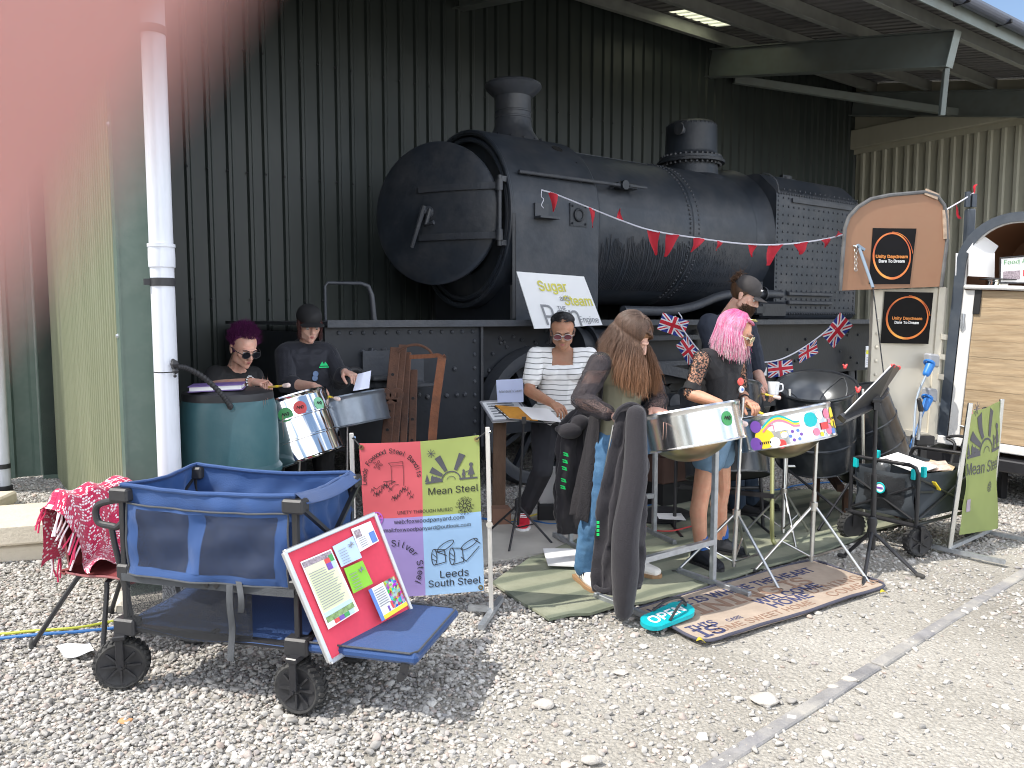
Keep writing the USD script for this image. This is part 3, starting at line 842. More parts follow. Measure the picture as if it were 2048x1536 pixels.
# ================================================================ things at the left
butt_mat = M('butt_plastic', (0.035, 0.10, 0.115), 0.42, var=0.1, scale=3, bump=0.08, bscale=90, dirt=(0.1, 0.16, 0.16), dirt_scale=3, dirt_amt=0.3)
wb = V(-1.63, 4.42, 0)
t = Thing('water_butt', 'blue-green plastic rainwater barrel with moulded rings beside the white downpipe', 'water butt', wb)
t.part('body', lathe([(0, 0.1), (.235, .1), (.25, .14), (.262, .3), (.27, .45), (.272, .55), (.285, .565), (.287, .585), (.278, .6), (.274, .615), (.287, .64), (.288, .665), (.27, .69), (.272, .8), (.268, .95), (.262, 1.02), (.25, 1.06), (.236, 1.075), (.0, 1.08)], wb, UP, 56), butt_mat)
t.part('stand', lathe([(.2, -.02), (.24, -.02), (.22, .1), (.0, .1)], wb, UP, 24), black_plastic)
t.part('lid', lathe([(0, 1.115), (.19, 1.115), (.21, 1.105), (.245, 1.10), (.25, 1.08), (.25, 1.06), (.2, 1.06)], wb, UP, 48), black_plastic)
hq = [P(347, 733, 3.84), P(375, 737, 3.95), P(410, 757, 4.05), P(440, 785, 4.12), P(458, 808, 4.16), P(461, 816, 4.19)]
hc = curve(hq, 80)
hr_ = 0.014 + 0.0022 * np.sin(np.arange(len(hc)) * PI / 1.5)
t2 = Thing('filler_hose', 'ribbed black hose curving from the downpipe into the side of the barrel', 'hose', hc[0])
t2.part('hose', tube(hc, hr_, 12), black_plastic)
t2.part('collar', cat(disc(P(462, 816, 4.185), .022, V(.1, -1, .2), .01, 16)), butt_mat)
t2.part('sealant', union([sph(P(349, 728, 3.83), .022, 8), sph(P(351, 742, 3.83), .016, 8), sph(P(346, 722, 3.83), .012, 8), sph(P(350, 752, 3.83), .009, 8)]), black_plastic)
bk = wb + V(-.03, -.08, 1.12)
t = Thing('song_folder', 'white folder with a purple spine lying on the barrel lid', 'folder', bk)
ax_ = (unit(V(1, .25, .03)), unit(V(-.25, 1, 0)), UP)
t.part('pages', box(bk + V(0, 0, .016), (.27, .2, .022), ax_), white, False)
t.part('cover', cat(box(bk + V(0, 0, .030), (.285, .21, .004), ax_), box(bk + V(0, 0, .002), (.285, .21, .004), ax_)), M('purple_card', (.16, .1, .3), .5), False)

# ---------------------------------------------------------------- steel pans
def pan(name, label, c, n, R=.285, skirt=.15, depth=.2, mat_=None, group=None, notes=True, bottom=False, inner=None):
    """c: centre of the rim circle; n: its upward axis"""
    n = unit(n)
    t = Thing(name, label, 'steel drum', V(c[0], c[1], c[2] - skirt), group=group)
    x = unit(np.cross(V(0, 1, 0), n)); y = np.cross(n, x)
    prof = [(R - .012, 0.0), (R - .008, .012), (R + .004, .014), (R + .008, .004), (R + .002, -.008), (R, -.02), (R, -skirt * .5), (R, -skirt + .012), (R + .005, -skirt + .006), (R + .004, -skirt), (R - .006, -skirt)]
    if skirt > .3:
        prof = prof[:6] + [(R, -skirt * .3), (R + .006, -skirt * .31), (R + .006, -skirt * .33), (R, -skirt * .34), (R, -skirt * .64), (R + .006, -skirt * .65), (R + .006, -skirt * .67), (R, -skirt * .68)] + prof[7:]
    t.part('skirt', lathe(prof, c, n, 72), mat_)
    bowl = [(R - .012, 0)] + [((R - .014) * math.cos(a), -depth * math.sin(a) ** 1.0) for a in np.linspace(.12, PI / 2, 14)]
    inb = lathe(bowl, c, n, 72)
    out = lathe([(r + .0 if r > .01 else 0, h - .005) for r, h in bowl], c, n, 72)
    t.part('bowl', cat(inb, out) if not bottom else inb, inner or mat_)
    if bottom:
        t.part('bottom', lathe([(R - .004, -skirt + .004), (0, -skirt + .004)], c, n, 56), bottom)
    if notes:
        k = 6 if skirt < .3 else 3
        for i in range(k):
            a = 2 * PI * i / k + .4
            rr = R * .62
            pts = []
            for b in np.linspace(0, 2 * PI, 22, endpoint=False):
                q = rr * V(math.cos(a), math.sin(a)) + R * (.27 if k > 4 else .33) * V(math.cos(b), math.sin(b))
                r_ = min(np.linalg.norm(q), R - .014)
                aa = math.acos(min(r_ / (R - .014), 1))
                pts.append(c + x * q[0] + y * q[1] - n * (depth * math.sin(aa) - .003))
            t.part('note', tube(np.array(pts), .004, 6, closed=True), inner or mat_)
    t.frame = (c, n, x, y, R, skirt)
    return t


def on_skirt(t, outline, ang, h, mat_, name='sticker', off=.0015, label=None, th=.0012):
    """a flat print (2-D outline or text mesh, metres) wrapped on the skirt; ang: angle of its centre towards the camera (0 = facing -y), h below the rim"""
    c, n, x, y, R, sk = t.frame
    if hasattr(outline, 'geom_type'):
        gs = [outline.segmentize(.012)] if outline.geom_type == 'Polygon' else [g.segmentize(.012) for g in outline.geoms]
        ms = []
        for g in gs:
            b = g.bounds
            strips = [g.intersection(sg.box(x0, b[1] - 1, x0 + .02, b[3] + 1)) for x0 in np.arange(b[0], b[2], .02)]
            for s_ in strips:
                for q in getattr(s_, 'geoms', [s_]):
                    if q.geom_type == 'Polygon' and q.area > 1e-8:
                        ms.append(trimesh.creation.extrude_polygon(q, th, engine='earcut'))
        m = cat(*ms)
    else:
        m = outline.copy()
    v = np.array(m.vertices)
    a = ang + v[:, 0] / R
    rad = -y[None] * np.cos(a)[:, None] + x[None] * np.sin(a)[:, None]
    m.vertices = c + rad * (R + off + v[:, 2:3]) + n * (v[:, 1:2] - h)
    t.part(name, m, mat_, False, label=label)


circ = lambda r, cx=0, cy=0: sg.Point(cx, cy).buffer(r, quad_segs=8)
green_st = M('sticker_green', (.05, .3, .09), .45, var=.03)
red_st = M('sticker_red', (.62, .06, .06), .45, var=.03)
yellow_st = M('sticker_yellow', (.8, .6, .04), .45, var=.03)
purple_st = M('sticker_purple', (.16, .07, .35), .45, var=.03)
white_st = M('sticker_white', (.75, .75, .75), .45, var=.02)
teal_st = M('sticker_teal', (.0, .4, .42), .45, var=.03)
pink_st = M('sticker_pink', (.75, .2, .3), .45, var=.03)
blue_st = M('sticker_blue', (.1, .2, .5), .45, var=.03)
gold_inside = M('brass_inside', (.5, .42, .27), .25, 1.0, var=.15)
dark_steel = M('dark_steel', (.22, .25, .29), .3, .85, var=.2, scale=2, dirt=(.06, .07, .08), dirt_scale=2, dirt_amt=.5)
black_drum = M('black_drum_paint', (.012, .014, .017), .25, var=.2, scale=3, bump=.1, bscale=12, coat=.3, dirt=(.055, .06, .065), dirt_scale=3, dirt_amt=.5)
drum_bottom = M('drum_bottom', (.006, .006, .007), .6, var=.1)
scrib = [(-.02, .0), (-.012, .012), (-.006, -.004), (.0, .01), (.006, -.006), (.012, .01), (.02, .004), (.013, -.008)]


def scribble(w=.004, s=1.0):
    return sa.scale(line2(scrib, w), s, s, origin=(0, 0))


n1 = V(-.33, .10, .94)
pA = pan('steel_drum', 'deep mirror-chrome steel drum tilted between the barrel and the first woman', P(566, 806, 5.0), n1, skirt=.40, mat_=chrome, inner=chrome)
for (a, h, m_, r_) in ((.28, .1, green_st, .044), (.62, .085, red_st, .042), (1.12, .09, M('sticker_pale_green', (.2, .5, .3), .45, var=.03), .042)):
    on_skirt(pA, circ(r_), a, h, m_)
    on_skirt(pA, scribble(.004, 1.1), a, h, black_text, 'sticker_print', .0035)
pB = pan('steel_drum', 'dull grey steel drum behind the chrome one, before the person in the black cap', P(690, 797, 5.45), V(-.2, .1, .97), skirt=.2, mat_=dark_steel)
pC = pan('steel_drum', 'bright silver steel drum with one green sticker, beside the long brown hair', P(1371, 823, 4.2), V(-.17, .17, .97), skirt=.19, depth=.27, mat_=M('bright_steel', (.72, .73, .74), .2, 1.0, var=.04), inner=gold_inside)
on_skirt(pC, circ(.038), .58, .075, green_st)
on_skirt(pC, scribble(.0045, 1.1), .58, .075, black_text, 'sticker_print', .0035)
pD = pan('steel_drum', 'steel drum covered in colourful stickers, played by the woman with pink hair', P(1560, 826, 4.65), V(-.19, .17, .97), skirt=.19, depth=.27, mat_=M('pale_steel', (.66, .67, .69), .22, 1.0, var=.05), inner=gold_inside)
for i, (a, h, m_, r_) in enumerate(((-.72, .125, yellow_st, .058), (-.85, .05, purple_st, .035), (-.92, .15, purple_st, .04), (-.40, .17, red_st, .026), (-.52, .155, white_st, .03),
                                    (.26, .065, teal_st, .042), (1.02, .06, yellow_st, .042), (1.12, .12, yellow_st, .025), (.72, .05, pink_st, .03), (.5, .05, white_st, .025), (.34, .14, pink_st, .022), (.7, .14, pink_st, .03), (.05, .15, white_st, .03), (.12, .06, white_st, .025), (1.25, .1, pink_st, .025), (.9, .17, white_st, .02))):
    on_skirt(pD, circ(r_), a, h, m_, off=.0015 + .0006 * (i % 3))
on_skirt(pD, sg.box(-.055, -.035, .055, .035), -.28, .06, white_st, off=.001)
on_skirt(pD, sg.box(-.05, -.06, .05, .06), -.05, .12, white_st, off=.0012)
on_skirt(pD, sg.box(-.022, -.015, .022, .015), .86, .155, blue_st, off=.004)
on_skirt(pD, sg.box(-.03, -.02, .03, .02), .58, .115, red_st, off=.004)
r4 = np.random.default_rng(44)
for k in range(34):
    a, h, s_ = r4.uniform(-.95, 1.35), r4.uniform(.03, .165), r4.uniform(.010, .02)
    on_skirt(pD, circ(s_) if k % 2 else sg.box(-s_ * 1.3, -s_ * .8, s_ * 1.3, s_ * .8), a, h, (white_st, pink_st, white_st, yellow_st, teal_st, white_st, red_st)[k % 7], off=.0008 + .0002 * (k % 4), th=.0004)
for k, m_ in enumerate((pink_st, yellow_st, teal_st)):
    arc = [( -.10 + .2 * q, .05 * math.sin(PI * min(q * 1.15, 1)) + .012 * k) for q in np.linspace(0, 1, 14)]
    on_skirt(pD, line2(arc, .009), -.35, .085, m_, 'rainbow_stripe', .004 + .0003 * k)
for k in range(6):
    on_skirt(pD, circ(.009, .03 * math.cos(k * 1.05), .028 * math.sin(k * 1.05)), -.1, .135, blue_st if k % 2 else purple_st, 'flower_petal', .004)
for (a, h) in ((-.72, .135), (1.02, .07)):
    on_skirt(pD, unary_union([sg.box(-.03 + .012 * k, -.008, -.03 + .012 * k + .006, .006) for k in range(6)]), a, h + .012, black_text, 'sticker_print', .0045)
# three big black bass drums
pE = pan('bass_drum', 'large black bass drum with its open playing face in view behind the stickered drum', P(1632, 772, 5.7), V(-.13, -.30, .95), skirt=.62, depth=.22, mat_=black_drum, inner=M('bass_face', (.1, .105, .11), .3, .6, var=.2), group=None)
pF = pan('bass_drum', 'black bass drum showing its dark round underside behind the legs in denim shorts', P(1440, 780, 5.5), V(-.02, .32, .95), skirt=.62, depth=.2, mat_=black_drum, bottom=drum_bottom)
pG = pan('bass_drum', 'black bass drum leaning sideways with a brassy rim, next to the trailer door', P(1700, 800, 6.05), V(-.42, -.12, .9), skirt=.6, depth=.2, mat_=black_drum, inner=M('bass_face_b', (.1, .105, .11), .3, .6, var=.2))


def T_stand(name, label, a, b, h, cross_z, foot=.42, w=.03, mat_=galv, tops=(None, None)):
    """two uprights on flat feet, joined by a low cross bar"""
    a, b = np.asarray(a, float), np.asarray(b, float)
    mid = (a + b) / 2
    t = Thing(name, label, 'drum stand', V(mid[0], mid[1], 0))
    d = unit((b - a) * (1, 1, 0)); nrm = V(-d[1], d[0], 0)
    for q in (a, b):
        t.part('foot', box(V(q[0], q[1], .035), (foot, w, w), (nrm, d, UP), .003), mat_, False)
        t.part('foot_end', cat(*[box(V(q[0], q[1], .018) + nrm * s_ * (foot / 2 - .015), (.03, w, .036), (nrm, d, UP)) for s_ in (-1, 1)]), mat_, False, kind='stuff')
        t.part('upright', box(V(q[0], q[1], .05 + h / 2), (w, w, h), (nrm, d, UP), .003), mat_, False)
    t.part('cross_bar', bar(V(a[0], a[1], cross_z) + d * w / 2, V(b[0], b[1], cross_z) - d * w / 2, w * .98, w), mat_, False)
    return t


T_stand('drum_stand', 'grey square-tube stand carrying the bright silver drum, hoodie hung on it', G(1257, 1230), G(1425, 1176), .93, .27, foot=.5)
T_stand('drum_stand', 'grey square-tube stand behind the woman with long brown hair', G(1141, 1097), G(1308, 1076), .56, .3, foot=.5)


def tripod(name, label, top, foot, hub_z, spread, az=0.0, r=.011, mat_=steel_tube, catg='stand', group=None, lens=(1, 1, 1), spider=True):
    top, foot = np.asarray(top, float), np.asarray(foot, float)
    t = Thing(name, label, catg, V(foot[0], foot[1], 0), group=group)
    low = V(foot[0], foot[1], .05)
    t.part('tube', tube([low, top], r, 12), mat_)
    t.part('sleeve', tube([low + (top - low) * .02, low + (top - low) * .55], r * 1.3, 12), mat_)
    hub = low + (top - low) * (hub_z / max(top[2], .1))
    t.part('hub', lathe([(r * 1.2, -.03), (r * 2.2, -.025), (r * 2.2, .025), (r * 1.2, .03)], hub, UP, 14), mat_)
    for k in range(3):
        a = az + k * 2 * PI / 3
        d = V(math.cos(a), math.sin(a), 0)
        e = V(foot[0], foot[1], .018) + d * spread * lens[k]
        t.part('leg', tube([hub + d * r, e], r * .8, 10), mat_)
        t.part('foot', union([bone(e - V(0, 0, .004), e + d * .02, .013, .012, 10)]), rubber)
        if spider:
            t.part('brace', tube([low + V(0, 0, .03), hub * .45 + e * .55], r * .5, 8), mat_)
    return t


g1, g2 = G(1467, 1150), G(1622, 1140)
tripod('drum_stand', 'thin chrome tripod stand at the left side of the stickered drum', P(1486, 795, 4.55), g1, .33, .34, az=-1.05)
tripod('drum_stand', 'thin chrome tripod stand at the right side of the stickered drum', P(1634, 868, 4.62), g2, .36, .36, az=-.9)
tripod('drum_stand', 'slim chrome tripod stand with red tape, farther back under the stickered drum', P(1570, 890, 5.3), G(1566, 1080), .3, .26, az=.5)
t = Thing('drum_stand', 'green-tinged straight metal post stand behind the stickered drum', 'drum stand', G(1545, 1096))
g = G(1545, 1096)
t.part('post', tube(curve([P(1545, 850, 5.15), g + V(-.01, .0, .25), g + V(0, 0, .06), g + V(.03, -.04, .02)], 24), .014, 10), M('brass_post', (.42, .42, .2), .35, .7))
t.part('cross_bar', bar(g + V(0, 0, .35), g + V(-.55, .3, .35), .03, .03), black_metal)
# frame of the big bass drums
ba = P(1646, 935, 5.7); ba[2] = 0
t = Thing('drum_stand', 'folding metal leg frame under the large black bass drum by the wagon', 'drum stand', ba)
for s_ in (-.27, .27):
    t.part('leg', tube([ba + V(s_, 0, 1.0), ba + V(s_ * 1.1, -.05, .02)], .014, 10), steel_tube)
    t.part('strut', tube([ba + V(s_, 0, .4), ba + V(-s_ * .6, -.35, .03)], .01, 8), black_metal)
t.part('cross_bar', tube([ba + V(-.27, 0, .42), ba + V(.27, 0, .42)], .012, 10), steel_tube)
bf = P(1440, 940, 5.45); bf[2] = 0
t = Thing('drum_stand', 'dark metal leg frame under the bass drum behind the woman with pink hair', 'drum stand', bf)
for s_ in (-.29, .29):
    t.part('leg', tube([bf + V(s_, .1, .8), bf + V(s_ * 1.1, .0, .02)], .013, 10), black_metal)
    t.part('foot', tube([bf + V(s_ * 1.1, -.25, .02), bf + V(s_ * 1.1, .3, .02)], .013, 10), black_metal)
t.part('cross_bar', tube([bf + V(-.3, .05, .3), bf + V(.3, .05, .3)], .012, 10), black_metal)
bg = P(1715, 900, 6.0); bg[2] = 0
t = Thing('drum_stand', 'low wooden cradle under the leaning bass drum beside the trailer', 'drum stand', bg)
for s_ in (-.2, .2):
    t.part('rail', bar(bg + V(s_ - .05, -.3, .25), bg + V(s_ + .1, .3, .25), .05, .05), rust, False)
    for q_ in (-.28, .28):
        t.part('leg', bar(bg + V(s_, q_, 0), bg + V(s_, q_, .24), .04, .04, V(0, 1, 0)), rust, False)
# stands of the two left drums
ca = P(583, 868, 5.0); ca[2] = 0
tripod('drum_stand', 'chrome tripod stand under the deep mirror-chrome drum', P(600, 905, 5.0), ca, .3, .33, az=.3)
cb = P(690, 840, 5.45); cb[2] = 0
tripod('drum_stand', 'chrome tripod stand under the dull grey drum', P(694, 850, 5.45), cb, .3, .33, az=.9)

# ---------------------------------------------------------------- leaning rusty iron
def rbar(label, a, b, w, th, holes=0, name='rusty_bar'):
    a, b = np.asarray(a, float), np.asarray(b, float)
    t = Thing(name, label, 'iron bar', V(a[0], a[1], 0))
    t.part('bar', bar(a, b, w, th, V(0, -1, .1), .004), rust, False)
    if holes:
        d = unit(b - a)
        ms = []
        for k in range(holes):
            q = a + (b - a) * (.55 + .4 * k / holes)
            ms.append(disc(q + V(0, -th / 2 - .002, 0), .012, V(0, 1, 0), .004, 10))
        t.part('bolt_hole', cat(*ms), drum_bottom, False, kind='stuff')
    return t


def gnd(px, Y):
    q = P(px, 900, Y); q[2] = .0
    return q


rbar('flat rusty bar with bolt holes, leftmost of the irons leaning on the engine', gnd(752, 5.3), P(791, 695, 5.75), .075, .02, 4)
rbar('rusty bar with a broad eyed foot, second from the left of the leaning irons', gnd(770, 5.35), P(806, 690, 5.8), .06, .03)
rbar('narrow dark rusty bar in the middle of the leaning irons', gnd(795, 5.4), P(816, 705, 5.85), .05, .03)
rbar('short rusty angle iron beside the bent frame', gnd(818, 5.45), P(828, 740, 5.85), .055, .03, 3)
t = Thing('iron_bracket', 'rusty iron plate with an eye, resting among the leaning bars', 'iron bar', gnd(775, 5.5))
q = P(780, 790, 5.45)
t.part('plate', cat(lathe([(.02, -.01), (.05, -.01), (.05, .01), (.02, .01), (.02, -.01)], q + V(-.04, 0, 0), V(0, 1, 0), 18), lathe([(.02, -.01), (.05, -.01), (.05, .01), (.02, .01), (.02, -.01)], q + V(.05, 0, 0), V(0, 1, 0), 18), bar(q - V(.04, 0, .045), q + V(.05, 0, -.045), .02, .03)), rust, False)
rust2 = M('orange_rust', (.2, .075, .035), .85, var=.3, scale=8, bump=.4, bscale=60, dirt=(.07, .04, .03), dirt_scale=6, dirt_amt=.6)
t = Thing('bent_angle_iron', 'orange-brown bent angle iron shaped like a hook, rightmost of the leaning irons', 'iron bar', gnd(852, 5.35))
pts = curve([gnd(855, 5.3), P(866, 860, 5.45), P(882, 730, 5.6), P(884, 716, 5.62), P(876, 711, 5.62), P(862, 712, 5.62), P(820, 714, 5.62)], 40)
t.part('iron', cat(*[bar(pts[i], pts[i + 1] + (pts[i + 1] - pts[i]) * .1, .06 if i < 20 else .03, .022, V(0, -1, 0)) for i in range(len(pts) - 1)]), rust2, False)
t.part('rod', tube(curve([P(795, 703, 5.7), P(815, 692, 5.68), P(838, 690, 5.66), P(858, 700, 5.64), P(866, 712, 5.62)], 20), .01, 8), rust)

# ---------------------------------------------------------------- information post with board, card
post_b = G(997, 1037)
wood_post = M('weathered_wood', (.13, .075, .045), .8, var=.25, scale=6, bump=.3, bscale=40, stretch=(4, 4, .4))
t = Thing('information_lectern', 'brown wooden post carrying a tilted white information board', 'sign', post_b)
t.part('post', bar(post_b - V(0, 0, .03), P(1000, 832, 5.95), .10, .09, V(0, 1, 0), .006), wood_post, False)
c4 = [P(961, 804, 6.05), P(985, 842, 5.8), P(1062, 836, 5.8), P(1036, 800, 6.05)]
bn = unit(np.cross(c4[1] - c4[0], c4[3] - c4[0])); bn = bn if bn[2] > 0 else -bn
t.part('board', quad(c4[0], c4[1], c4[2], c4[3], .02), white, False)
ed_ = [tube([c4[i], c4[(i + 1) % 4]], .009, 8) for i in range(4)]
t.part('frame', cat(*ed_), M('grey_frame', (.3, .3, .32), .4), False)


def bil(c, u, v):
    return (c[0] * (1 - u) + c[3] * u) * (1 - v) + (c[1] * (1 - u) + c[2] * u) * v


gp = M('grey_print_b', (.25, .26, .28), .7)
t.part('print', cat(*[quad(bil(c4, .12, v) + bn * .004, bil(c4, .12, v + .05) + bn * .004, bil(c4, .8, v + .05) + bn * .004, bil(c4, .8, v) + bn * .004, .002) for v in np.arange(.12, .9, .13)]), gp, False, kind='stuff')
t.part('print_mark', quad(bil(c4, .55, .8) + bn * .006, bil(c4, .55, .9) + bn * .006, bil(c4, .75, .9) + bn * .006, bil(c4, .75, .8) + bn * .006, .002), red_st, False)
k0, k1, k2, k3 = P(992, 760, 5.98), P(1046, 757, 5.96), P(1047, 804, 5.9), P(995, 805, 5.92)
t = Thing('paper_card', 'square bluish-white paper with a handwritten line, propped on the information board', 'paper', (k2 + k3) / 2)
t.part('sheet', quad(k0, k3, k2, k1, .004), M('blue_paper', (.55, .6, .8), .7, var=.03), False)
exx, eyy = unit(k1 - k0), unit(k0 - k3)
t.part('lettering', text("Mandela's Lawn", .019, k0 * .42 + k3 * .58 + exx * .018 - unit(np.cross(exx, eyy)) * -.004, exx, eyy, squash=.9), gp, False)

# ---------------------------------------------------------------- Sugar and Steam sign
s0, s1, s2, s3 = P(1033, 543, 6.62), P(1168, 553, 6.85), P(1205, 650, 6.9), P(1069, 658, 6.66)
t = Thing('hand_lettered_sign', 'big white hand-lettered board leaning crookedly on the engine behind the woman in stripes', 'sign', (s2 + s3) / 2)
t.part('board', quad(s0, s3, s2, s1, .012), M('white_board', (.78, .79, .8), .5, var=.02), False)
ex_, ey_ = unit(s1 - s0), unit(s0 - s3); ey_ = unit(ey_ - ex_ * np.dot(ex_, ey_) * .0)
nn = unit(np.cross(ex_, ey_))


def sg_at(u, v, off=.004):
    return bil([s0, s3, s2, s1], u, v) + nn * off


ex_t = unit(sg_at(.9, .3) - sg_at(.1, .3)); ey_t = unit(sg_at(.5, .1) - sg_at(.5, .9))
yel = M('yellow_marker', (.62, .58, .1), .7)
for wd, u, v, h, m_, b_ in (('Sugar', .24, .32, .09, yel, True), ('and', .5, .5, .05, gp, False), ('Steam', .55, .58, .085, yel, True), ('Pan', .17, .94, .19, gp, False), ('Engine', .68, .92, .055, gp, False), ('THE', .42, .68, .04, gp, False)):
    q = text(wd, h, sg_at(u, v), ex_t, ey_t, b_, squash=.8)
    t.part('lettering', q, m_, False)

# ================================================================ carpet, mat and other flat things
def ground_poly(pxs, z):
    return [G(a, b, z) for a, b in pxs]


def rug(name, label, cat_, pts, th, mt, step=.05, amp=.004, seed=1, border=None):
    g = sg.Polygon([(p[0], p[1]) for p in pts])
    z0 = pts[0][2]
    m = trimesh.creation.extrude_polygon(g, th, engine='earcut')
    m = m.subdivide_to_size(step * 2)
    v = np.array(m.vertices)
    v[:, 2] += z0 - th + amp * (meshkit.noise(np.stack([v[:, 0] * 5, v[:, 1] * 5, 0 * v[:, 0]], 1), seed) - .3)
    edge = np.array([g.exterior.distance(sg.Point(a, b)) for a, b in v[:, :2]])
    v[:, 2] += amp * 2.2 * np.clip(1 - edge / .08, 0, 1) * meshkit.noise(np.stack([v[:, 0] * 7, v[:, 1] * 7, 0 * v[:, 0]], 1), seed + 3)
    m.vertices = v
    return solo(name, label, cat_, m, mt, 40), g


carp_dir = unit(G(1250, 1181) - G(1110, 1216))
ang_c = math.atan2(carp_dir[1], carp_dir[0])
carpet_mat = usdkit.material(stage, '/World/Looks/green_carpet', {
    'tc': ('geometry', {}), 'map': ('mapping', {'rotation': (0, 0, -ang_c), 'mapping_type': 'point'}), 'w': ('wave_texture', {'wave_type': 'bands', 'bands_direction': 'y', 'scale': 1.55, 'distortion': 1.2, 'detail': 3.0, 'detail_scale': 1.5}),
    'r': ('rgb_ramp', {'ramp': [(.0, (.135, .155, .11)), (.22, (.16, .18, .13)), (.36, (.245, .26, .185)), (1.0, (.275, .285, .205))]}),
    'n': ('noise_texture', {'scale': 5.0, 'detail': 7.0, 'roughness': .7}), 'nr': ('rgb_ramp', {'ramp': [(.3, (.75, .75, .72)), (.7, (1.1, 1.1, 1.1))]}), 'mx': ('mix', {'mix_type': 'multiply', 'fac': .9}),
    'n2': ('noise_texture', {'scale': 350.0, 'detail': 2.0}), 'b': ('bump', {'strength': .5, 'distance': .004}), 'p': ('principled_bsdf', {'roughness': .95, 'specular_ior_level': .1, 'sheen_weight': .15})},
    [('tc.position', 'map.vector'), ('map.vector', 'w.vector'), ('w.fac', 'r.fac'), ('tc.position', 'n.vector'), ('n.fac', 'nr.fac'), ('r.color', 'mx.color1'), ('nr.color', 'mx.color2'), ('mx.color', 'p.base_color'), ('tc.position', 'n2.vector'), ('n2.fac', 'b.height'), ('b.normal', 'p.normal')], surface='p.BSDF')
carpet_px = [(985, 1166), (1098, 1240), (1140, 1231), (1180, 1228), (1235, 1212), (1290, 1204), (1335, 1192), (1375, 1184), (1425, 1163), (1470, 1152), (1515, 1137), (1560, 1127), (1600, 1114), (1640, 1105), (1690, 1088), (1745, 1062), (1850, 1035), (1790, 1000), (1640, 978), (1480, 985), (1330, 1005), (1230, 1035), (1175, 1070), (1120, 1094), (1060, 1118)]
_, carpet_g = rug('carpet', 'long faded green striped carpet laid on the gravel under the players', 'carpet', ground_poly(carpet_px, .022), .014, carpet_mat, .07, .006, 2)
mat_px = [(1272, 1218), (1330, 1246), (1405, 1281), (1470, 1266), (1545, 1243), (1600, 1228), (1690, 1196), (1768, 1170), (1700, 1145), (1625, 1122), (1560, 1135), (1480, 1158), (1380, 1186)]
mat_pts = ground_poly(mat_px, .024)
mat_mat = M('mat_brown', (.38, .305, .24), .95, var=.16, scale=9, bump=.4, bscale=300, dirt=(.27, .215, .175), dirt_scale=4, dirt_amt=.5, world=True)
mA, mB, mC, mD = G(1272, 1218, .033), G(1405, 1281, .033), G(1768, 1170, .033), G(1632, 1122, .033)
mt_t = Thing('door_mat', 'long brown welcome mat with navy and brown words, in front of the drum stands', 'mat', (mA + mC) / 2)
g = sg.Polygon([(p[0], p[1]) for p in mat_pts])
m = trimesh.creation.extrude_polygon(g, .012, engine='earcut'); m = m.subdivide_to_size(.12)
v = np.array(m.vertices); v[:, 2] += .014
m.vertices = v
mt_t.part('pile', m, mat_mat, False)
bp_ = np.array([V(p[0], p[1], .022) for p in mat_pts])
bp_ = np.vstack([curve(np.vstack([bp_, bp_[:1]]), 90)[:-1]])
bp_[:, 2] += .006 * meshkit.noise(bp_ * 9, 4) + .0
mt_t.part('binding', tube(bp_, .008, 8, closed=True), M('navy_binding', (.06, .06, .085), .9))
navy = M('navy_pile', (.04, .045, .11), .95)
brown_l = M('brown_pile', (.24, .15, .105), .95)


def mat_at(u, v):
    """u along the mat, v from the near edge to the far edge"""
    return (mB * (1 - u) + mC * u) * (1 - v) + (mA * (1 - u) + mD * u) * v


me_x, me_y = unit(mC - mB), unit(mA - mB)
me_y = unit(me_y - me_x * np.dot(me_x, me_y))
for wd, u, v_, h, m_, b_, sq in (('HOME IS WHERE THE HEART', .03, .80, .07, navy, True, .95), ('DINING', .06, .52, .11, brown_l, True, 1.4), ('IS', .66, .52, .11, brown_l, True, 1.2), ('WELCOME', .42, .38, .065, navy, True, 1.15), ('HOME', .44, .22, .065, navy, True, 1.2), ('HOME SWEET HOME', .08, .07, .05, brown_l, False, 1.1),
                             ('DINING', .68, .28, .07, brown_l, False, 1.3), ('COME IN', .72, .1, .06, brown_l, False, 1.3), ('THIS', .03, .24, .055, navy, True, 1.0), ('IS', .03, .06, .09, navy, True, 1.2), ('CARE', .2, .22, .03, navy, False, 1.0)):
    o = mat_at(u, v_)
    q = text(wd, h, o, me_x, me_y, b_, th=.0012, squash=sq)
    q.vertices[:, 2] += .0266 - q.vertices[:, 2].min()
    mt_t.part('lettering', q, m_, False)

# flip-flop shaped sign
fo = G(1332, 1254, .0)
fa, fb = G(1287, 1268), G(1378, 1239)
fx = unit((fb - fa) * (1, 1, 0)); fy = V(-fx[1], fx[0], 0)
L_ = np.linalg.norm(fb - fa)
sole = unary_union([sg.Point(L_ * .2, 0).buffer(.062), sg.Point(L_ * .8, .004).buffer(.07), sg.Polygon([(L_ * .2, -.06), (L_ * .8, -.066), (L_ * .8, .07), (L_ * .2, .06)])]).buffer(-.03).buffer(.03)
fz = unit(V(0, -.14, 1)); fyy = unit(np.cross(fz, fx)); fxx = np.cross(fyy, fz)
t = Thing('flip_flop_sign', 'turquoise flip-flop shaped sign reading OPEN at the corner of the mat', 'sign', fa)
t.part('sole', poly(sole, .022, fa + V(0, 0, .03), fxx, fyy), M('turquoise', (.0, .34, .38), .5, var=.04), False)
t.part('lettering', text('OPEN', .058, fa + V(0, 0, .03) + fxx * .035 - fyy * .028 + fz * .0235, fxx, fyy, True, squash=1.08), white, False)
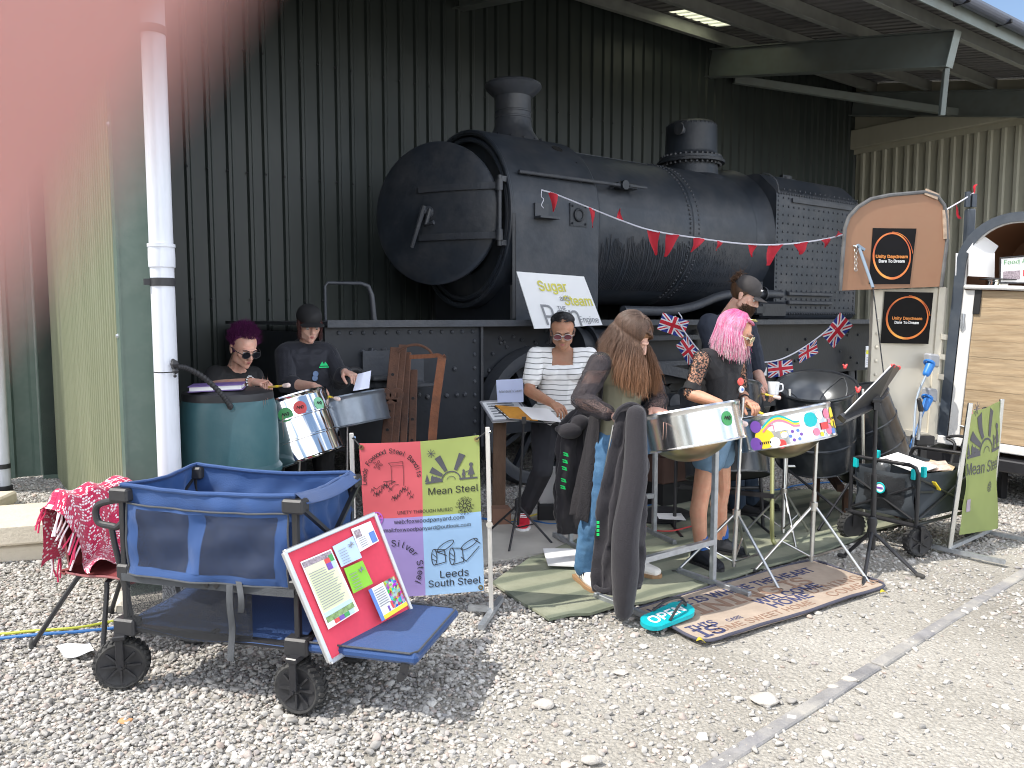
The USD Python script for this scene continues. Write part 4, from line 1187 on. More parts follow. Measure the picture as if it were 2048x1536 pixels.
t.part('strap', tube(curve([fa + V(0, 0, .055) + fxx * .12 + fyy * .06, fa + V(0, 0, .1) + fxx * .18 + fyy * .03, fa + V(0, 0, .11) + fxx * .25, fa + V(0, 0, .06) + fxx * .29, fa + V(0, 0, .1) + fxx * .22 - fyy * .03, fa + V(0, 0, .055) + fxx * .12 - fyy * .055], 36), .007, 8), black_plastic)


def paper(name, label, px4, z, mt=white, th=.003, catg='paper', lift=0.0):
    q = [G(a, b, z) for a, b in px4]
    if lift:
        q[1] = q[1] + V(0, 0, lift)
    return solo(name, label, catg, quad(*q, th), mt, False)


q = [G(112, 1296, .02), G(128, 1318, .02), G(188, 1307, .022), G(180, 1287, .022)]
solo('paper_sheet', 'blank white sheet lying on the gravel behind the legs of the red chair', 'paper', sheet(lambda u, v: bil(q, u, v) + V(0, 0, .006 + .008 * math.sin(u * 5 + v * 3)), 10, 6, .002), white, 40)
q = [G(1086, 1104, .03), G(1096, 1136, .03), G(1175, 1140, .03), G(1160, 1106, .03)]
t = Thing('song_book', 'white booklet with a red strip lying open on the carpet behind the jeans', 'booklet', q[0])
t.part('pages', sheet(lambda u, v: bil(q, u, v) + V(0, 0, .012 + .014 * u * (1 - u)), 12, 4, .012), white, 40)
t.part('strip', sheet(lambda u, v: bil(q, .12 + u * .1, .0 + v * .55) + V(0, 0, .0175), 3, 3, .002), red_st, False)
# yellow leaves
leafm = M('yellow_leaf', (.6, .5, .05), .6, transl=.3)
for k, (a, b, lbl) in enumerate(((1402, 1284, 'small yellow leaf at the near corner of the brown mat'), (1768, 1187, 'small yellow leaf at the right corner of the mat'))):
    o = G(a, b, .02)
    solo('fallen_leaf', lbl, 'leaf', sheet(lambda u, v: o + V((u - .5) * .045, (v - .5) * .035 * math.sin(PI * (u * .9 + .05)), .012 * math.sin(u * 4) + .006), 8, 4, .001), leafm, 40)

# bags and boxes at the back of the carpet
bag = as_mesh(hull(ell(G(1330, 1040) + V(0, 0, .05), (.2, .13, .05)), ell(G(1318, 1048) + V(0, 0, .035), (.16, .1, .03))))
t = Thing('black_bag', 'flat black bag with a white printed panel on the carpet behind the stand', 'bag', G(1330, 1045))
t.part('body', bag, M('bag_cloth', (.012, .012, .015), .8, bump=.3), 50)
t.part('panel', quad(G(1312, 1026, .11), G(1318, 1037, .095), G(1372, 1040, .095), G(1362, 1026, .105), .003), white, False)
t.part('piping', tube(curve([G(1280, 1042, .05), G(1300, 1058, .04), G(1340, 1062, .04), G(1385, 1052, .05)], 20), .005, 6), red_st)
case_b = M('brown_case', (.075, .04, .03), .6, var=.2, scale=5, bump=.2)
for k, (x_, y_, Y, sz, lbl) in enumerate(((1335, 965, 6.3, (.42, .3, .22), 'dark brown wooden case behind the grey stand, right of the hoodie'), (1262, 968, 6.5, (.3, .3, .26), 'dark brown box half hidden behind the hanging hoodie'))):
    q = G(x_, 1040 - 18 * k)
    q = V(P(x_, 950, Y)[0], Y, 0)
    t = Thing('wooden_case', lbl, 'case', q)
    t.part('body', box(q + V(0, 0, .2 + sz[2] / 2), sz, (BAX, AAX, UP), .008), case_b, False)
    t.part('lid', box(q + V(0, 0, .2 + sz[2] + .02), (sz[0] + .01, sz[1] + .01, .035), (BAX, AAX, UP), .008), case_b, False)
    t.part('pallet', box(q + V(0, 0, .1), (sz[0], sz[1], .2), (BAX, AAX, UP)), drum_bottom, False)
q = G(1001, 1040) + V(.0, -.12, 0)
solo('cardboard_box', 'small cardboard box at the foot of the brown post', 'box', box(q + V(0, 0, .065), (.14, .12, .13), (V(1, .2, 0), V(-.2, 1, 0), UP), .004), M('cardboard', (.22, .12, .08), .8, bump=.2), False)
q = G(1104, 1062) + V(0, .3, 0)
t = Thing('white_marker', 'short white board on a black block behind the woman in stripes', 'marker', q)
t.part('board', box(q + V(0, 0, .27), (.16, .05, .28), None, .006), M('offwhite_board', (.55, .55, .55), .6), False)
t.part('block', box(q + V(0, 0, .065), (.19, .12, .13), None, .01), black_plastic, False)

# ---------------------------------------------------------------- cables
def cable(label, pxs, r, mt, z=.02):
    pts = curve([G(a, b, z) for a, b in pxs], 70)
    pts[:, 2] = .012 + .008 * meshkit.noise(pts * 5, 8) + gz(pts[:, 0], pts[:, 1])
    return solo('cable', label, 'cable', tube(pts, r, 8), mt, True)


blue_c = M('blue_cable', (.03, .14, .38), .5)
yg = M('yellow_green_hose', (.42, .45, .05), .5)
cable('blue cable on the gravel at the left, passing under the red chair', [(-40, 1276), (60, 1270), (150, 1262), (250, 1252), (320, 1262), (420, 1262), (520, 1240)], .008, blue_c)
cable('yellow-green hose on the gravel at the left, behind the blue cable', [(-40, 1268), (60, 1262), (150, 1254), (230, 1240), (300, 1236), (420, 1216), (540, 1186), (640, 1172)], .007, yg)
cable('long blue cable along the back of the carpet', [(960, 1036), (1020, 1042), (1060, 1040), (1110, 1046), (1200, 1032), (1280, 1014), (1390, 1000), (1500, 988), (1600, 970), (1720, 958), (1790, 950)], .008, blue_c)
cable('yellow cable on the gravel behind the music stand', [(1000, 1044), (1050, 1034), (1085, 1026), (1110, 1030), (1180, 1022)], .008, M('yellow_cable', (.6, .5, .06), .5))

# ---------------------------------------------------------------- music stands
def desk(t, corners, mt, th=.006):
    t.part('desk', quad(*corners, th), mt, False)


hub = G(1036, 1078); hub = V(hub[0], hub[1], 0)
t = Thing('music_stand', 'folding black music stand with an orange folder, in front of the woman in stripes', 'music stand', hub)
ptop = P(1048, 838, 5.15)
t.part('pole', tube([hub + V(0, 0, .1), ptop], .009, 10), black_metal)
hbz = hub + V(0, 0, .24)
t.part('hub', lathe([(.012, -.05), (.022, -.04), (.022, .04), (.012, .05)], hbz, UP, 12), black_plastic)
for (a, b) in ((1018, 1103), (978, 1062), (1104, 1086)):
    t.part('leg', tube([hbz, G(a, b, .012)], .008, 8), black_metal)
    t.part('brace', tube([hub + V(0, 0, .08), (hbz + G(a, b, .012)) / 2], .005, 6), black_metal)
dk = [P(982, 812, 5.4), P(1012, 838, 5.2), P(1128, 850, 5.2), P(1100, 822, 5.4)]
t.part('wire_desk', cat(*[tube([bil(dk, u, 0), bil(dk, u, 1)], .004, 6) for u in (.05, .35, .65, .95)], *[tube([bil(dk, 0, v), bil(dk, 1, v)], .004, 6) for v in (0, .5, 1)], tube([bil(dk, .05, 0), bil(dk, .6, 1)], .004, 6), tube([bil(dk, .95, 0), bil(dk, .4, 1)], .004, 6), bar(ptop - V(0, 0, .03), ptop + V(0, 0, .015), .03, .03)), black_metal)
dn_ = unit(np.cross(dk[1] - dk[0], dk[3] - dk[0])); dn_ = dn_ if dn_[2] > 0 else -dn_
t = Thing('orange_folder', 'orange song folder lying on the black music stand', 'folder', bil(dk, .45, .5))
off = lambda u, v, h: bil(dk, u, v) + dn_ * h
t.part('cover', quad(off(.06, .02, .012), off(.06, 1, .012), off(.55, 1, .012), off(.55, .02, .012), .003), M('orange_card', (.55, .25, .03), .6, dirt=(.2, .06, .02), dirt_scale=6), False)
t.part('pages', quad(off(.45, .02, .018), off(.45, .98, .018), off(.97, .98, .018), off(.97, .02, .018), .003), white, False)

hub = G(1744, 1128); hub = V(hub[0], hub[1], 0)
t = Thing('music_stand', 'tall black music stand with a solid desk, at the right end of the mat', 'music stand', hub)
ptop = P(1752, 800, 4.72)
hbz = P(1744, 1055, 4.68)
t.part('pole', tube([hub + V(0, 0, .09), ptop], .012, 12), black_metal)
t.part('sleeve', tube([hub + V(0, 0, .1), hub * .45 + ptop * .55], .016, 12), black_metal)
t.part('hub', lathe([(.016, -.07), (.026, -.06), (.028, -.02), (.024, .0), (.03, .03), (.026, .06), (.016, .07)], hbz, UP, 14), black_plastic)
for (a, b) in ((1688, 1112), (1726, 1172), (1836, 1150)):
    e = G(a, b, .014)
    t.part('leg', tube([hbz - V(0, 0, .02), e], .011, 8), black_metal)
    t.part('foot', bone(e, e + unit((e - hub) * (1, 1, 0)) * .03, .016, .013, 10), rubber)
dl = [P(1790, 730, 4.6), P(1683, 838, 4.5), P(1753, 806, 4.8), P(1801, 736, 4.9)]
t.part('desk', quad(dl[0], dl[1], dl[2], dl[3], .006), black_metal, False)
t.part('lip', bar(dl[1], dl[2], .03, .05, unit(np.cross(dl[1] - dl[0], dl[3] - dl[0]))), black_metal, False)
t.part('desk_clamp', cat(bar(ptop - V(0, 0, .06), ptop + V(0, 0, .03), .035, .03), lathe([(.02, -.03), (.02, .03), (0, .03)], ptop, V(1, 0, 0), 12)), black_plastic)
nl = unit(np.cross(dl[1] - dl[0], dl[3] - dl[0])); nl = nl if nl[0] < 0 else -nl
t = Thing('music_sheets', 'white music sheets held by red clips on the tall black music stand', 'paper', bil(dl, .5, 1))
t.part('sheets', quad(*[bil(dl, u, v) + nl * .012 for u, v in ((.06, .02), (.06, .94), (.94, .94), (.94, .02))], .006), white, False)
for u, v in ((.9, .02), (.08, .03)):
    t.part('clip', box(bil(dl, u, v) + nl * .008, (.025, .025, .025), None, .006), red_st, False)

# ---------------------------------------------------------------- banners
def banner_fn(c, amp, seed, tension=.012):
    n = unit(np.cross(c[1] - c[0], c[3] - c[0]))
    n = n if n[1] < 0 else -n

    def fn(u, v, off=0.0):
        p = bil(c, u, v)
        w = amp * (math.sin(v * 9 + u * 3 + seed) * .35 + math.sin(u * 7 - v * 4 + seed * 2) * .3 + math.sin(v * 23 + u * 2) * .13 * (1 - u) + .6 * math.sin(PI * u) * v)
        sag = tension * math.sin(PI * u) * (1 - v)
        return p + n * (w + off) - UP * sag
    return fn, n


def warp(mesh2d, fn, W, H, off):
    """2-D print (x right, y down from the top, in metres) laid on the cloth"""
    m = mesh2d.copy()
    v = np.array(m.vertices)
    m.vertices = np.array([fn(x / W, y / H, off + z * .5) for x, y, z in v])
    m.invert()
    return m


def flat_text(t_, h, x, y, squash=1.0, bold=False, center=False, slope=0.0):
    m = meshkit.text_mesh(t_, h, .001, bold)
    m.apply_scale((squash, 1, 1))
    if center:
        m.apply_translation((-m.bounds[:, 0].mean(), 0, 0))
    v = np.array(m.vertices)
    m.vertices = np.stack([x + v[:, 0], y - v[:, 1] - slope * v[:, 0], v[:, 2]], 1)
    return m


def flat_arc(t_, h, cx, cy, R, a0, a1):
    out = []
    for i, ch in enumerate(t_):
        if ch == ' ':
            continue
        a = a0 + (a1 - a0) * (i + .5) / len(t_)
        m = meshkit.text_mesh(ch, h, .001)
        m.apply_translation((-m.bounds[:, 0].mean(), 0, 0))
        v = np.array(m.vertices)
        # a measured clockwise from the top
        ca_, sa_ = math.cos(a), math.sin(a)
        X = v[:, 0] * ca_ + (R + v[:, 1]) * sa_
        Yd = v[:, 0] * sa_ - (R + v[:, 1]) * ca_
        m.vertices = np.stack([cx + X, cy + Yd, v[:, 2]], 1)
        out.append(m)
    return cat(*out)


def flat_shape(g):
    gs = [q for q in getattr(g, 'geoms', [g]) if q.geom_type == 'Polygon' and q.area > 1e-8]
    return cat(*[trimesh.creation.extrude_polygon(q, .001, engine='earcut') for q in gs]).subdivide_to_size(.05)


b4 = [P(720, 886, 3.98), P(733, 1198, 3.95), P(968, 1182, 3.83), P(958, 870, 3.85)]
Wb = np.linalg.norm(b4[3] - b4[0]); Hb = np.linalg.norm(b4[1] - b4[0])
fn4, n4 = banner_fn(b4, .016, 1.0)
ban = Thing('band_banner', 'four-coloured band banner in red, green, purple and blue stretched between two poles', 'banner', gnd(840, 3.9))
cols = {'red': (.66, .12, .14), 'green': (.36, .43, .13), 'purple': (.36, .28, .60), 'blue': (.36, .56, .82)}
for nm, u0, u1, v0, v1 in (('red', 0, .515, 0, .485), ('green', .515, 1, 0, .485), ('purple', 0, .515, .485, 1), ('blue', .515, 1, .485, 1)):
    ban.part('panel', sheet(lambda u, v: fn4(u0 + (u1 - u0) * u, v0 + (v1 - v0) * v), 22, 28, .0), M('banner_' + nm, cols[nm], .55, var=.04, transl=.35), True, label=nm + ' quarter of the banner')
ink = black_text
grey_ink = M('grey_ink', (.06, .06, .07), .6)
W_, H_ = Wb, Hb
pr = lambda m, mt=ink, nm='print', off=.0022: ban.part(nm, warp(m, fn4, W_, H_, off), mt, False)
pr(flat_arc('Leeds Foxwood Steel Bandits', .026, W_ * .26, H_ * .235, W_ * .215, -1.75, 1.55), nm='lettering')
# line drawing of a drum, a flower and leaves
art = [line2([(.1 * W_ + .02 * k, .28 * H_ + .012 * math.sin(k * 1.7)) for k in range(8)], .0022), line2([(W_ * .24, H_ * .13), (W_ * .26, H_ * .15), (W_ * .26, H_ * .27)], .0022), line2([(W_ * .24, H_ * .13), (W_ * .36, H_ * .125), (W_ * .36, H_ * .28)], .0022), line2([(W_ * .26, H_ * .15), (W_ * .36, H_ * .15)], .002)]
for k in range(5):
    a = k * 1.26
    art.append(line2([(W_ * .15 + .004 * math.cos(a), H_ * .14 + .004 * math.sin(a)), (W_ * .15 + .02 * math.cos(a - .3), H_ * .14 + .02 * math.sin(a - .3)), (W_ * .15 + .026 * math.cos(a), H_ * .14 + .026 * math.sin(a)), (W_ * .15 + .02 * math.cos(a + .3), H_ * .14 + .02 * math.sin(a + .3)), (W_ * .15 + .004 * math.cos(a), H_ * .14 + .004 * math.sin(a))], .002))
for k in range(16):
    x_, y_ = W_ * (.08 + .35 * k / 16), H_ * (.29 + .03 * math.sin(k * .9) + (.03 if k > 7 else 0))
    art.append(line2([(x_, y_ + .02), (x_ + .006, y_), (x_ + .014, y_ + .014), (x_ + .02, y_ - .006)], .0026))
art.append(line2([(W_ * .19, H_ * .25), (W_ * .25, H_ * .245), (W_ * .29, H_ * .25), (W_ * .25, H_ * .262)], .003))
pr(flat_shape(unary_union(art)), nm='drawing')
# green quarter: sun rays, figures, hills
cx_, cy_ = W_ * .76, H_ * .265
ga_ = []
for a, r0_, r1_, w_ in ((-1.05, .055, .125, .034), (-.5, .055, .145, .036), (.45, .055, .145, .036), (-1.4, .06, .11, .02)):
    d_ = V(math.sin(a), -math.cos(a)); p_ = V(d_[1], -d_[0])
    q0, q1 = V(cx_, cy_) + d_ * r0_, V(cx_, cy_) + d_ * r1_
    ga_.append(sg.Polygon([q0 - p_ * w_ * .25, q0 + p_ * w_ * .25, q1 + p_ * w_ * .5, q1 - p_ * w_ * .5]))
ga_.append(line2([(cx_ + .05 * math.sin(a), cy_ - .045 * math.cos(a)) for a in np.linspace(-1.5, 1.5, 14)], .006))
ga_.append(sg.Polygon([(cx_ - .14, cy_ + .004), (cx_ - .05, cy_ - .012), (cx_ - .045, cy_ + .006), (cx_ - .14, cy_ + .012)]))
ga_.append(sg.Polygon([(cx_ + .045, cy_ - .006), (cx_ + .14, cy_ - .004), (cx_ + .14, cy_ + .004), (cx_ + .045, cy_ + .004)]))
for x_, s_ in ((-.13, 1), (-.1, .9), (-.08, .7)):
    ga_.append(sg.Polygon([(cx_ + x_ - .012 * s_, cy_), (cx_ + x_, cy_ - .04 * s_), (cx_ + x_ + .012 * s_, cy_)]))
for x_, s_ in ((.068, .7), (.108, 1.15)):
    ga_ += [sg.Point(cx_ + x_, cy_ - .062 * s_).buffer(.009 * s_), sg.Polygon([(cx_ + x_ - .005, cy_ - .055 * s_), (cx_ + x_ + .005, cy_ - .055 * s_), (cx_ + x_ + .016 * s_, cy_ - .018), (cx_ + x_ - .016 * s_, cy_ - .018)]), sg.box(cx_ + x_ - .007, cy_ - .02, cx_ + x_ - .002, cy_), sg.box(cx_ + x_ + .002, cy_ - .02, cx_ + x_ + .007, cy_)]
ga_.append(line2([(cx_ + .068, cy_ - .03), (cx_ + .108, cy_ - .045)], .004))
for k in range(8):
    a = k * PI / 4
    ga_.append(line2([(W_ * .6, H_ * .085), (W_ * .6 + .022 * math.cos(a), H_ * .085 + .022 * math.sin(a))], .003))
ga_.append(line2([(cx_ + .022 * math.cos(a), cy_ - .002 + .018 * math.sin(a)) for a in np.linspace(PI, 2 * PI, 9)], .0025))
pr(flat_shape(unary_union(ga_)), grey_ink, nm='drawing')
pr(flat_text('Mean Steel', .036, W_ * .775, H_ * .35, 1.05, center=True), nm='lettering')
pr(flat_text('UNITY THROUGH MUSIC', .017, W_ * .30, H_ * .462, 1.05), nm='lettering')
rx, ry = W_ * .87, H_ * .438
rs = []
for k in range(9):
    a = k * 2 * PI / 9
    rs.append(line2([(rx + .014 * math.cos(a), ry + .014 * math.sin(a)), (rx + .034 * math.cos(a + .3), ry + .034 * math.sin(a + .3)), (rx + .03 * math.cos(a - .2), ry + .03 * math.sin(a - .2))], .004))
rs.append(sg.Point(rx, ry).buffer(.013).difference(sg.Point(rx, ry).buffer(.009)))
pr(flat_shape(unary_union(rs)), nm='drawing')
pr(flat_arc('FOXWOOD PANYARD', .013, rx, ry, .036, -1.8, 4.2), nm='lettering')
pr(flat_text('web:foxwoodpanyard.com', .022, W_ * .27, H_ * .522, 1.0), nm='lettering')
pr(flat_text('email:foxwoodpanyard@outlook.com', .02, W_ * .16, H_ * .572, 1.0), nm='lettering')
pr(flat_arc('Leeds Silver Steel', .034, W_ * .26, H_ * .82, W_ * .2, -1.2, 2.2), nm='lettering')
ps = [sg.Point(W_ * .12, H_ * .485).buffer(.036).difference(sg.Point(W_ * .12, H_ * .485).buffer(.03))] + [line2([(W_ * .12 + .032 * math.cos(a), H_ * .485 + .032 * math.sin(a)), (W_ * .12 - .02 * math.cos(a + .5), H_ * .485 - .02 * math.sin(a + .5))], .005) for a in np.linspace(0, 5.5, 7)]
pr(flat_shape(unary_union(ps)), M('violet_print', (.42, .1, .5), .6), nm='drawing', off=.003)
dr = []
for (x_, y_, w_, h_, rot) in ((.60, .755, .03, .085, 0), (.745, .76, .034, .09, 0)):
    X, Y_ = W_ * x_, H_ * y_
    e_ = sa.scale(sg.Point(X, Y_).buffer(1.0), .014, h_ / 2)
    dr += [e_.boundary.buffer(.002), line2([(X, Y_ - h_ / 2), (X + .055, Y_ - h_ / 2 + .006), (X + .06, Y_ + h_ / 2 - .012), (X, Y_ + h_ / 2)], .004), line2([(X - .01, Y_ - .02), (X + .01, Y_)], .003), line2([(X - .01, Y_ + .01), (X + .01, Y_ + .02)], .003)]
for (x0_, y0_, x1_, y1_) in ((.63, .715, .76, .66), (.85, .72, .93, .66)):
    dr += [sa.rotate(sa.scale(sg.Point(W_ * (x0_ + x1_) / 2, H_ * (y0_ + y1_) / 2 - .0).buffer(1.0), .05, .016), -30).boundary.buffer(.002)]
dr += [line2([(W_ * .82, H_ * .77), (W_ * .86, H_ * .8), (W_ * .97, H_ * .71)], .004), line2([(W_ * .62, H_ * .72), (W_ * .7, H_ * .75)], .004), line2([(W_ * .93, H_ * .66), (W_ * .98, H_ * .69)], .004)]
pr(flat_shape(unary_union(dr)), nm='drawing')
pr(flat_text('Leeds', .038, W_ * .76, H_ * .893, 1.05, center=True), nm='lettering')
pr(flat_text('South Steel', .036, W_ * .76, H_ * .948, 1.05, center=True), nm='lettering')
pl_b, pr_b = gnd(706, 3.99), gnd(982, 3.82)
for a, b in ((pl_b, P(703, 866, 3.99)), (pr_b, P(975, 854, 3.82))):
    up_ = ban.part('pole', bar(a + V(0, 0, .02), b, .022, .018, V(0, -1, 0), .003), M('alu_pole', (.62, .6, .56), .4, .6, var=.1), False)
    ban.part('knob', cat(disc(a * .5 + b * .5 + V(0, -.014, 0), .017, V(0, 1, 0), .015, 14), tube([b - V(0, 0, .03), b + V(.02, -.01, -.02)], .007, 8)), chrome, under=up_)
    d_ = unit((pr_b - pl_b) * (1, 1, 0)); nn_ = V(-d_[1], d_[0], 0)
    ban.part('foot', cat(bar(a - nn_ * .2 + V(0, 0, .03), a + nn_ * .2 + V(0, 0, .03), .03, .025), bar(a + V(0, 0, .045), a - d_ * (.12 if a is pr_b else -.12) + V(0, 0, .045), .025, .025)), galv, False)
for (u, v), e in (((.02, .025), P(703, 872, 3.99)), ((.98, .025), P(975, 862, 3.82))):
    q = fn4(u, v, .004)
    ey_ = ban.part('eyelet', lathe([(.007, -.002), (.013, -.002), (.013, .003), (.007, .003), (.007, -.002)], q, n4, 14), M('brass', (.5, .4, .18), .3, 1.0), under=None)
    ban.part('cord', tube([q, e], .004, 6), black_plastic)
ban.part('eyelet', lathe([(.007, -.002), (.013, -.002), (.013, .003), (.007, .003), (.007, -.002)], fn4(.975, .975, .004), n4, 14), M('brass_b', (.5, .4, .18), .3, 1.0))

bR = [P(1942, 822, 4.93), P(1919, 1070, 4.88), P(1992, 1056, 5.28), P(2003, 802, 5.32)]
fnR, nR = banner_fn(bR, .02, 2.6)
WR = np.linalg.norm(bR[3] - bR[0]); HR = np.linalg.norm(bR[1] - bR[0])
ban2 = Thing('band_banner', 'narrow-looking green band banner turned sideways beside the trailer', 'banner', gnd(1950, 5.05))
ban2.part('cloth', sheet(lambda u, v: fnR(u, v), 24, 30), M('banner_green_b', (.33, .40, .14), .55, var=.05, transl=.35), True)
sc = WR * .95
m = flat_shape(sa.translate(sa.scale(unary_union(ga_), 2.0, 2.0, origin=(cx_, cy_)), WR * .5 - cx_, HR * .36 - cy_))
ban2.part('drawing', warp(m, fnR, WR, HR, .003), grey_ink, False)
ban2.part('lettering', warp(flat_text('Mean Steel', .075, WR * .5, HR * .52, 1.05, center=True), fnR, WR, HR, .003), grey_ink, False)
ban2.part('drawing', warp(flat_shape(sa.translate(unary_union(rs), WR * .7 - rx, HR * .65 - ry)), fnR, WR, HR, .003), grey_ink, False)
ban2.part('drawing', warp(flat_shape(sg.box(WR * .1, HR * .72, WR * .22, HR * .82)), fnR, WR, HR, .003), M('mauve_print', (.3, .25, .3), .6), False)
ql, qr = gnd(1908, 4.88), gnd(1987, 5.3)
for a, b in ((ql, P(1941, 806, 4.9)), (qr, P(2004, 798, 5.32))):
    ban2.part('pole', bar(a + V(0, 0, .02), b, .028, .02, V(0, -1, 0), .003), steel_tube, False)
    d_ = unit((qr - ql) * (1, 1, 0)); nn_ = V(-d_[1], d_[0], 0)
    ban2.part('foot', bar(a - nn_ * .32 + V(0, 0, .03), a + nn_ * .12 + V(0, 0, .03), .03, .025), galv, False)
ban2.part('cross_bar', bar(ql + V(0, 0, .045), qr + V(0, 0, .045), .025, .025), galv, False)
for (u, v), e in (((.02, .02), P(1941, 815, 4.9)), ((.98, .02), P(2004, 806, 5.32))):
    ban2.part('cord', tube([fnR(u, v, .004), e], .006, 6), pink_st if u < .5 else black_plastic)

# ================================================================ blue folding wagon
blue_cloth = M('blue_canvas', (.016, .062, .2), .75, var=.12, scale=4, bump=.25, bscale=220, sheen=.2, transl=.12)
blue_dark = M('blue_canvas_inside', (.012, .045, .165), .8, var=.12, scale=4, bump=.25, bscale=220, transl=.1)
net_blue = mesh_cloth('blue_black_net', (.012, .02, .045), 420.0, .42)
net_black = mesh_cloth('black_net', (.008, .009, .011), 380.0, .43)
webbing = M('grey_webbing', (.06, .065, .072), .8, var=.2, scale=30, bump=.4, bscale=300)
wl = G(247, 1376); wr = G(603, 1426)
WX = unit(wr - wl); WY = V(-WX[1], WX[0], 0)
WLEN, WDEP, WTOP = float(np.linalg.norm(wr - wl)) - .04, .46, .85


def WG(x, y, z):
    return wl + WX * (x + .035) + WY * y + UP * z


wag = Thing('folding_wagon', 'blue canvas folding wagon with black frame and fat wheels in the foreground', 'wagon', WG(WLEN / 2, WDEP / 2, 0), math.atan2(WX[1], WX[0]))
for x in (0, WLEN):
    for y in (0, WDEP):
        wag.part('post', bar(WG(x, y, .27), WG(x, y, WTOP - .02), .022, .026, WY, .003), black_metal, False)
        wag.part('corner_joint', box(WG(x, y, WTOP - .035), (.09, .06, .055), (WX, WY, UP), .008), black_plastic, False)
        wag.part('slide_joint', box(WG(x, y, .50), (.06, .045, .06), (WX, WY, UP), .008), black_plastic, False)
        wag.part('foot_joint', box(WG(x, y, .27), (.10, .06, .07), (WX, WY, UP), .008), black_plastic, False)
for y in (.03, WDEP + .028):
    wag.part('brace', cat(bar(WG(.02, y, WTOP - .05), WG(WLEN / 2 + .03, y, .47), .014, .02), bar(WG(WLEN - .02, y, WTOP - .05), WG(WLEN / 2 - .03, y, .47), .014, .02), bar(WG(.02, y, .49), WG(WLEN / 2 - .02, y, .47), .012, .018)), black_metal, False)
for x in (-.01, WLEN + .035):
    wag.part('brace', cat(bar(WG(x, .0, WTOP - .05), WG(x, WDEP, .47), .02, .014), bar(WG(x, WDEP, WTOP - .05), WG(x, .0, .47), .02, .014)), black_metal, False)
wag.part('base_tube', cat(*[bar(WG(0, y, .265), WG(WLEN, y, .265), .025, .025) for y in (0, WDEP)], *[bar(WG(x, 0, .265), WG(x, WDEP, .265), .025, .025) for x in (0, WLEN / 2, WLEN)]), black_metal, False)


def side(x0, y0, x1, y1, ztop, zbot, bulge, amp, seed, inward):
    a, b = WG(x0, y0, 0), WG(x1, y1, 0)
    n_ = unit(np.cross(b - a, UP)) * inward

    def fn(u, v):
        p = a + (b - a) * u
        z = ztop + (zbot - ztop) * v
        w = bulge * math.sin(PI * u) * math.sin(PI * min(v * .8 + .15, 1)) + .022 * (float(meshkit.fbm(V(u * 9, v * 6, seed * 5), 3, 2)) - .5) + amp * (math.sin(u * 13 + v * 5 + seed) * v + .8 * math.sin(u * 29 + seed * 2 - v * 7) * (v * (1 - v) * 4) + .5 * math.sin(v * 17 + u * 4))
        sag = .018 * math.sin(PI * u) * (1 - v)
        return p - n_ * w + UP * (z - sag)
    return fn


tub = [side(0, .0, WLEN, .0, WTOP, .49, .012, .008, 1.0, 1), side(WLEN, 0, WLEN, WDEP, WTOP, .49, .01, .007, 2.2, 1), side(WLEN, WDEP, 0, WDEP, WTOP, .49, .012, .01, 3.1, 1), side(0, WDEP, 0, 0, WTOP, .49, .01, .008, 4.4, 1)]
for f_ in tub:
    wag.part('tub_side', sheet(f_, 26, 18), blue_cloth, True)
wag.part('tub_floor', sheet(lambda u, v: WG(.01 + (WLEN - .02) * u, .01 + (WDEP - .02) * v, .495 - .03 * math.sin(PI * u) * math.sin(PI * v)), 12, 8), blue_dark, True)
# rolled rim of the tub
rim = []
for f_ in tub:
    rim += [f_(u, 0) for u in np.linspace(0, 1, 14)[:-1]]
wag.part('rim', tube(np.array(rim) + UP * .004, .009, 8, closed=True), blue_cloth)
# rim flap at the right end and the high-peaked cloth at the back
wag.part('rim_flap', sheet(lambda u, v: WG(WLEN + .004 + .045 * v, WDEP * u, WTOP + .008 - .02 * math.sin(PI * u) - .035 * v), 10, 4, .003), blue_cloth, True)
# front pocket with two net windows
F0 = tub[0]


def pocket(u, v):
    p = F0(.035 + .93 * u, .18 + .80 * v)
    return p - WY * (.012 + .012 * (float(meshkit.fbm(V(u * 12, v * 7, 3.3), 3, 6)) - .45) + .03 * math.sin(PI * u) ** .6 * math.sin(PI * v * .5 + .15) + .005 * math.sin(u * 19 + v * 6))


def strip(u0, u1, v0, v1, off=0.0):
    return lambda u, v: pocket(u0 + (u1 - u0) * u, v0 + (v1 - v0) * v) - WY * off


for (u0, u1, v0, v1) in ((0, .07, 0, 1), (.93, 1, 0, 1), (.07, .93, .88, 1.0), (.40, .49, .06, .88), (.07, .93, 0, .06)):
    wag.part('pocket_band', sheet(strip(u0, u1, v0, v1), 12, 10), blue_cloth, True)
for (u0, u1) in ((.07, .40), (.49, .93)):
    wag.part('pocket_net', sheet(strip(u0, u1, .06, .88), 14, 12), net_blue, True)
wag.part('piping', tube(np.array([pocket(u, v) - WY * .003 for u, v in [(a, 0) for a in np.linspace(0, 1, 14)] + [(1, b) for b in np.linspace(.1, 1, 8)] + [(a, 1) for a in np.linspace(.95, 0, 14)] + [(0, b) for b in np.linspace(.9, .1, 8)]]), .004, 6, closed=True), webbing)
# webbing belt, hanging strap, buckle
wag.part('belt', sheet(lambda u, v: WG(WLEN * u, -.022 - .004 * math.sin(u * 9), .497 - .03 * v - .004 * math.sin(PI * u)), 16, 1, .003), webbing, False)
wag.part('strap', sheet(lambda u, v: WG(.50 + .028 * u + .006 * math.sin(v * 6), -.045 - .012 * math.sin(v * 7), .50 - .30 * v), 2, 16, .003), webbing, True)
wag.part('strap', sheet(lambda u, v: WG(.53 + .03 * math.sin(v * 3) + .026 * u, -.03 - .03 * math.sin(v * 3.1), .51 - .12 * v), 2, 12, .003), webbing, True)
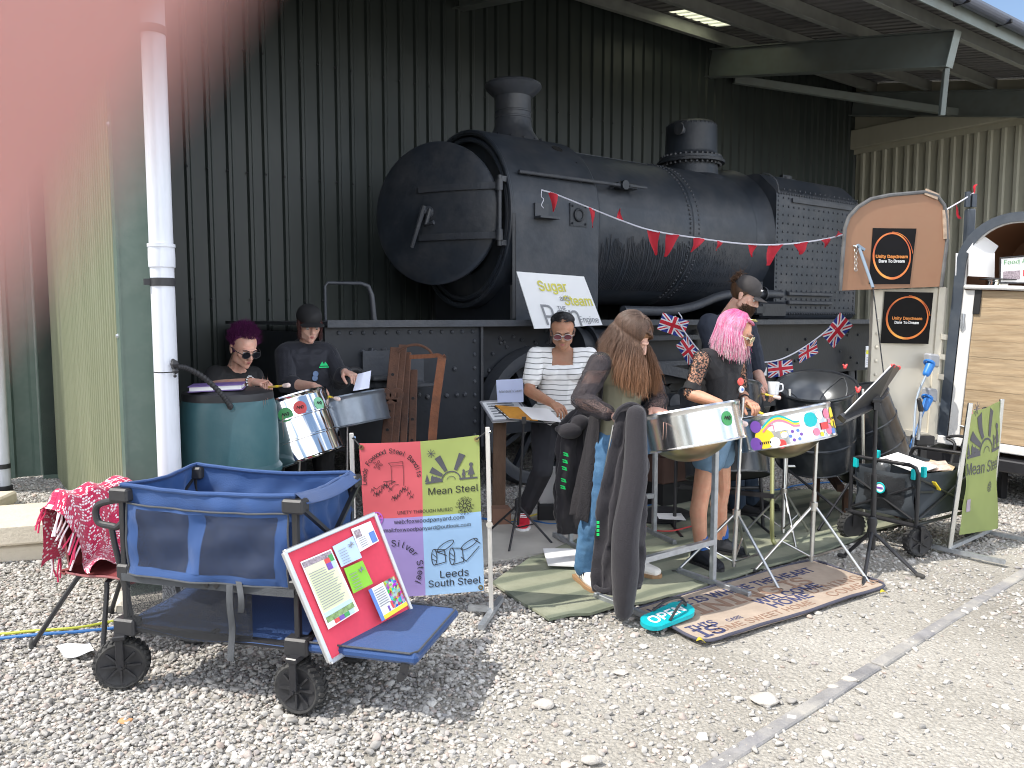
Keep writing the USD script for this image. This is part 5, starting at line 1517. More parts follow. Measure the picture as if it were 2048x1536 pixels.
# lower net side, its blue floor sagging to the front
wag.part('lower_net', sheet(lambda u, v: WG(.01 + (WLEN - .2) * u, -.012 - .02 * math.sin(PI * u) * v, .47 - .20 * v - .02 * v * math.sin(PI * u)), 20, 10), net_black, True)
wag.part('lower_net', sheet(lambda u, v: WG(.01 + (WLEN - .02) * u, WDEP, .47 - .20 * v), 16, 8), net_black, True)


def lowfloor(u, v):
    h = .275 + .13 * max(0, math.sin(PI * np.clip((v - .05) * .9, 0, 1))) * (.35 + .65 * math.sin(PI * np.clip(u * 1.05, 0, 1))) * .55
    return WG(.0 + WLEN * u, -.015 + (WDEP + .02) * v, h - .02 * math.sin(PI * u) * (1 - v) + .006 * math.sin(u * 11 + v * 9))


wag.part('lower_floor', sheet(lowfloor, 30, 16, .003), blue_cloth, True)
# tailgate shelf
SL = .46
sh_top = lambda u, v: WG(WLEN + .03 + SL * u, -.0 + (WDEP + .01) * v, .292 + .006 * math.sin(PI * u) * math.sin(PI * v))
wag.part('tailgate', as_mesh(box(WG(WLEN + .03 + SL / 2, WDEP / 2, .268), (SL, WDEP + .03, .042), (WX, WY, UP), .014)), blue_cloth, False)
wag.part('tailgate_piping', tube(np.array([WG(WLEN + .03 + a, b, .291) for a, b in ((.012, -.008), (SL - .03, -.008), (SL - .008, .02), (SL - .008, WDEP - .02), (SL - .03, WDEP + .008), (.012, WDEP + .008))]), .004, 6), webbing)
for y in (.0, WDEP):
    wag.part('tailgate_tube', tube([WG(WLEN - .02, y + .01, .27), WG(WLEN + SL * .2, y + .01, .262)], .011, 10), chrome)
for y in (.0, WDEP):
    wag.part('tailgate_leg', cat(bar(WG(WLEN + SL - .02, y, .255), WG(WLEN + SL - .035, y, .195), .02, .03, bev=.004), tube([WG(WLEN + SL - .035, y - .02, .2), WG(WLEN + SL - .035, y + .02, .2)], .016, 10)), black_plastic)
wag.part('brace', cat(bar(WG(.36, -.02, .515), WG(.40, -.02, .475), .012, .016), bar(WG(.47, -.02, .515), WG(.43, -.02, .475), .012, .016)), black_metal, False)
# pull handle folded up at the left
hx = [WG(-.05, .03, .5), WG(-.075, .03, .6), WG(-.085, .03, .66)]
wag.part('pull_bar', tube([WG(-.01, .03, .3), *hx], .012, 10), black_metal)
loop = [WG(-.085 + a, .03, .70 + b) for a, b in ((0, -.03), (-.06, -.02), (-.075, .02), (-.06, .055), (0, .075), (.055, .08), (.075, .05), (.06, .0), (.03, -.03))]
wag.part('pull_handle', tube(curve(np.vstack([loop, loop[:1]]), 45)[:-1], .014, 10, closed=True), black_plastic)


def fat_wheel(t, c, ax_dir, r, w, tread=26, spokes=8):
    """c: hub centre; ax_dir: towards the outside"""
    x = unit(ax_dir)
    wp = t.part('wheel', lathe([(r * .80, w * .42), (r * .9, w * .5), (r * .97, w * .40), (r, w * .2), (r, -w * .2), (r * .97, -w * .40), (r * .9, -w * .5), (r * .80, -w * .42)], c, x, 44), rubber)
    z_, px_, py_ = axes(x, (0, 1, 0))
    tr = []
    for k in range(tread):
        a = 2 * PI * k / tread
        d = px_ * math.cos(a) + py_ * math.sin(a); tg = np.cross(x, d)
        for s_ in (-1, 1):
            tr.append(bar(c + d * r * 1.0 + x * s_ * w * .04, c + d * r * .985 + x * s_ * w * .42 + tg * r * .11, .012, .010, d))
    t.part('tread', cat(*tr), rubber, False, kind='stuff', under=wp)
    t.part('disc', cat(lathe([(0, w * .40), (r * .18, w * .42), (r * .22, w * .36), (r * .5, w * .30), (r * .76, w * .44), (r * .82, w * .44)], c, x, 40), lathe([(0, -w * .36), (r * .8, -w * .40)], c, x, 40)), black_plastic, under=wp)
    rb = []
    for k in range(spokes):
        a = 2 * PI * k / spokes
        d = px_ * math.cos(a) + py_ * math.sin(a)
        rb.append(bar(c + d * r * .2 + x * w * .38, c + d * r * .74 + x * w * .41, .008, .012, x))
    t.part('disc_rib', cat(*rb), black_plastic, False, kind='stuff', under=wp)
    return wp


turn = {(0, 0): .55, (1, 0): -.08, (0, 1): .1, (1, 1): .05}
for i, x in enumerate((0.0, WLEN)):
    for j, y in enumerate((0.0, WDEP)):
        a = turn[(i, j)]
        out = (-WY if j == 0 else WY)
        out = V(out[0] * math.cos(a) - out[1] * math.sin(a), out[0] * math.sin(a) + out[1] * math.cos(a), 0)
        c_ = WG(x + (-.035 if i == 0 else .005), y, .108)
        fat_wheel(wag, c_, out, .102, .072)
        fw_ = unit(np.cross(UP, out))
        wag.part('fork', cat(bar(c_ + out * .05 + UP * .0, c_ + out * .05 + UP * .125, .03, .012, out, .003), bar(c_ - out * .05, c_ - out * .05 + UP * .125, .03, .012, out, .003), box(c_ + UP * .125, (.05, .125, .02), (fw_, out, UP), .004), tube([c_ + UP * .13, c_ + UP * .17], .018, 12), tube([c_ - out * .062, c_ + out * .062], .009, 10)), black_metal)

# ---------------------------------------------------------------- notice board on the tailgate
nb = [P(568, 1105, 2.80), P(660, 1325, 2.76), P(822, 1222, 3.20), P(748, 1028, 3.20)]   # tl bl br tr
nz = unit(np.cross(nb[1] - nb[0], nb[3] - nb[0])); nz = nz if np.dot(nz, V(0, -1, 0)) > 0 else -nz
nt = Thing('notice_board', 'red felt notice board in a metal frame, propped on the blue tailgate', 'notice board', (nb[1] + nb[2]) / 2)
nt.part('felt', quad(nb[0], nb[1], nb[2], nb[3], .012), M('red_felt', (.58, .035, .075), .9, var=.05, scale=40, sheen=.3), False)
alu = M('aluminium', (.62, .63, .64), .35, .9, var=.06)
for i in range(4):
    a, b = nb[i], nb[(i + 1) % 4]
    nt.part('frame_bar', bar(a, b, .018, .02, nz, .003), alu, False)


def NB(px, py, off=.004):
    d = ray(px, py); o = V(0, 0, CAM_H)
    k = np.dot(nb[0] + nz * off - o, nz) / np.dot(d, nz)
    return o + d * k


def nq(pts, mt, name, off=.004, th=.0015, label=None, parent=None):
    q = [NB(a, b, off) for a, b in pts]
    m = quad(q[0], q[3], q[2], q[1], th)
    return nt.part(name, m, mt, False, label=label, under=parent)


def sub(pts, u0, v0, u1, v1):
    """part of a px quad (tl tr br bl)"""
    p = np.array(pts, float)
    f_ = lambda u, v: tuple((p[0] * (1 - u) + p[1] * u) * (1 - v) + (p[3] * (1 - u) + p[2] * u) * v)
    return [f_(u0, v0), f_(u1, v0), f_(u1, v1), f_(u0, v1)]


pale = M('paper_cream', (.66, .68, .45), .8, var=.03)
sky_p = M('paper_blue', (.45, .58, .8), .8, var=.03)
lime = M('paper_lime', (.22, .5, .04), .8, var=.03)
hills_p = M('print_hills', (.2, .3, .12), .8, var=.6, scale=60)
photo_p = M('print_photo', (.3, .25, .28), .8, var=.7, scale=120)
multi_p = usdkit.material(stage, '/World/Looks/print_multi', {'tc': ('texture_coordinate', {}), 'v': ('voronoi_texture', {'scale': 90.0}), 'h': ('hsv', {'saturation': 1.2, 'value': .5}), 'p': ('principled_bsdf', {'roughness': .6})}, [('tc.object', 'v.vector'), ('v.color', 'h.color'), ('h.color', 'p.base_color')], surface='p.BSDF')
A4 = [(601, 1124), (662, 1098), (718, 1221), (657, 1259)]
nq(A4, white, 'poster', label='large poster with cream text area')
nq(sub(A4, .03, .02, .97, .1), photo_p, 'print', .006)
nq(sub(A4, .06, .1, .94, .78), pale, 'print', .006)
nq(sub(A4, .68, .1, .84, .17), red_st, 'print', .008); nq(sub(A4, .84, .07, .97, .17), green_st, 'print', .008); nq(sub(A4, .68, .17, .84, .27), purple_st, 'print', .008); nq(sub(A4, .84, .17, .97, .27), sky_p, 'print', .008)
nq(sub(A4, .06, .78, .94, .84), sky_p, 'print', .006); nq(sub(A4, .06, .84, .94, .92), hills_p, 'print', .006)
for k, m_ in enumerate((white, red_st, purple_st, green_st, sky_p)):
    nq(sub(A4, .1 + .16 * k, .925, .25 + .16 * k, .985), m_, 'print', .0065)
ln = []
for v in np.arange(.2, .76, .035):
    q = [NB(a, b, .0095) for a, b in sub(A4, .1, v, .62 if v < .28 else .9 - .2 * ((v * 37) % 1), v + .009)]
    ln.append(quad(q[0], q[3], q[2], q[1], .001))
nt.part('text_lines', cat(*ln), gp, False, kind='stuff')
B5 = [(665, 1093), (706, 1072), (724, 1115), (683, 1134)]
nq(B5, sky_p, 'note', label='pale blue note'); C5 = [(688, 1137), (725, 1121), (746, 1167), (707, 1187)]
nq(C5, lime, 'note', label='bright green note')
D5 = [(702, 1058), (741, 1042), (758, 1082), (720, 1104)]
nq(D5, white, 'flyer'); nq(sub(D5, .08, .12, .38, .45), photo_p, 'print', .006); nq(sub(D5, .7, .45, .97, .95), blue_st, 'print', .006)
E5 = [(737, 1180), (788, 1152), (816, 1210), (764, 1243)]
nq(E5, white, 'leaflet', label='colourful leaflet'); nq(sub(E5, 0, 0, .12, 1), blue_st, 'print', .006); nq(sub(E5, .58, .0, 1, .86), multi_p, 'print', .006); nq(sub(E5, .12, .88, 1, 1), yellow_st, 'print', .0062)
nq(sub(E5, .38, .7, .44, .86), purple_st, 'print', .007); nq(sub(E5, .52, .62, .58, .84), red_st, 'print', .007)
ln = []
for Q, vs in ((B5, np.arange(.3, .9, .12)), (C5, np.arange(.3, .9, .12)), (E5, np.arange(.1, .62, .07)), (D5, np.arange(.5, .9, .09))):
    for v in vs:
        q = [NB(a, b, .008) for a, b in sub(Q, .16, v, .52, v + .025)]
        ln.append(quad(q[0], q[3], q[2], q[1], .001))
for Q in (B5, C5):
    for k in range(4):
        a = k * PI / 4
        c_ = np.array(sub(Q, .78, .3, .79, .31)[0])
        d_ = np.array([math.cos(a), math.sin(a)]) * 6
        q = [NB(*(c_ + d_ + (.6, .6)), .008), NB(*(c_ - d_ + (.6, .6)), .008), NB(*(c_ - d_ - (.6, .6)), .008), NB(*(c_ + d_ - (.6, .6)), .008)]
        ln.append(quad(*q, .001)); ln.append(quad(*q[::-1], .001))
nt.part('text_lines', cat(*ln), gp, False, kind='stuff')

# ---------------------------------------------------------------- red plastic chair with blanket
cf = unit(V(.94, -.34, 0)); cr = V(-cf[1], cf[0], 0)      # forward, and towards picture-right
cc = G(65, 1297) + cr * .225 + cf * .34


def CH(x, y, z):
    return cc + cr * x + cf * y + UP * z


maroon = M('maroon_plastic', (.20, .045, .045), .4, var=.06, scale=6, bump=.08, bscale=200)
ch = Thing('plastic_chair', 'maroon moulded plastic chair with black tube legs beside the blue wagon', 'chair', cc)


def shell(u, v):
    """v 0..1: front lip, seat, bend, back"""
    prof = np.array([(.20, .345), (.19, .37), (.10, .372), (0, .362), (-.12, .362), (-.17, .38), (-.195, .42), (-.215, .52), (-.235, .62), (-.25, .68), (-.262, .692)])
    k = np.linspace(0, 1, len(prof))
    y, z = np.interp(v, k, prof[:, 0]), np.interp(v, k, prof[:, 1])
    x = (u - .5) * np.interp(v, [0, .3, .55, .8, 1], [.40, .42, .40, .38, .34])
    e = abs(u - .5) * 2
    bend = max(0, e - .75) / .25
    z2 = z + (.02 * bend ** 2 * (v < .45)) + .0
    y2 = y + (.06 * e ** 2 if v > .5 else 0) + (.02 * bend if v > .5 else 0)
    return CH(x, y2, z2)


ch.part('shell', sheet(shell, 20, 40, .008), maroon, 50)
for x, y, fx_, fy_ in ((-.15, .06, -.225, .085), (.15, .12, .225, .14), (-.13, -.12, -.225, -.34), (.13, -.12, .215, -.34)):
    ch.part('leg', tube(curve([CH(x * .3, y, .345), CH(x, y, .345), CH(x + (fx_ - x) * .25, y + (fy_ - y) * .2, .29), CH(fx_, fy_, .012)], 20), .011, 10), black_metal)
    ch.part('foot_cap', bone(CH(fx_, fy_, .03), CH(fx_, fy_, .008), .014, .015, 10), rubber)
blanket = usdkit.material(stage, '/World/Looks/knitted_blanket', {
    'uv': ('uvmap', {'attribute': 'st'}), 'bk': ('brick_texture', {'scale': 1.0, 'brick_width': .0165, 'row_height': .0105, 'mortar_size': .0022, 'mortar_smooth': .3, 'offset': .5, 'color1': (0, 0, 0), 'color2': (1, 1, 1), 'mortar': (.5, .5, .5)}),
    'n': ('noise_texture', {'scale': 160.0, 'detail': 2.0}), 'n2': ('noise_texture', {'scale': 9.0, 'detail': 3.0}),
    'cr': ('rgb_ramp', {'ramp': [(.0, (.42, .012, .055)), (.34, (.55, .02, .085)), (.36, (.55, .02, .085)), (.62, (.5, .02, .08)), (.66, (.8, .7, .72)), (1.0, (.85, .8, .8))]}),
    'add': ('math', {'math_type': 'multiply_add', 'value2': .9}), 'sub': ('math', {'math_type': 'multiply', 'value2': .28}),
    'b': ('bump', {'strength': .9, 'distance': .006}), 'p': ('principled_bsdf', {'roughness': .95, 'sheen_weight': .3, 'specular_ior_level': .1})},
    [('uv.UV', 'bk.vector'), ('uv.UV', 'n2.vector'), ('n2.fac', 'sub.value1'), ('bk.color', 'add.value1'), ('sub.value', 'add.value3'), ('add.value', 'cr.fac'), ('cr.color', 'p.base_color'), ('bk.fac', 'b.height'), ('b.normal', 'p.normal')], surface='p.BSDF')
bt = Thing('knitted_blanket', 'red and white knitted throw with fringe, draped over the back of the maroon chair', 'blanket', CH(0, -.2, .4))
nu_, nv_ = 60, 90


def blk(u, v):
    """v 0: fringe hanging behind; .3 the top of the chair back; 1: heaped on the seat"""
    L_ = np.array([(-.315, .40), (-.305, .50), (-.30, .62), (-.29, .70), (-.255, .725), (-.215, .70), (-.185, .60), (-.165, .50), (-.14, .43), (-.09, .415), (-.03, .405)])
    k = np.linspace(0, 1, len(L_))
    y, z = np.interp(v, k, L_[:, 0]), np.interp(v, k, L_[:, 1])
    wd = .48 + .03 * math.sin(v * 7)
    x = (u - .5) * wd + .035
    e = abs(u - .5) * 2
    z -= .045 * max(0, e - .7) / .3 * (1 if .25 < v < .6 else .4)
    y += .012 * math.sin(u * 13 + v * 4) * (.3 + v) + (.075 * e ** 2 + .012 if v > .42 else .03 * e ** 2)
    x += .02 * math.sin(v * 11 + u * 3)
    if v > .72:
        z += .035 * math.sin(u * 9 + v * 13) * (v - .72) * 3 + .05 * (v - .72) * math.sin(u * 17)
        z = max(z, .39)
    z += .012 * math.sin(u * 21 + v * 9)
    return CH(x, y, z)


bm = sheet(blk, nu_, nv_)
uvs = np.array([(u * .55, v * .85) for v in np.linspace(0, 1, nv_ + 1) for u in np.linspace(0, 1, nu_ + 1)])
lm = bt.local(bm)
usdkit.mesh(stage, bt.path + '/throw', lm, blanket, True, uv=uvs)
fr = []
for k in range(46):
    u = rng.random() if k < 30 else rng.random() * .06
    v = 0 if k < 30 else .3 + .4 * rng.random()
    o = blk(u, v)
    dv = V(rng.normal(0, .012), rng.normal(0, .01), -.08 - .03 * rng.random())
    if k >= 30:
        dv = dv - cr * .05
    fr.append(tube(curve([o, o + dv * .5 + cr * rng.normal(0, .008), o + dv], 6), .0042, 5))
bt.part('fringe', cat(*fr[::2]), M('fringe_red', (.5, .03, .09), .9), kind='stuff')
bt.part('fringe', cat(*fr[1::2]), M('fringe_white', (.75, .65, .67), .9), kind='stuff')

# ---------------------------------------------------------------- black wagon at the right
kl, kr = G(1722, 1086) + V(-.045, .085, 0), G(1858, 1122) + V(-.045, .085, 0)
KY = unit(kr - kl)                       # across, towards the camera
KX = V(-KY[1], KY[0], 0)
KX = KX if KX[0] > 0 else -KX
KW, KL, KT = np.linalg.norm(kr - kl), .72, .585


def KG(x, y, z):
    return kl + KX * x + KY * y + UP * z


charcoal = M('charcoal_canvas', (.03, .037, .045), .8, var=.15, scale=6, bump=.3, bscale=200)
kw = Thing('folding_wagon', 'black folding wagon full of papers, at the right in front of the trailer', 'wagon', KG(KL / 2, KW / 2, 0))
for x in (0, KL):
    e_ = [KG(x, 0, .18), KG(x, 0, KT - .05), KG(x, .02, KT - .012), KG(x, .06, KT), KG(x, KW - .06, KT), KG(x, KW - .02, KT - .012), KG(x, KW, KT - .05), KG(x, KW, .18)]
    kw.part('end_hoop', tube(np.array(e_), .013, 10), black_metal)
    kw.part('base_tube', tube([KG(x, -.01, .2), KG(x, KW + .01, .2)], .015, 10), black_metal)
for y in (0, KW):
    kw.part('base_tube', tube([KG(0, y, .21), KG(KL, y, .21)], .011, 10), black_metal)
    kw.part('brace', cat(tube([KG(.02, y, .24), KG(KL - .02, y, .5)], .008, 8), tube([KG(.02, y, .5), KG(KL - .02, y, .24)], .008, 8), tube([KG(.0, y, .42), KG(.18, y, .40)], .008, 8)), black_metal)
kw.part('brace', cat(tube([KG(-.01, .02, .24), KG(-.01, KW - .02, .45)], .008, 8), tube([KG(-.01, .02, .45), KG(-.01, KW - .02, .24)], .008, 8)), black_metal)
zt = KT - .055
for (x0, y0, x1, y1, s_) in ((.025, .03, .025, KW - .03, 1.), (.025, KW - .025, KL - .02, KW - .025, 2.), (KL - .02, KW - .03, KL - .02, .03, 3.), (KL - .02, .025, .02, .025, 4.)):
    a, b = KG(x0, y0, 0), KG(x1, y1, 0)
    n_ = unit(np.cross(b - a, UP))
    kw.part('tub_side', sheet(lambda u, v: a + (b - a) * u + UP * (zt - (zt - .235) * v - .02 * math.sin(PI * u) * (1 - v)) + n_ * (.012 * math.sin(u * 9 + v * 7 + s_) + .012 * math.sin(PI * v) * math.sin(PI * u)), 16, 12, .004), charcoal, True)
kw.part('tub_floor', box(KG(KL / 2, KW / 2, .235), (KL - .04, KW - .05, .012), (KX, KY, UP)), charcoal, False)
# net pocket with a round badge on the near end
kw.part('end_net', sheet(lambda u, v: KG(.008 - .03 * math.sin(PI * u) * math.sin(PI * v), .09 + (KW - .18) * u, .49 - .22 * v), 12, 10), net_black, True)
bc = KG(-.034, KW * .5, .41)
kw.part('badge', lathe([(0, .003), (.034, .003), (.034, 0)], bc, -KX, 24), white, False)
kw.part('badge_ring', ring(bc - KX * .003, .032, .005, -KX, 24), teal_st)
kw.part('badge_bar', box(bc - KX * .005, (.004, .04, .012), (KX, KY, UP)), purple_st, False)
for (x, y, z) in ((.0, .03, .545), (.0, KW - .03, .53), (.05, KW + .005, .545), (.3, .0, .56)):
    kw.part('corner_tab', box(KG(x, y, z), (.03, .032, .07), (KX, KY, UP), .006), teal_st, False)
kw.part('strap', bar(KG(.16, KW + .012, .47), KG(.23, KW + .012, .41), .008, .024, KY), yellow_st, False)
for i, x in enumerate((.02, KL - .02)):
    for j, y in enumerate((.0, KW)):
        out = (KY if j else -KY)
        a = -.35 if i == 0 else .2
        out = V(out[0] * math.cos(a) - out[1] * math.sin(a), out[0] * math.sin(a) + out[1] * math.cos(a), 0)
        c_ = KG(x, y, .098)
        w_ = fat_wheel(kw, c_, out, .092, .062, 20, 6)
        kw.part('fork', cat(bar(c_ + out * .04, c_ + out * .04 + UP * .10, .025, .01, out), bar(c_ - out * .04, c_ - out * .04 + UP * .10, .025, .01, out), box(c_ + UP * .10, (.04, .1, .016), (unit(np.cross(UP, out)), out, UP))), black_metal, False)
kw.part('pull_handle', tube(curve([KG(KL + .02, KW * .5, .25), KG(KL + .12, KW * .5, .5), KG(KL + .15, KW * .5, .62), KG(KL + .15, KW * .5 - .06, .66), KG(KL + .15, KW * .5 + .06, .68), KG(KL + .15, KW * .5 + .05, .6)], 30), .011, 8), black_plastic)
for k, (x, y, z, sx, sy, r_, m_, lbl) in enumerate(((.30, .22, .50, .21, .30, .5, white, 'white paper lying on top in the black wagon'), (.42, .3, .495, .24, .17, -.3, M('print_mixed', (.55, .42, .36), .7, var=.5, scale=25), 'printed leaflet in the black wagon, below the white paper'), (.6, .28, .49, .2, .16, .9, M('paper_tan', (.5, .4, .26), .8), 'tan envelope at the far end of the black wagon'))):
    ax0 = V(math.cos(r_), math.sin(r_), .12); ax1 = V(-math.sin(r_), math.cos(r_), .18)
    x_ = unit(ax0); z_ = unit(np.cross(x_, ax1)); y_ = np.cross(z_, x_)
    solo('loose_paper', lbl, 'paper', box(KG(x, y, z + .02 * (2 - k)), (sx, sy, .006), (x_, y_, z_)), m_, False)
solo('water_bottle', 'dark round bottle top poking out of the near end of the black wagon', 'bottle', union([bone(KG(.12, .12, .36), KG(.13, .15, .52), .05, .045, 18), bone(KG(.13, .15, .53), KG(.14, .16, .55), .03, .028, 14)]), M('bottle_grey', (.08, .085, .09), .3), 50)
solo('holdall', 'dark grey cloth bag filling the black wagon', 'bag', smoothed(union([hull(ell(KG(.28, .2, .36), (.2, .15, .1)), ell(KG(.55, .25, .36), (.17, .15, .1)))]), .04, 6), M('holdall_cloth', (.05, .05, .055), .9, bump=.4, bscale=30), True)

# ================================================================ catering trailer
tx = unit(V(.71, -.70, -.055)); ty = unit(V(.70, .71, .0)); ty = unit(ty - tx * np.dot(tx, ty)); tz = np.cross(tx, ty)
T0 = P(1876, 884, 6.6)


def TR(x, y, z):
    return T0 + tx * x + ty * y + tz * z


TAX = (tx, ty, tz)
cream = M('cream_paint', (.58, .54, .45), .4, var=.04, scale=3, dirt=(.5, .45, .36), dirt_scale=3, dirt_amt=.3)
frame_blue = M('trailer_dark_frame', (.035, .045, .06), .4, var=.15, dirt=(.1, .11, .12), dirt_scale=6, dirt_amt=.4)
inner_b = M('brown_hardboard', (.27, .145, .082), .65, var=.12, scale=3, dirt=(.2, .09, .05), dirt_scale=3, dirt_amt=.4)
white_p = M('white_gloss', (.62, .61, .59), .35, var=.03)
tr_ = Thing('catering_trailer', 'small round-topped catering trailer with dark frame and planked serving counter, at the right', 'trailer', TR(.9, .7, 0) * (1, 1, 0), math.atan2(tx[1], tx[0]))
TW, TH, TD, RR = 2.3, 1.93, 1.5, .42
arch = [(0, 0), (0, TH - RR)] + [(RR - RR * math.cos(a), TH - RR + RR * math.sin(a)) for a in np.linspace(.12, PI / 2, 10)] + [(TW - RR + RR * math.sin(a), TH - RR + RR * math.cos(a)) for a in np.linspace(0, PI / 2 - .1, 10)] + [(TW, TH - RR), (TW, 0)]
outer = sg.Polygon(arch)
inner = outer.buffer(-.075)
# z of the extrusion must be ty: frame (tx, tz, -ty) is right-handed
pol = lambda g, th, y: moved(cat(*[trimesh.creation.extrude_polygon(q, th, engine='earcut') for q in getattr(g, 'geoms', [g]) if q.area > 1e-6]), frame(tx, tz, -ty, TR(0, y, 0)))
shell_ring = outer.difference(outer.buffer(-.02))
open_ring = shell_ring.difference(sg.box(.02, -.1, TW - .02, .1))
tr_.part('shell', pol(open_ring, TD, TD), M('trailer_shell', (.09, .1, .11), .5, var=.1), 30)
tr_.part('back_wall', pol(outer.buffer(-.021), .02, TD), inner_b, False)
tr_.part('lining', pol(outer.buffer(-.0215).difference(outer.buffer(-.03)).difference(sg.box(.03, -.1, TW - .03, .1)), TD - .08, TD - .021), inner_b, 30)
tr_.part('arch_frame', pol(outer.difference(inner).difference(sg.box(.075, -.1, TW - .075, .08)), .05, .0), frame_blue, False)
lip = inner.difference(inner.buffer(-.009)).intersection(sg.box(0, TH - RR - .45, TW, TH))
tr_.part('arch_lip', pol(lip, .03, -.005), white_p, False)
tr_.part('chassis', box(TR(TW / 2, TD / 2 - .05, -.09), (TW + .1, TD + .2, .1), TAX, .01), black_metal, False)
tr_.part('sill', box(TR(TW / 2, -.02, .035), (TW, .09, .07), TAX, .008), white_p, False)
CZ = 1.33
tr_.part('counter_top', box(TR(.1 + (TW - .2) / 2, -.02, CZ), (TW - .17, .14, .035), TAX, .012), white_p, False)
tr_.part('counter_stile', box(TR(.125, -.035, CZ / 2 + .02), (.085, .03, CZ - .09), TAX, .004), white_p, False)
tr_.part('counter_stile', box(TR(.93, -.035, CZ / 2 + .02), (.07, .03, CZ - .09), TAX, .004), white_p, False)
tr_.part('counter_stile', box(TR(1.72, -.035, CZ / 2 + .02), (.07, .03, CZ - .09), TAX, .004), white_p, False)
for i, (x0, x1) in enumerate(((.17, .893), (.967, 1.683))):
    n_ = 9
    for k in range(n_):
        z0 = .075 + (CZ - .10) * k / n_
        hgt = (CZ - .10) / n_
        col = np.array((.35, .26, .16)) * (.9 + .2 * rng.random())
        mt = M(f'plank_wood_{i}_{k}', tuple(col), .55, var=.28, scale=2.2, stretch=(1.5, 1.5, 16), bump=.15, bscale=14, dirt=(.2, .12, .05), dirt_scale=3, dirt_amt=.5)
        tr_.part('plank', box(TR((x0 + x1) / 2, -.028 + .003 * rng.random(), z0 + hgt / 2), (x1 - x0, .018, hgt - .0015), TAX, .001), mt, False)
tr_.part('bracket', box(TR(.19, -.045, CZ - .12), (.05, .02, .2), TAX, .004), drum_bottom, False)
tr_.part('latch', cat(tube([TR(.10, -.055, CZ - .22), TR(.11, -.07, CZ - .31), TR(.1, -.055, CZ - .36)], .009, 8), box(TR(.1, -.05, CZ - .28), (.03, .012, .12), TAX)), galv)
tr_.part('post_spring', cat(*[ring(TR(.035, -.01, .13 + .013 * k), .02, .005, tz, 12, 5) for k in range(30)]), M('copper', (.4, .2, .1), .4, .8))
tr_.part('grab_handle', tube(curve([TR(.36, -.05, .34), TR(.34, -.12, .34), TR(.33, -.12, .2), TR(.4, -.06, .12)], 20), .013, 10), black_plastic)
tr_.part('bolt', tube([TR(.05, -.03, .19), TR(.2, -.05, .17)], .007, 8), galv)
for s_ in (.25, 1.55):
    tr_.part('stabiliser', bar(TR(s_ + .2, .25, -.1), V(*TR(s_ + .2, .25, -.1)[:2], .0), .05, .05), black_metal, False)
wc = TR(1.0, .16, 0); wc[2] = .3
tr_.part('wheel', cat(lathe([(.2, -.08), (.28, -.08), (.3, -.05), (.3, .05), (.28, .08), (.2, .08), (.2, -.08)], wc, -ty * (1, 1, 0), 40)), rubber)
tr_.part('hub', lathe([(0, .07), (.1, .06), (.2, .08), (.2, .0)], wc, -ty * (1, 1, 0), 24), galv)
tr_.part('inner_floor', box(TR(TW / 2, TD / 2, CZ - .08), (TW - .12, TD - .2, .03), TAX), inner_b, False)
# lower door, swung out to the left, and the upper door board
dl0, dl1, dl2, dl3 = P(1736, 862, 6.50), P(1872, 880, 6.56), P(1896, 576, 6.58), P(1748, 580, 6.46)
tr_.part('lower_door', quad(dl0, dl1, dl2, dl3, .045), cream, False)
dx_, dz_2 = unit(dl1 - dl0), unit(dl3 - dl0)
dnn = unit(np.cross(dx_, dz_2))
tr_.part('door_edge', cat(bar(dl1 + dnn * .008 - dx_ * .06, dl2 + dnn * .008 - dx_ * .06, .06, .02, dnn), bar(dl0 + dnn * .006 + dz_2 * .03, dl1 + dnn * .006 + dz_2 * .03, .02, .05, dz_2)), M('cream_edge', (.56, .52, .43), .5), False)
tr_.part('door_hinge', cat(*[box(dl1 + (dl2 - dl1) * f_ + dnn * .02 - dx_ * .01, (.07, .02, .045), (dx_, dnn, dz_2)) for f_ in (.42, .55, .68)]), cream, False, kind='stuff')
tr_.part('door_stud', cat(*[lathe([(0, .012), (.012, .008), (.014, 0)], dl0 + (dl3 - dl0) * f_ + dx_ * .045 + dnn * .001, dnn, 8) for f_ in np.linspace(.12, .8, 8)]), cream, False, kind='stuff')
ub = [(1680, 582), (1690, 456), (1698, 434), (1716, 414), (1742, 398), (1780, 390), (1850, 384), (1874, 392), (1888, 410), (1893, 440), (1894, 480), (1882, 574)]
o_ = P(1786, 480, 6.44)
ux, uz = unit(P(1886, 480, 6.50) - P(1686, 480, 6.38)), unit(UP * 1.0 + V(0, .05, 0))
un = unit(np.cross(ux, uz)); uz = np.cross(un, ux)


def UB(px, py, off=0.0):
    d = ray(px, py); o = V(0, 0, CAM_H)
    return o + d * (np.dot(o_ + un * off - o, un) / np.dot(d, un))


u2 = [(np.dot(UB(a, b) - o_, ux), np.dot(UB(a, b) - o_, uz)) for a, b in ub]
ug = sg.Polygon(u2)
tr_.part('upper_door', poly(ug.buffer(-.004), .03, o_ - un * .03, ux, uz), inner_b, False)
tr_.part('door_trim', tube(np.array([o_ + ux * a + uz * b for a, b in np.array(ug.exterior.coords)[:-1]]), .016, 8), M('rubber_trim', (.09, .09, .09), .6, var=.4, scale=12))
tr_.part('door_tape', cat(bar(UB(1850, 383, .006), UB(1876, 394, .006), .05, .012, un), bar(UB(1891, 420, .006), UB(1893, 478, .006), .05, .012, un)), M('peeling_tape', (.4, .3, .22), .8, var=.4, scale=20), False)
tr_.part('hook', cat(tube([UB(1706, 492, .01), UB(1720, 492, .03)], .008, 8), *[ring(UB(1711 + .6 * (k % 2), 496 + 6.2 * k, .02), .012, .003, un if k % 2 else ux, 12, 5) for k in range(8)]), steel_tube)
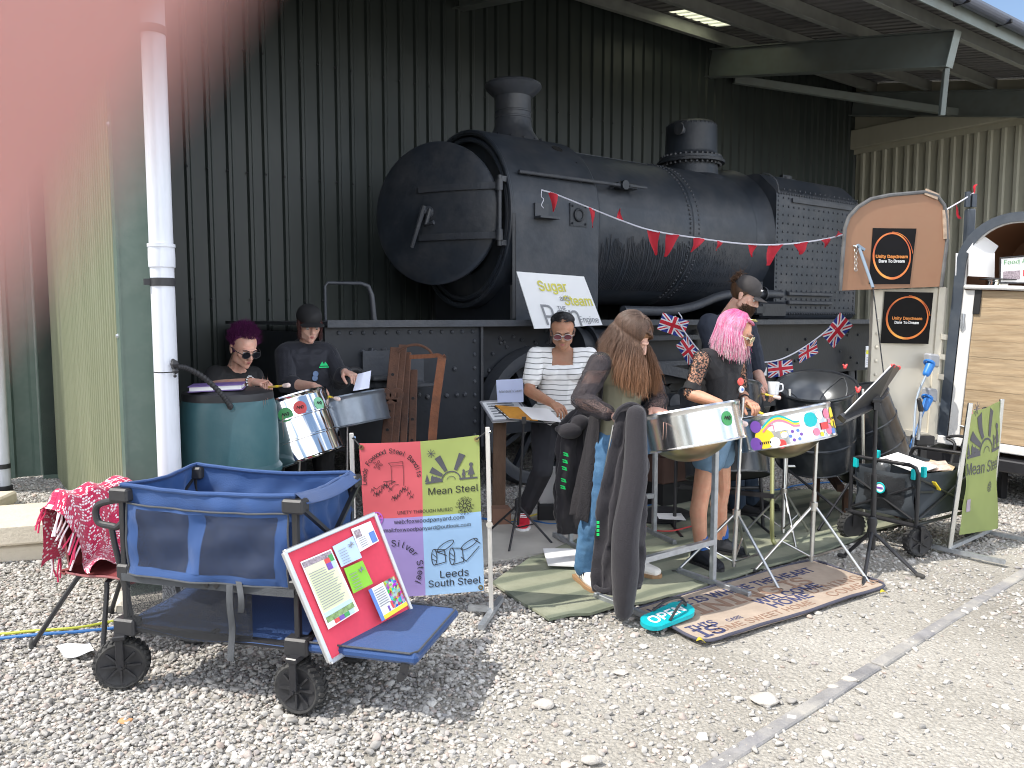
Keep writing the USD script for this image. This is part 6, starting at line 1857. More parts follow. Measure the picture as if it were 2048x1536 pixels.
st_ = cat(tube([UB(1718, 494, .03), P(1746, 575, 6.2)], .012, 8), bar(UB(1714, 490, .03), UB(1728, 500, .03), .03, .02))
tr_.part('blue_strap', st_, M('grey_blue_strap', (.2, .26, .33), .7), False)
tr_.part('stay_wire', tube([P(1746, 575, 6.2), P(1767, 745, 5.9)], .005, 6), black_plastic)

# posters
pos_b = M('poster_black', (.004, .0035, .004), .35, var=.4, scale=6, spec=.12)
oring = usdkit.material(stage, '/World/Looks/orange_ring', {'tc': ('texture_coordinate', {}), 'n': ('noise_texture', {'scale': 4.0}), 'r': ('rgb_ramp', {'ramp': [(.35, (.35, .05, .01)), (.5, (.6, .14, .02)), (.68, (.75, .35, .06))]}), 'p': ('principled_bsdf', {'roughness': .3})}, [('tc.object', 'n.vector'), ('n.fac', 'r.fac'), ('r.color', 'p.base_color')], surface='p.BSDF')


def poster(lbl, q):
    w_, h_ = np.linalg.norm(q[3] - q[0]), np.linalg.norm(q[1] - q[0])
    ex, ey = unit(q[3] - q[0]), unit(q[0] - q[1])
    nn_ = unit(np.cross(ex, ey)); ey = np.cross(nn_, ex)
    t = Thing('poster', lbl, 'poster', (q[0] + q[2]) / 2)
    t.part('sheet', quad(q[0], q[1], q[2], q[3], .003), pos_b, False)
    c_ = (q[0] + q[2]) / 2 + nn_ * .003
    a = np.linspace(0, 2 * PI, 48)
    ringg = sa.scale(sg.Point(0, 0).buffer(1.0, quad_segs=20), w_ * .44, h_ * .42).difference(sa.translate(sa.scale(sg.Point(0, 0).buffer(1.0, quad_segs=20), w_ * .405, h_ * .385), w_ * .006, h_ * .008))
    t.part('ring', poly(ringg, .001, c_, ex, ey), oring, False)
    arc_ = sa.rotate(sa.scale(sg.Point(0, 0).buffer(1.0), w_ * .475, h_ * .43), -14).boundary.buffer(w_ * .006).intersection(sg.box(0, h_ * .05, w_, h_))
    t.part('ring_streak', poly(arc_, .001, c_ + nn_ * .0005, ex, ey), oring, False)
    t.part('lettering', text('Unity Daydream', h_ * .055, c_ - ey * h_ * .035, ex, ey, True, True, squash=1.1), M('poster_orange', (.7, .25, .05), .5) if not stage.GetPrimAtPath('/World/Looks/poster_orange') else UsdShade.Material.Get(stage, '/World/Looks/poster_orange'), False)
    t.part('lettering', text('Dare To Dream', h_ * .052, c_ - ey * h_ * .115, ex, ey, True, True, squash=1.0), white_st, False)
    return t


poster('shiny black poster with an orange ring on the brown upper door', [UB(1746, 456, .005), UB(1738, 568, .005), UB(1820, 568, .005), UB(1833, 457, .005)])


def DL(px, py, off=.005):
    d = ray(px, py); o = V(0, 0, CAM_H)
    return o + d * (np.dot(dl0 + dnn * off - o, dnn) / np.dot(d, dnn))


poster('black poster with an orange ring on the cream lower door', [DL(1770, 583), DL(1761, 686), DL(1857, 688), DL(1867, 585)])
# socket boxes and blue plugs on the door edge
for k, (a, b) in enumerate(((1862, 728), (1858, 797))):
    c_ = P(a, b, 6.42)
    t = Thing('power_plug', ('upper' if k == 0 else 'lower') + ' grey socket with a blue industrial plug on the trailer door', 'plug', c_)
    t.part('socket', box(c_ + V(.02, .03, .03), (.10, .09, .11), (dx_, dnn, dz_2), .015), M('socket_grey', (.3, .31, .33), .5) if k == 0 else UsdShade.Material.Get(stage, '/World/Looks/socket_grey'), False)
    t.part('plug', bone(c_ + V(-.02, -.03, -.0), c_ + V(-.06, -.05, -.075), .036, .03, 14), M('plug_blue', (.02, .16, .5), .4) if k == 0 else UsdShade.Material.Get(stage, '/World/Looks/plug_blue'), 50)
    t.part('ring', ring(c_ + V(-.035, -.03, .01), .035, .01, V(.5, .3, .6), 18), UsdShade.Material.Get(stage, '/World/Looks/plug_blue'))
    e = c_ + V(-.07, -.06, -.09)
    gpt = V(e[0] - .35 - .1 * k, e[1] - .4, .03)
    t.part('lead', tube(curve([e, e + V(-.1, -.06, -.2), e * .4 + gpt * .6 + V(0, 0, .05), gpt], 30), .009, 8), M('lead_grey', (.25, .3, .36), .5) if k == 0 else blue_c)
lv = P(1853, 810, 6.3)
t = Thing('hand_lever', 'brake lever with a black grip standing at the foot of the trailer door', 'lever', V(lv[0], lv[1], .0))
t.part('rod', tube([P(1836, 880, 6.25), P(1843, 815, 6.28)], .013, 10), galv)
t.part('grip', bone(P(1842, 820, 6.28), P(1838, 800, 6.28), .021, .018, 14), black_plastic)
t.part('base', box(P(1845, 880, 6.3), (.16, .1, .08), None, .01), black_metal, False)
t.part('post', bar(P(1845, 885, 6.3), V(*P(1845, 885, 6.3)[:2], 0), .05, .05), black_metal, False)
# on the counter
def cpaper(lbl, px4, Y, mt):
    q = [P(a, b, Y) for a, b in px4]
    return solo('menu_sheet', lbl, 'paper', quad(q[0], q[3], q[2], q[1], .003), mt, False)


cpaper('tilted white sheet behind the counter, sticking up between the other menus', [(1960, 466), (1997, 492), (1974, 530), (1933, 504)], 6.42, white)
cpaper('white menu sheet standing behind the counter under the tilted one', [(1938, 504), (1990, 506), (1989, 555), (1937, 552)], 6.40, white)
cpaper('small white menu standing at the left end of the counter', [(1912, 506), (1937, 508), (1936, 553), (1911, 551)], 6.50, white)
tn = P(1958, 563, 6.52)
t = Thing('cake_tin', 'round shiny tin with a dark lid on the serving counter', 'tin', tn)
t.part('tin', lathe([(0, 0), (.1, 0), (.1, .03), (.105, .035), (.105, .045), (.1, .05), (0, .05)], TR(.30, .10, CZ + .02), tz, 36), chrome)
t.part('lid', lathe([(0, .062), (.1, .06), (.15, .052), (.15, .046), (.1, .046)], TR(.30, .10, CZ + .02), tz, 36), black_plastic)
fa_ = [P(2001, 516, 6.3), P(2000, 566, 6.3), P(2100, 566, 6.2), P(2100, 508, 6.2)]
t = Thing('allergy_sign', 'white sign about food allergies in a black frame on the counter, at the right edge', 'sign', (fa_[1] + fa_[2]) / 2)
t.part('sheet', quad(*fa_, .006), white, False)
t.part('frame', tube(np.array(fa_), .008, 6, closed=True), black_plastic)
fex, fey = unit(fa_[3] - fa_[0]), unit(fa_[0] - fa_[1])
fnn = unit(np.cross(fex, fey))
t.part('lettering', text('Food Allergy', .035, fa_[0] + fex * .02 - fey * .055 + fnn * .003, fex, fey, False), M('green_print', (.1, .3, .12), .6), False)
t.part('picture', quad(*[fa_[0] + fex * a - fey * b + fnn * .003 for a, b in ((.02, .11), (.02, .18), (.14, .18), (.14, .11))], .001), photo_p, False)
t.part('picture', quad(*[fa_[0] + fex * a - fey * b + fnn * .003 for a, b in ((.16, .11), (.16, .16), (.26, .16), (.26, .11))], .001), red_st, False)

# ---------------------------------------------------------------- buntings
flag_red = M('pennant_red', (.60, .03, .05), .7, var=.08, transl=.3)
cord_m = M('white_cord', (.65, .65, .72), .7)
bpts = [(1083, 380), (1110, 388), (1170, 412), (1240, 440), (1300, 460), (1380, 474), (1480, 487), (1560, 489), (1640, 480), (1692, 468)]
bw = curve([P(a, b, 7.35 + (6.55 - 7.35) * ((a - 1083) / 609)) for a, b in bpts], 90)
bt_ = Thing('red_bunting', 'string of red pennants looped from the engine smokebox to the trailer door', 'bunting', bw[0])
bt_.part('cord', tube(bw, .007, 6), cord_m)
bt_.part('cord_tail', tube(curve([bw[0], bw[0] + V(0, 0, -.06), bw[0] + V(.02, -.02, -.09), bw[0] + V(.0, -.02, -.14), bw[0] + V(.02, -.02, -.17)], 16), .004, 5), cord_m)


def on_line(line, px):
    k = np.argmin(np.abs(1024 + FPX * line[:, 0] / line[:, 1] - px))
    return line[k], unit(line[min(k + 1, len(line) - 1)] - line[max(k - 1, 0)])


def pennant(t, o, d, w, h, lean, up=False, fold=0.0, seed=0.0, mt=flag_red):
    dn = V(lean, -.05, -1.0 if not up else .8)
    nrm = V(.35, -.9, 0)

    def fn(u, v):
        hw = w * (1 - v * .96)
        return o + d * (u - .5) * hw * (1 - fold) + dn * (h * v) + nrm * (.025 * math.sin(v * 4 + seed) * v + .02 * math.sin(u * 3 + seed) + fold * .05 * (u - .5))
    t.part('pennant', sheet(fn, 5, 8), mt, True)


for i, (x, w, h, lean, up, fold) in enumerate(((1105, .115, .17, .05, False, .1), (1178, .10, .17, .1, False, .2), (1238, .10, .13, .0, True, .2), (1301, .11, .22, .06, False, 0), (1345, .11, .20, -.35, False, .1), (1397, .12, .12, -.55, False, .1), (1436, .10, .08, -.3, False, .3), (1497, .09, .11, -.06, False, 0), (1543, .11, .18, -.45, False, .1), (1597, .10, .10, -.03, False, 0), (1642, .09, .07, .0, False, 0), (1668, .11, .05, .2, True, .2))):
    o, d = on_line(bw, x)
    pennant(bt_, o, d, w, h, lean, up, fold, i * 1.3)
b2 = curve([P(1884, 424, 6.9), P(1912, 408, 7.1), P(1948, 386, 7.4)], 16)
bt2 = Thing('red_bunting', 'short end of red bunting tied above the trailer roof', 'bunting', b2[0])
bt2.part('cord', tube(b2, .006, 6), cord_m)
for x, h, up, ln_ in ((1898, .13, False, .35), (1942, .1, True, .2)):
    o, d = on_line(b2, x)
    pennant(bt2, o, d, .09, h, ln_, up, 0, 2.0)
vt = TR(.9, .5, TH)
t = Thing('roof_vent', 'dark chimney-like vent on the trailer roof behind the brown door', 'vent', P(1938, 420, 7.3))
q = P(1940, 425, 7.3)
t.part('stack', bar(q - V(0, 0, .35), q + V(0, 0, .03), .075, .075, V(0, 1, 0), .01), frame_blue, False)
t.part('cowl', cat(bar(q + V(-.03, 0, .05), q + V(-.03, 0, .19), .04, .03, V(0, 1, 0)), bar(q + V(.03, 0, .05), q + V(.03, 0, .17), .04, .03, V(0, 1, 0))), frame_blue, False)

fb_ = M('flag_blue', (.012, .03, .24), .7, transl=.2, var=.05)
fw_m = M('flag_white', (.72, .72, .74), .7, transl=.2, var=.03)
fr_m = M('flag_red', (.58, .02, .04), .7, transl=.2, var=.05)
JW, JH = .30, .19


def clipflag(g):
    return g.intersection(sg.box(0, 0, JW, JH))


diag = unary_union([sg.LineString([(0, 0), (JW, JH)]), sg.LineString([(0, JH), (JW, 0)])])
cross = lambda w_: unary_union([sg.box(0, JH / 2 - w_ / 2, JW, JH / 2 + w_ / 2), sg.box(JW / 2 - w_ / 2, 0, JW / 2 + w_ / 2, JH)])
redx, whitex = cross(.038), cross(.064)
redd = clipflag(diag.buffer(.007)).difference(whitex)
layers = [(sg.box(0, 0, JW, JH), fb_, 0), (clipflag(diag.buffer(.021)), fw_m, .0012), (redd, fr_m, .0024), (whitex, fw_m, .0036), (redx, fr_m, .0048)]
FM = [trimesh.creation.extrude_polygon(g_, .0006, engine='earcut').subdivide_to_size(.045) if g_.geom_type == 'Polygon' else cat(*[trimesh.creation.extrude_polygon(q, .0006, engine='earcut').subdivide_to_size(.045) for q in g_.geoms]) for g_, _, _ in layers]


def jack(t, o, ex, dn, s, seed):
    nrm = unit(np.cross(dn, ex)); nrm = nrm if nrm[1] < 0 else -nrm
    for (g_, mt, off), m in zip(layers, FM):
        v = np.array(m.vertices)
        x, y = v[:, 0], v[:, 1]
        w_ = .018 * np.sin(x * 14 + y * 9 + seed) * (y / JH) + .008 * np.sin(y * 30 + seed)
        q = o + s * ((x - JW / 2)[:, None] * ex + y[:, None] * dn + (w_ + (off + v[:, 2]) * 1.0)[:, None] * nrm)
        p_ = tm(q, m.faces)
        pth = t.part('flag' if off == 0 else 'flag_print', p_, mt, False, under=None if off == 0 else base_[0], kind=None if off == 0 else 'stuff')
        if off == 0:
            base_[0] = pth
        # the print shows on the back of the thin cloth too
        if off:
            pass


base_ = [None]
jb = curve([P(1683, 627, 6.9), P(1660, 655, 6.88), P(1612, 692, 6.85), P(1563, 718, 6.8), P(1520, 726, 6.78), P(1460, 735, 6.75), P(1410, 712, 6.72), P(1375, 672, 6.7), P(1350, 632, 6.7)], 60)
jt = Thing('flag_bunting', 'string of Union Jack flags hanging in front of the engine wheels', 'bunting', jb[0])
jt.part('cord', tube(jb, .006, 6), cord_m)
for k, (a, b, Y, ex, dn, s) in enumerate(((1662, 648, 6.88, V(-.45, 0, -.6), V(.35, 0, -.35), .85), (1615, 690, 6.85, V(.85, 0, .5), V(.1, 0, -1), .62), (1560, 722, 6.8, V(1, 0, .12), V(.08, 0, -1), .72), (1388, 690, 6.71, V(.55, 0, -.8), V(-.65, 0, -.6), .7), (1352, 634, 6.70, V(.75, 0, -.25), V(-.35, 0, -1.), .8))):
    jack(jt, P(a, b, Y), unit(ex), unit(dn), s, k * 1.7)
jt.part('tie', tube(curve([jb[-1], jb[-1] + V(.03, 0, -.06), jb[-1] + V(.06, 0, -.02), jb[-1] + V(.03, 0, .03)], 14), .005, 5), cord_m)
q_ = P(1522, 742, 6.78)
solo('paper_tag', 'small white tag hanging from the flag string behind the man in the cap', 'paper', quad(q_ + V(-.04, 0, .03), q_ + V(-.04, 0, -.04), q_ + V(.05, 0, -.04), q_ + V(.05, 0, .03), .003), white, False)
mg = P(1547, 775, 5.6)
t = Thing('white_mug', 'white mug standing on the edge of the big black drum', 'mug', mg)
t.part('cup', lathe([(0, -.05), (.035, -.05), (.042, .04), (.038, .04), (.032, -.04), (0, -.042)], mg, UP, 24), white)
t.part('handle', tube(curve([mg + V(.04, 0, .025), mg + V(.065, 0, .02), mg + V(.065, 0, -.02), mg + V(.038, 0, -.03)], 16), .006, 8), white)
for k, (a, b, Y) in enumerate(((1690, 735, 5.8), (1716, 782, 4.7))):
    q = P(a, b, Y)
    solo('red_clip', ('red clip on the top edge of the big black drum', 'red clip behind the music sheets')[k], 'clip', union([hull(sph(q, .013, 8), sph(q + V(.014, 0, .022), .006, 8)), hull(sph(q, .011, 8), sph(q + V(-.014, 0, .022), .006, 8))]), red_st, False)

# ================================================================ people
def rot_axis(v, ax, a):
    ax = unit(ax)
    return v * math.cos(a) + np.cross(ax, v) * math.sin(a) + ax * np.dot(ax, v) * (1 - math.cos(a))


def hand_m(w, d, n, side, curl=.6, sc=1.0, spread=.0):
    """w wrist, d towards the fingers, n the way the palm faces, side +1 when the thumb lies along cross(n, d)"""
    d = unit(d); n = unit(n - d * np.dot(n, d)); s = np.cross(n, d) * side
    ms = []
    kn = [w + (d * .083 + s * o) * sc for o in (.031, .011, -.010, -.029)]
    ms.append(hull(sph(w, .021 * sc, 12), sph(w + (d * .02 + s * .014) * sc, .018 * sc, 12), *[sph(k, .0105 * sc, 10) for k in (kn[0], kn[3])], sph(w + (d * .03 - s * .018) * sc, .016 * sc, 10)))
    ms.append(hull(*[sph(k, .0108 * sc, 10) for k in kn], sph(w + d * .05 * sc, .016 * sc, 10)))
    ax = np.cross(d, n)
    for i, (k, L) in enumerate(zip(kn, (.070, .078, .073, .056))):
        p = k; a = 0
        for seg, (f_, c_) in enumerate(((.45, .55), (.31, .85), (.24, .55))):
            a += curl * c_ * (1 + .08 * i)
            q = p + (rot_axis(d, ax, a) + s * spread * (1.5 - i) * .1) * L * f_ * sc
            r_ = (.0096, .0088, .0080, .0072)
            ms.append(bone(p, q, r_[seg] * sc, r_[seg + 1] * sc, 10))
            p = q
    t0 = w + (d * .022 + s * .022) * sc
    t1 = t0 + unit(d * .55 + s * .62 + n * .4) * .042 * sc
    t2 = t1 + unit(d * .85 + s * .1 + n * (.35 + .4 * curl)) * .034 * sc
    t3 = t2 + unit(d * .85 - s * .25 + n * (.4 + .5 * curl)) * .026 * sc
    for a_, b_, ra, rb in ((t0, t1, .015, .0115), (t1, t2, .0115, .0102), (t2, t3, .0102, .0085)):
        ms.append(bone(a_, b_, ra * sc, rb * sc, 10))
    grip = w + (d * .085 + n * .028 + s * .0) * sc
    return smoothed(union(ms), .005, 6), grip, s


def head_m(c, f, u, sc=1.0, wide=1.0):
    """head mesh about c (ear height); f the way the face looks, u the top"""
    f = unit(f); u = unit(u - f * np.dot(u, f)); r = np.cross(f, u)
    R = np.array([r, f, u]).T

    def L(x, y, z):
        return V(x * wide, y, z) * sc
    ms = [ell(L(0, -.012, .035), V(.075 * wide, .094, .086) * sc, n=28), hull(ell(L(0, .022, -.005), V(.066 * wide, .064, .06) * sc, n=20), sph(L(0, .07, -.087), .019 * sc), sph(L(.042, .01, -.06), .024 * sc), sph(L(-.042, .01, -.06), .024 * sc)),
          hull(ell(L(0, .05, .02), V(.05 * wide, .04, .04) * sc, n=16), sph(L(.04, .05, -.012), .022 * sc), sph(L(-.04, .05, -.012), .022 * sc), sph(L(0, .075, -.055), .02 * sc)),
          hull(sph(L(0, .092, .012), .0085 * sc, 10), sph(L(0, .110, -.022), .0115 * sc, 10), sph(L(.011, .094, -.026), .009 * sc, 10), sph(L(-.011, .094, -.026), .009 * sc, 10)),
          hull(sph(L(-.036, .079, .026), .010 * sc, 10), sph(L(-.008, .088, .026), .010 * sc, 10)), hull(sph(L(.036, .079, .026), .010 * sc, 10), sph(L(.008, .088, .026), .010 * sc, 10)),
          hull(sph(L(-.02, .082, -.05), .0085 * sc, 10), sph(L(.02, .082, -.05), .0085 * sc, 10), sph(L(0, .088, -.05), .008 * sc, 10)), hull(sph(L(-.017, .08, -.061), .008 * sc, 10), sph(L(.017, .08, -.061), .008 * sc, 10), sph(L(0, .086, -.061), .008 * sc, 10))]
    for s_ in (-1, 1):
        ms.append(hull(ell(L(s_ * .078, -.012, .008), V(.007, .017, .022) * sc, n=12), ell(L(s_ * .074, -.006, -.024), V(.006, .009, .011) * sc, n=10)))
    head = union(ms)
    for s_ in (-1, 1):
        head = head - ell(L(s_ * .031, .093, .006), V(.017, .014, .011) * sc, n=14)
    m = smoothed(head, .008 * sc, 5)
    T = frame(R[:, 0], R[:, 1], R[:, 2], c)
    m.apply_transform(T)
    return m, (lambda x, y, z: np.asarray(c) + R @ L(x, y, z)), R


def skin(name, col):
    return M(name, col, .5, var=.14, scale=14, bump=.12, bscale=170, spec=.4, sss=.12, dirt=tuple(np.array(col) * (1.0, .72, .68)), dirt_scale=16, dirt_amt=.6)


skin_a = skin('skin_fair', (.56, .33, .25)); skin_b = skin('skin_pale', (.58, .36, .28)); skin_c = skin('skin_brown', (.34, .18, .11)); skin_d = skin('skin_tanned', (.54, .29, .19))
lip_m = M('lips', (.38, .13, .12), .45, var=.05)
eye_w = M('eye_white', (.6, .58, .56), .3, var=0); eye_d = M('eye_dark', (.03, .02, .015), .2, var=0)


class Person:
    def __init__(self, label, base, sk, group=None):
        self.t = Thing('person', label, 'person', base)
        self.sk = sk

    def build(self, J, f, pitch, roll=0.0, hs=1.0, wide=1.0, hands=(), r=1.0, bare_leg=True, feet=True):
        """J: joints in the world"""
        f = unit(V(f[0], f[1], 0)); right = V(f[1], -f[0], 0)
        self.f, self.right, self.J = f, right, J
        hf = unit(f * math.cos(pitch) - UP * math.sin(pitch)); hu = unit(f * math.sin(pitch) + UP * math.cos(pitch) + right * roll)
        Rb = np.array([right, f, UP]).T
        self.Rb = Rb
        tor = self.torso(0, r)
        ms = tor + [bone(J['neck'] - f * .01, J['head'] - hf * .02 - hu * .05, .052 * r, .05 * r)]
        ms += self.arm('R', 0, r) + self.arm('L', 0, r) + self.leg('R', 0, r) + self.leg('L', 0, r)
        body = smoothed(union(ms), .020, 8)
        head, self.at, self.R = head_m(J['head'], hf, hu, hs, wide)
        parts = [body, head]
        self.grips = {}
        for k, (d, n, side, curl) in hands.items() if isinstance(hands, dict) else []:
            h, g_, s_ = hand_m(J['wr' + k], d, n, side, curl, 1.0 * r)
            parts.append(h); self.grips[k] = (g_, s_)
        man = union([Manifold(m3.Mesh(np.asarray(p.vertices, np.float32), np.asarray(p.faces, np.uint32))) for p in parts])
        self.t.part('body', man, self.sk, True)
        self.hs = hs
        return self

    def torso(self, d, r=1.0, top=True, low=True):
        J, Rb = self.J, self.Rb
        E = lambda c, x, y, z: ell(c, V((x * r + d), (y * r + d), z), Rb, 18)
        pv, wa, chh = E(J['pelvis'], .158, .112, .10), E(J['waist'], .135, .10, .09), E(J['chest'], .155, .115, .10)
        sh = hull(sph(J['shR'] - (J['shR'] - J['shL']) * .1, .05 * r + d), sph(J['shL'] + (J['shR'] - J['shL']) * .1, .05 * r + d), E(J['chest'], .14, .105, .07))
        ms = [hull(wa, chh), sh]
        if top:
            ms.append(hull(sph(J['shR'] * .75 + J['shL'] * .25, .045 * r + d), sph(J['shL'] * .75 + J['shR'] * .25, .045 * r + d), sph(J['neck'], .054 * r + d * .5)))
        if low:
            ms.append(hull(pv, wa))
        return ms

    def arm(self, k, d=0, r=1.0, upto=1.0, start=0.0):
        """upto in 0..2: 1 = elbow, 2 = wrist"""
        J = self.J
        a, b, c = J['sh' + k], J['el' + k], J['wr' + k]
        if d == 0:
            return [bone(a, b, .05 * r, .039 * r), bone(b, b * .7 + c * .3, .039 * r, .041 * r), bone(b * .7 + c * .3, c, .041 * r, .026 * r)]
        out = [bone(a, a + (b - a) * min(upto, 1), .052 * r + d, .05 * r + d * 1.15 - .012 * min(upto, 1))]
        if upto > 1:
            out.append(bone(b, b + (c - b) * (upto - 1), .040 * r + d, (.041 - .012 * (upto - 1)) * r + d))
        return out

    def leg(self, k, d=0, r=1.0, upto=2.0):
        J = self.J
        a, b, c = J['hip' + k], J['kn' + k], J['an' + k]
        out = [bone(a, a + (b - a) * min(upto, 1), .088 * r + d, (.088 - .032 * min(upto, 1)) * r + d)]
        if upto > 1:
            calf = b + (c - b) * .32 - self.f * .018
            out += [hull(sph(b, .056 * r + d), sph(calf, .056 * r + d)), bone(calf, b + (c - b) * (upto - 1), .056 * r + d, (.056 - .018 * (upto - 1)) * r + d)]
        return out

    def cloth(self, name, ms, mt, res=.018, it=8, wrinkle=.006, freq=14, seed=0, cut=None, label=None):
        man = union(ms)
        if cut is not None:
            for c_ in cut:
                man = man - c_
        m = smoothed(man, res * .75, it)
        if wrinkle:
            v = np.array(m.vertices)
            n_ = np.array(m.vertex_normals)
            w_ = meshkit.fbm(v * (freq, freq, freq * .6), 4, seed) - .45
            w_ = w_ + .7 * (.5 - np.abs(meshkit.noise(v * (freq * 1.6, freq * 1.6, freq * 2.6), seed + 9) - .5) * 2) * meshkit.noise(v * 6, seed + 4)
            m.vertices = v + n_ * (w_ * wrinkle * 2)[:, None]
        return self.t.part(name, m, mt, True, label=label)

    def face(self, eyes=True, brow=None, lip=True):
        a = self.at
        hs = self.hs
        if eyes:
            for s_ in (-1, 1):
                e = self.t.part('eye', ell(a(s_ * .031, .0775, .006), V(.0115, .0115, .0115) * hs, n=12), eye_w, True)
                self.t.part('iris', ell(a(s_ * .031, .0775, .006) + self.R @ V(0, .009, -.002) * hs, V(.0055, .0035, .0055) * hs, self.R, n=10), eye_d, True, under=e)
        if lip:
            self.t.part('lips', union([hull(sph(a(-.017, .0865, -.0525), .0035, 8), sph(a(.017, .0865, -.0525), .0035, 8), sph(a(0, .0955, -.051), .0045, 8)), hull(sph(a(-.014, .085, -.058), .0035, 8), sph(a(.014, .085, -.058), .0035, 8), sph(a(0, .0935, -.0595), .0048, 8))]), lip_m, True)
        if brow is not None:
            for s_ in (-1, 1):
                self.t.part('eyebrow', union([hull(sph(a(s_ * .014, .0985, .026), .003, 6), sph(a(s_ * .032, .094, .031), .0035, 6)), hull(sph(a(s_ * .032, .094, .031), .0035, 6), sph(a(s_ * .046, .082, .025), .0022, 6))]), brow, True)

    def glasses(self, mt, lens_mt, z=.004, w=.024, h=.018):
        a = self.at
        g_ = []
        for s_ in (-1, 1):
            c_ = a(s_ * .033, .106, z)
            self.lens_p = self.t.part('lens', lathe([(0, .0), (1, .0)], (0, 0, 0), (0, 0, 1), 4) if False else moved(cat(trimesh.creation.cylinder(1.0, .003, sections=20)), frame(self.R[:, 0] * w, self.R[:, 2] * h, self.R[:, 1], c_)), lens_mt, False)
            rim = np.array([a(s_ * .033 + w * math.cos(t_), .107, z + h * math.sin(t_)) for t_ in np.linspace(0, 2 * PI, 21)[:-1]])
            g_.append(tube(rim, .0024, 6, closed=True))
            g_.append(tube([a(s_ * .057, .104, z + .006), a(s_ * .076, .07, z + .008), a(s_ * .082, .0, z + .008), a(s_ * .081, -.02, z - .005)], .0024, 6))
        g_.append(tube([a(-.011, .109, z + .004), a(.011, .109, z + .004)], .0024, 6))
        self.t.part('glasses_frame', cat(*g_), mt, True)

    def shoe(self, k, toe_dir, mt, sole_mt, L=.25, lift=0.0, top=.07, name='shoe'):
        an = self.J['an' + k]
        d = unit(V(toe_dir[0], toe_dir[1], 0)); s_ = V(-d[1], d[0], 0)
        o = V(an[0], an[1], lift)
        up_ = [hull(sph(o - d * .05 + UP * .045, .032, 12), sph(o + d * .02 + UP * (.05 + top * .3), .036, 12), sph(o - d * .03 + UP * (.06 + top * .4), .036, 12)),
               hull(sph(o + d * .02 + UP * .055, .036, 12), sph(o + d * .10 + s_ * .018 + UP * .038, .028, 12), sph(o + d * .10 - s_ * .018 + UP * .038, .028, 12), sph(o - d * .03 + UP * .045, .034, 12)),
               hull(sph(o + d * .10 + s_ * .018 + UP * .036, .028, 12), sph(o + d * .10 - s_ * .018 + UP * .036, .028, 12), sph(o + d * (L - .10) + s_ * .012 + UP * .03, .024, 12), sph(o + d * (L - .10) - s_ * .012 + UP * .03, .024, 12)), bone(o + UP * .05, V(an[0], an[1], an[2]) * .5 + (o + UP * (.08 + top)) * .5, .04, .042, 12)]
        m = smoothed(union(up_), .012, 5)
        p = self.t.part(name, m, mt, True)
        sole = sg.Polygon([(-.085, -.026), (-.05, -.034), (.05, -.036), (.10, -.045), (L - .1, -.038), (L - .075, -.01), (L - .075, .01), (L - .1, .038), (.10, .045), (.05, .036), (-.05, .034), (-.085, .026)]).buffer(.008)
        self.t.part('sole', poly(sole, .018, o + UP * .0, d, s_), sole_mt, False, under=p)
        return p, o, d, s_


def strands(path, curves, w0, w1, mt):
    """hair: list of polylines"""
    pts = np.concatenate(curves)
    cnt = [len(c) for c in curves]
    b = UsdGeom.BasisCurves.Define(stage, path)
    b.CreateTypeAttr('linear')
    b.CreatePointsAttr(Vt.Vec3fArray.FromNumpy(pts.astype(np.float32)))
    b.CreateCurveVertexCountsAttr(Vt.IntArray(cnt))
    ws = np.concatenate([np.linspace(w0, w1, k) for k in cnt])
    b.CreateWidthsAttr(Vt.FloatArray.FromNumpy(ws.astype(np.float32)))
    b.SetWidthsInterpolation('vertex')
    UsdShade.MaterialBindingAPI.Apply(b.GetPrim()).Bind(mt)
    return b


def hair_mat(name, ramp, rough=.4):
    """tone varies from strand to strand over the ramp"""
    return usdkit.material(stage, f'/World/Looks/{name}', {'tc': ('texture_coordinate', {}), 'map': ('mapping', {'scale': (60, 60, 4)}), 'n': ('noise_texture', {'scale': 1.0, 'detail': 4.0}), 'r': ('rgb_ramp', {'ramp': ramp}), 'p': ('principled_bsdf', {'roughness': rough, 'specular_ior_level': .35})},
                           [('tc.object', 'map.vector'), ('map.vector', 'n.vector'), ('n.fac', 'r.fac'), ('r.color', 'p.base_color')], surface='p.BSDF')


def hair_grad(name, ztop, zbot, root, mid, tip, rough=.4, var=.35):
    """dyed hair: the colour changes down its length"""
    return usdkit.material(stage, f'/World/Looks/{name}', {'g': ('geometry', {}), 's': ('separate_xyz', {}), 'mr': ('map_range', {'from_min': ztop, 'from_max': zbot, 'to_min': 0.0, 'to_max': 1.0, 'clamp': True}), 'tc': ('texture_coordinate', {}), 'map': ('mapping', {'scale': (80, 80, 5)}), 'n': ('noise_texture', {'scale': 1.0, 'detail': 3.0}),
        'r': ('rgb_ramp', {'ramp': [(.0, root), (.5, mid), (1.0, tip)]}), 'nr': ('rgb_ramp', {'ramp': [(.3, (1 - var,) * 3), (.7, (1 + var,) * 3)]}), 'mx': ('mix', {'mix_type': 'multiply', 'fac': 1.0}), 'p': ('principled_bsdf', {'roughness': rough, 'specular_ior_level': .35})},
        [('g.position', 's.vector'), ('s.z', 'mr.value'), ('mr.result', 'r.fac'), ('tc.object', 'map.vector'), ('map.vector', 'n.vector'), ('n.fac', 'nr.fac'), ('r.color', 'mx.color1'), ('nr.color', 'mx.color2'), ('mx.color', 'p.base_color')], surface='p.BSDF')


def loc(t, c):
    c = np.asarray(c) - t.loc
    return c


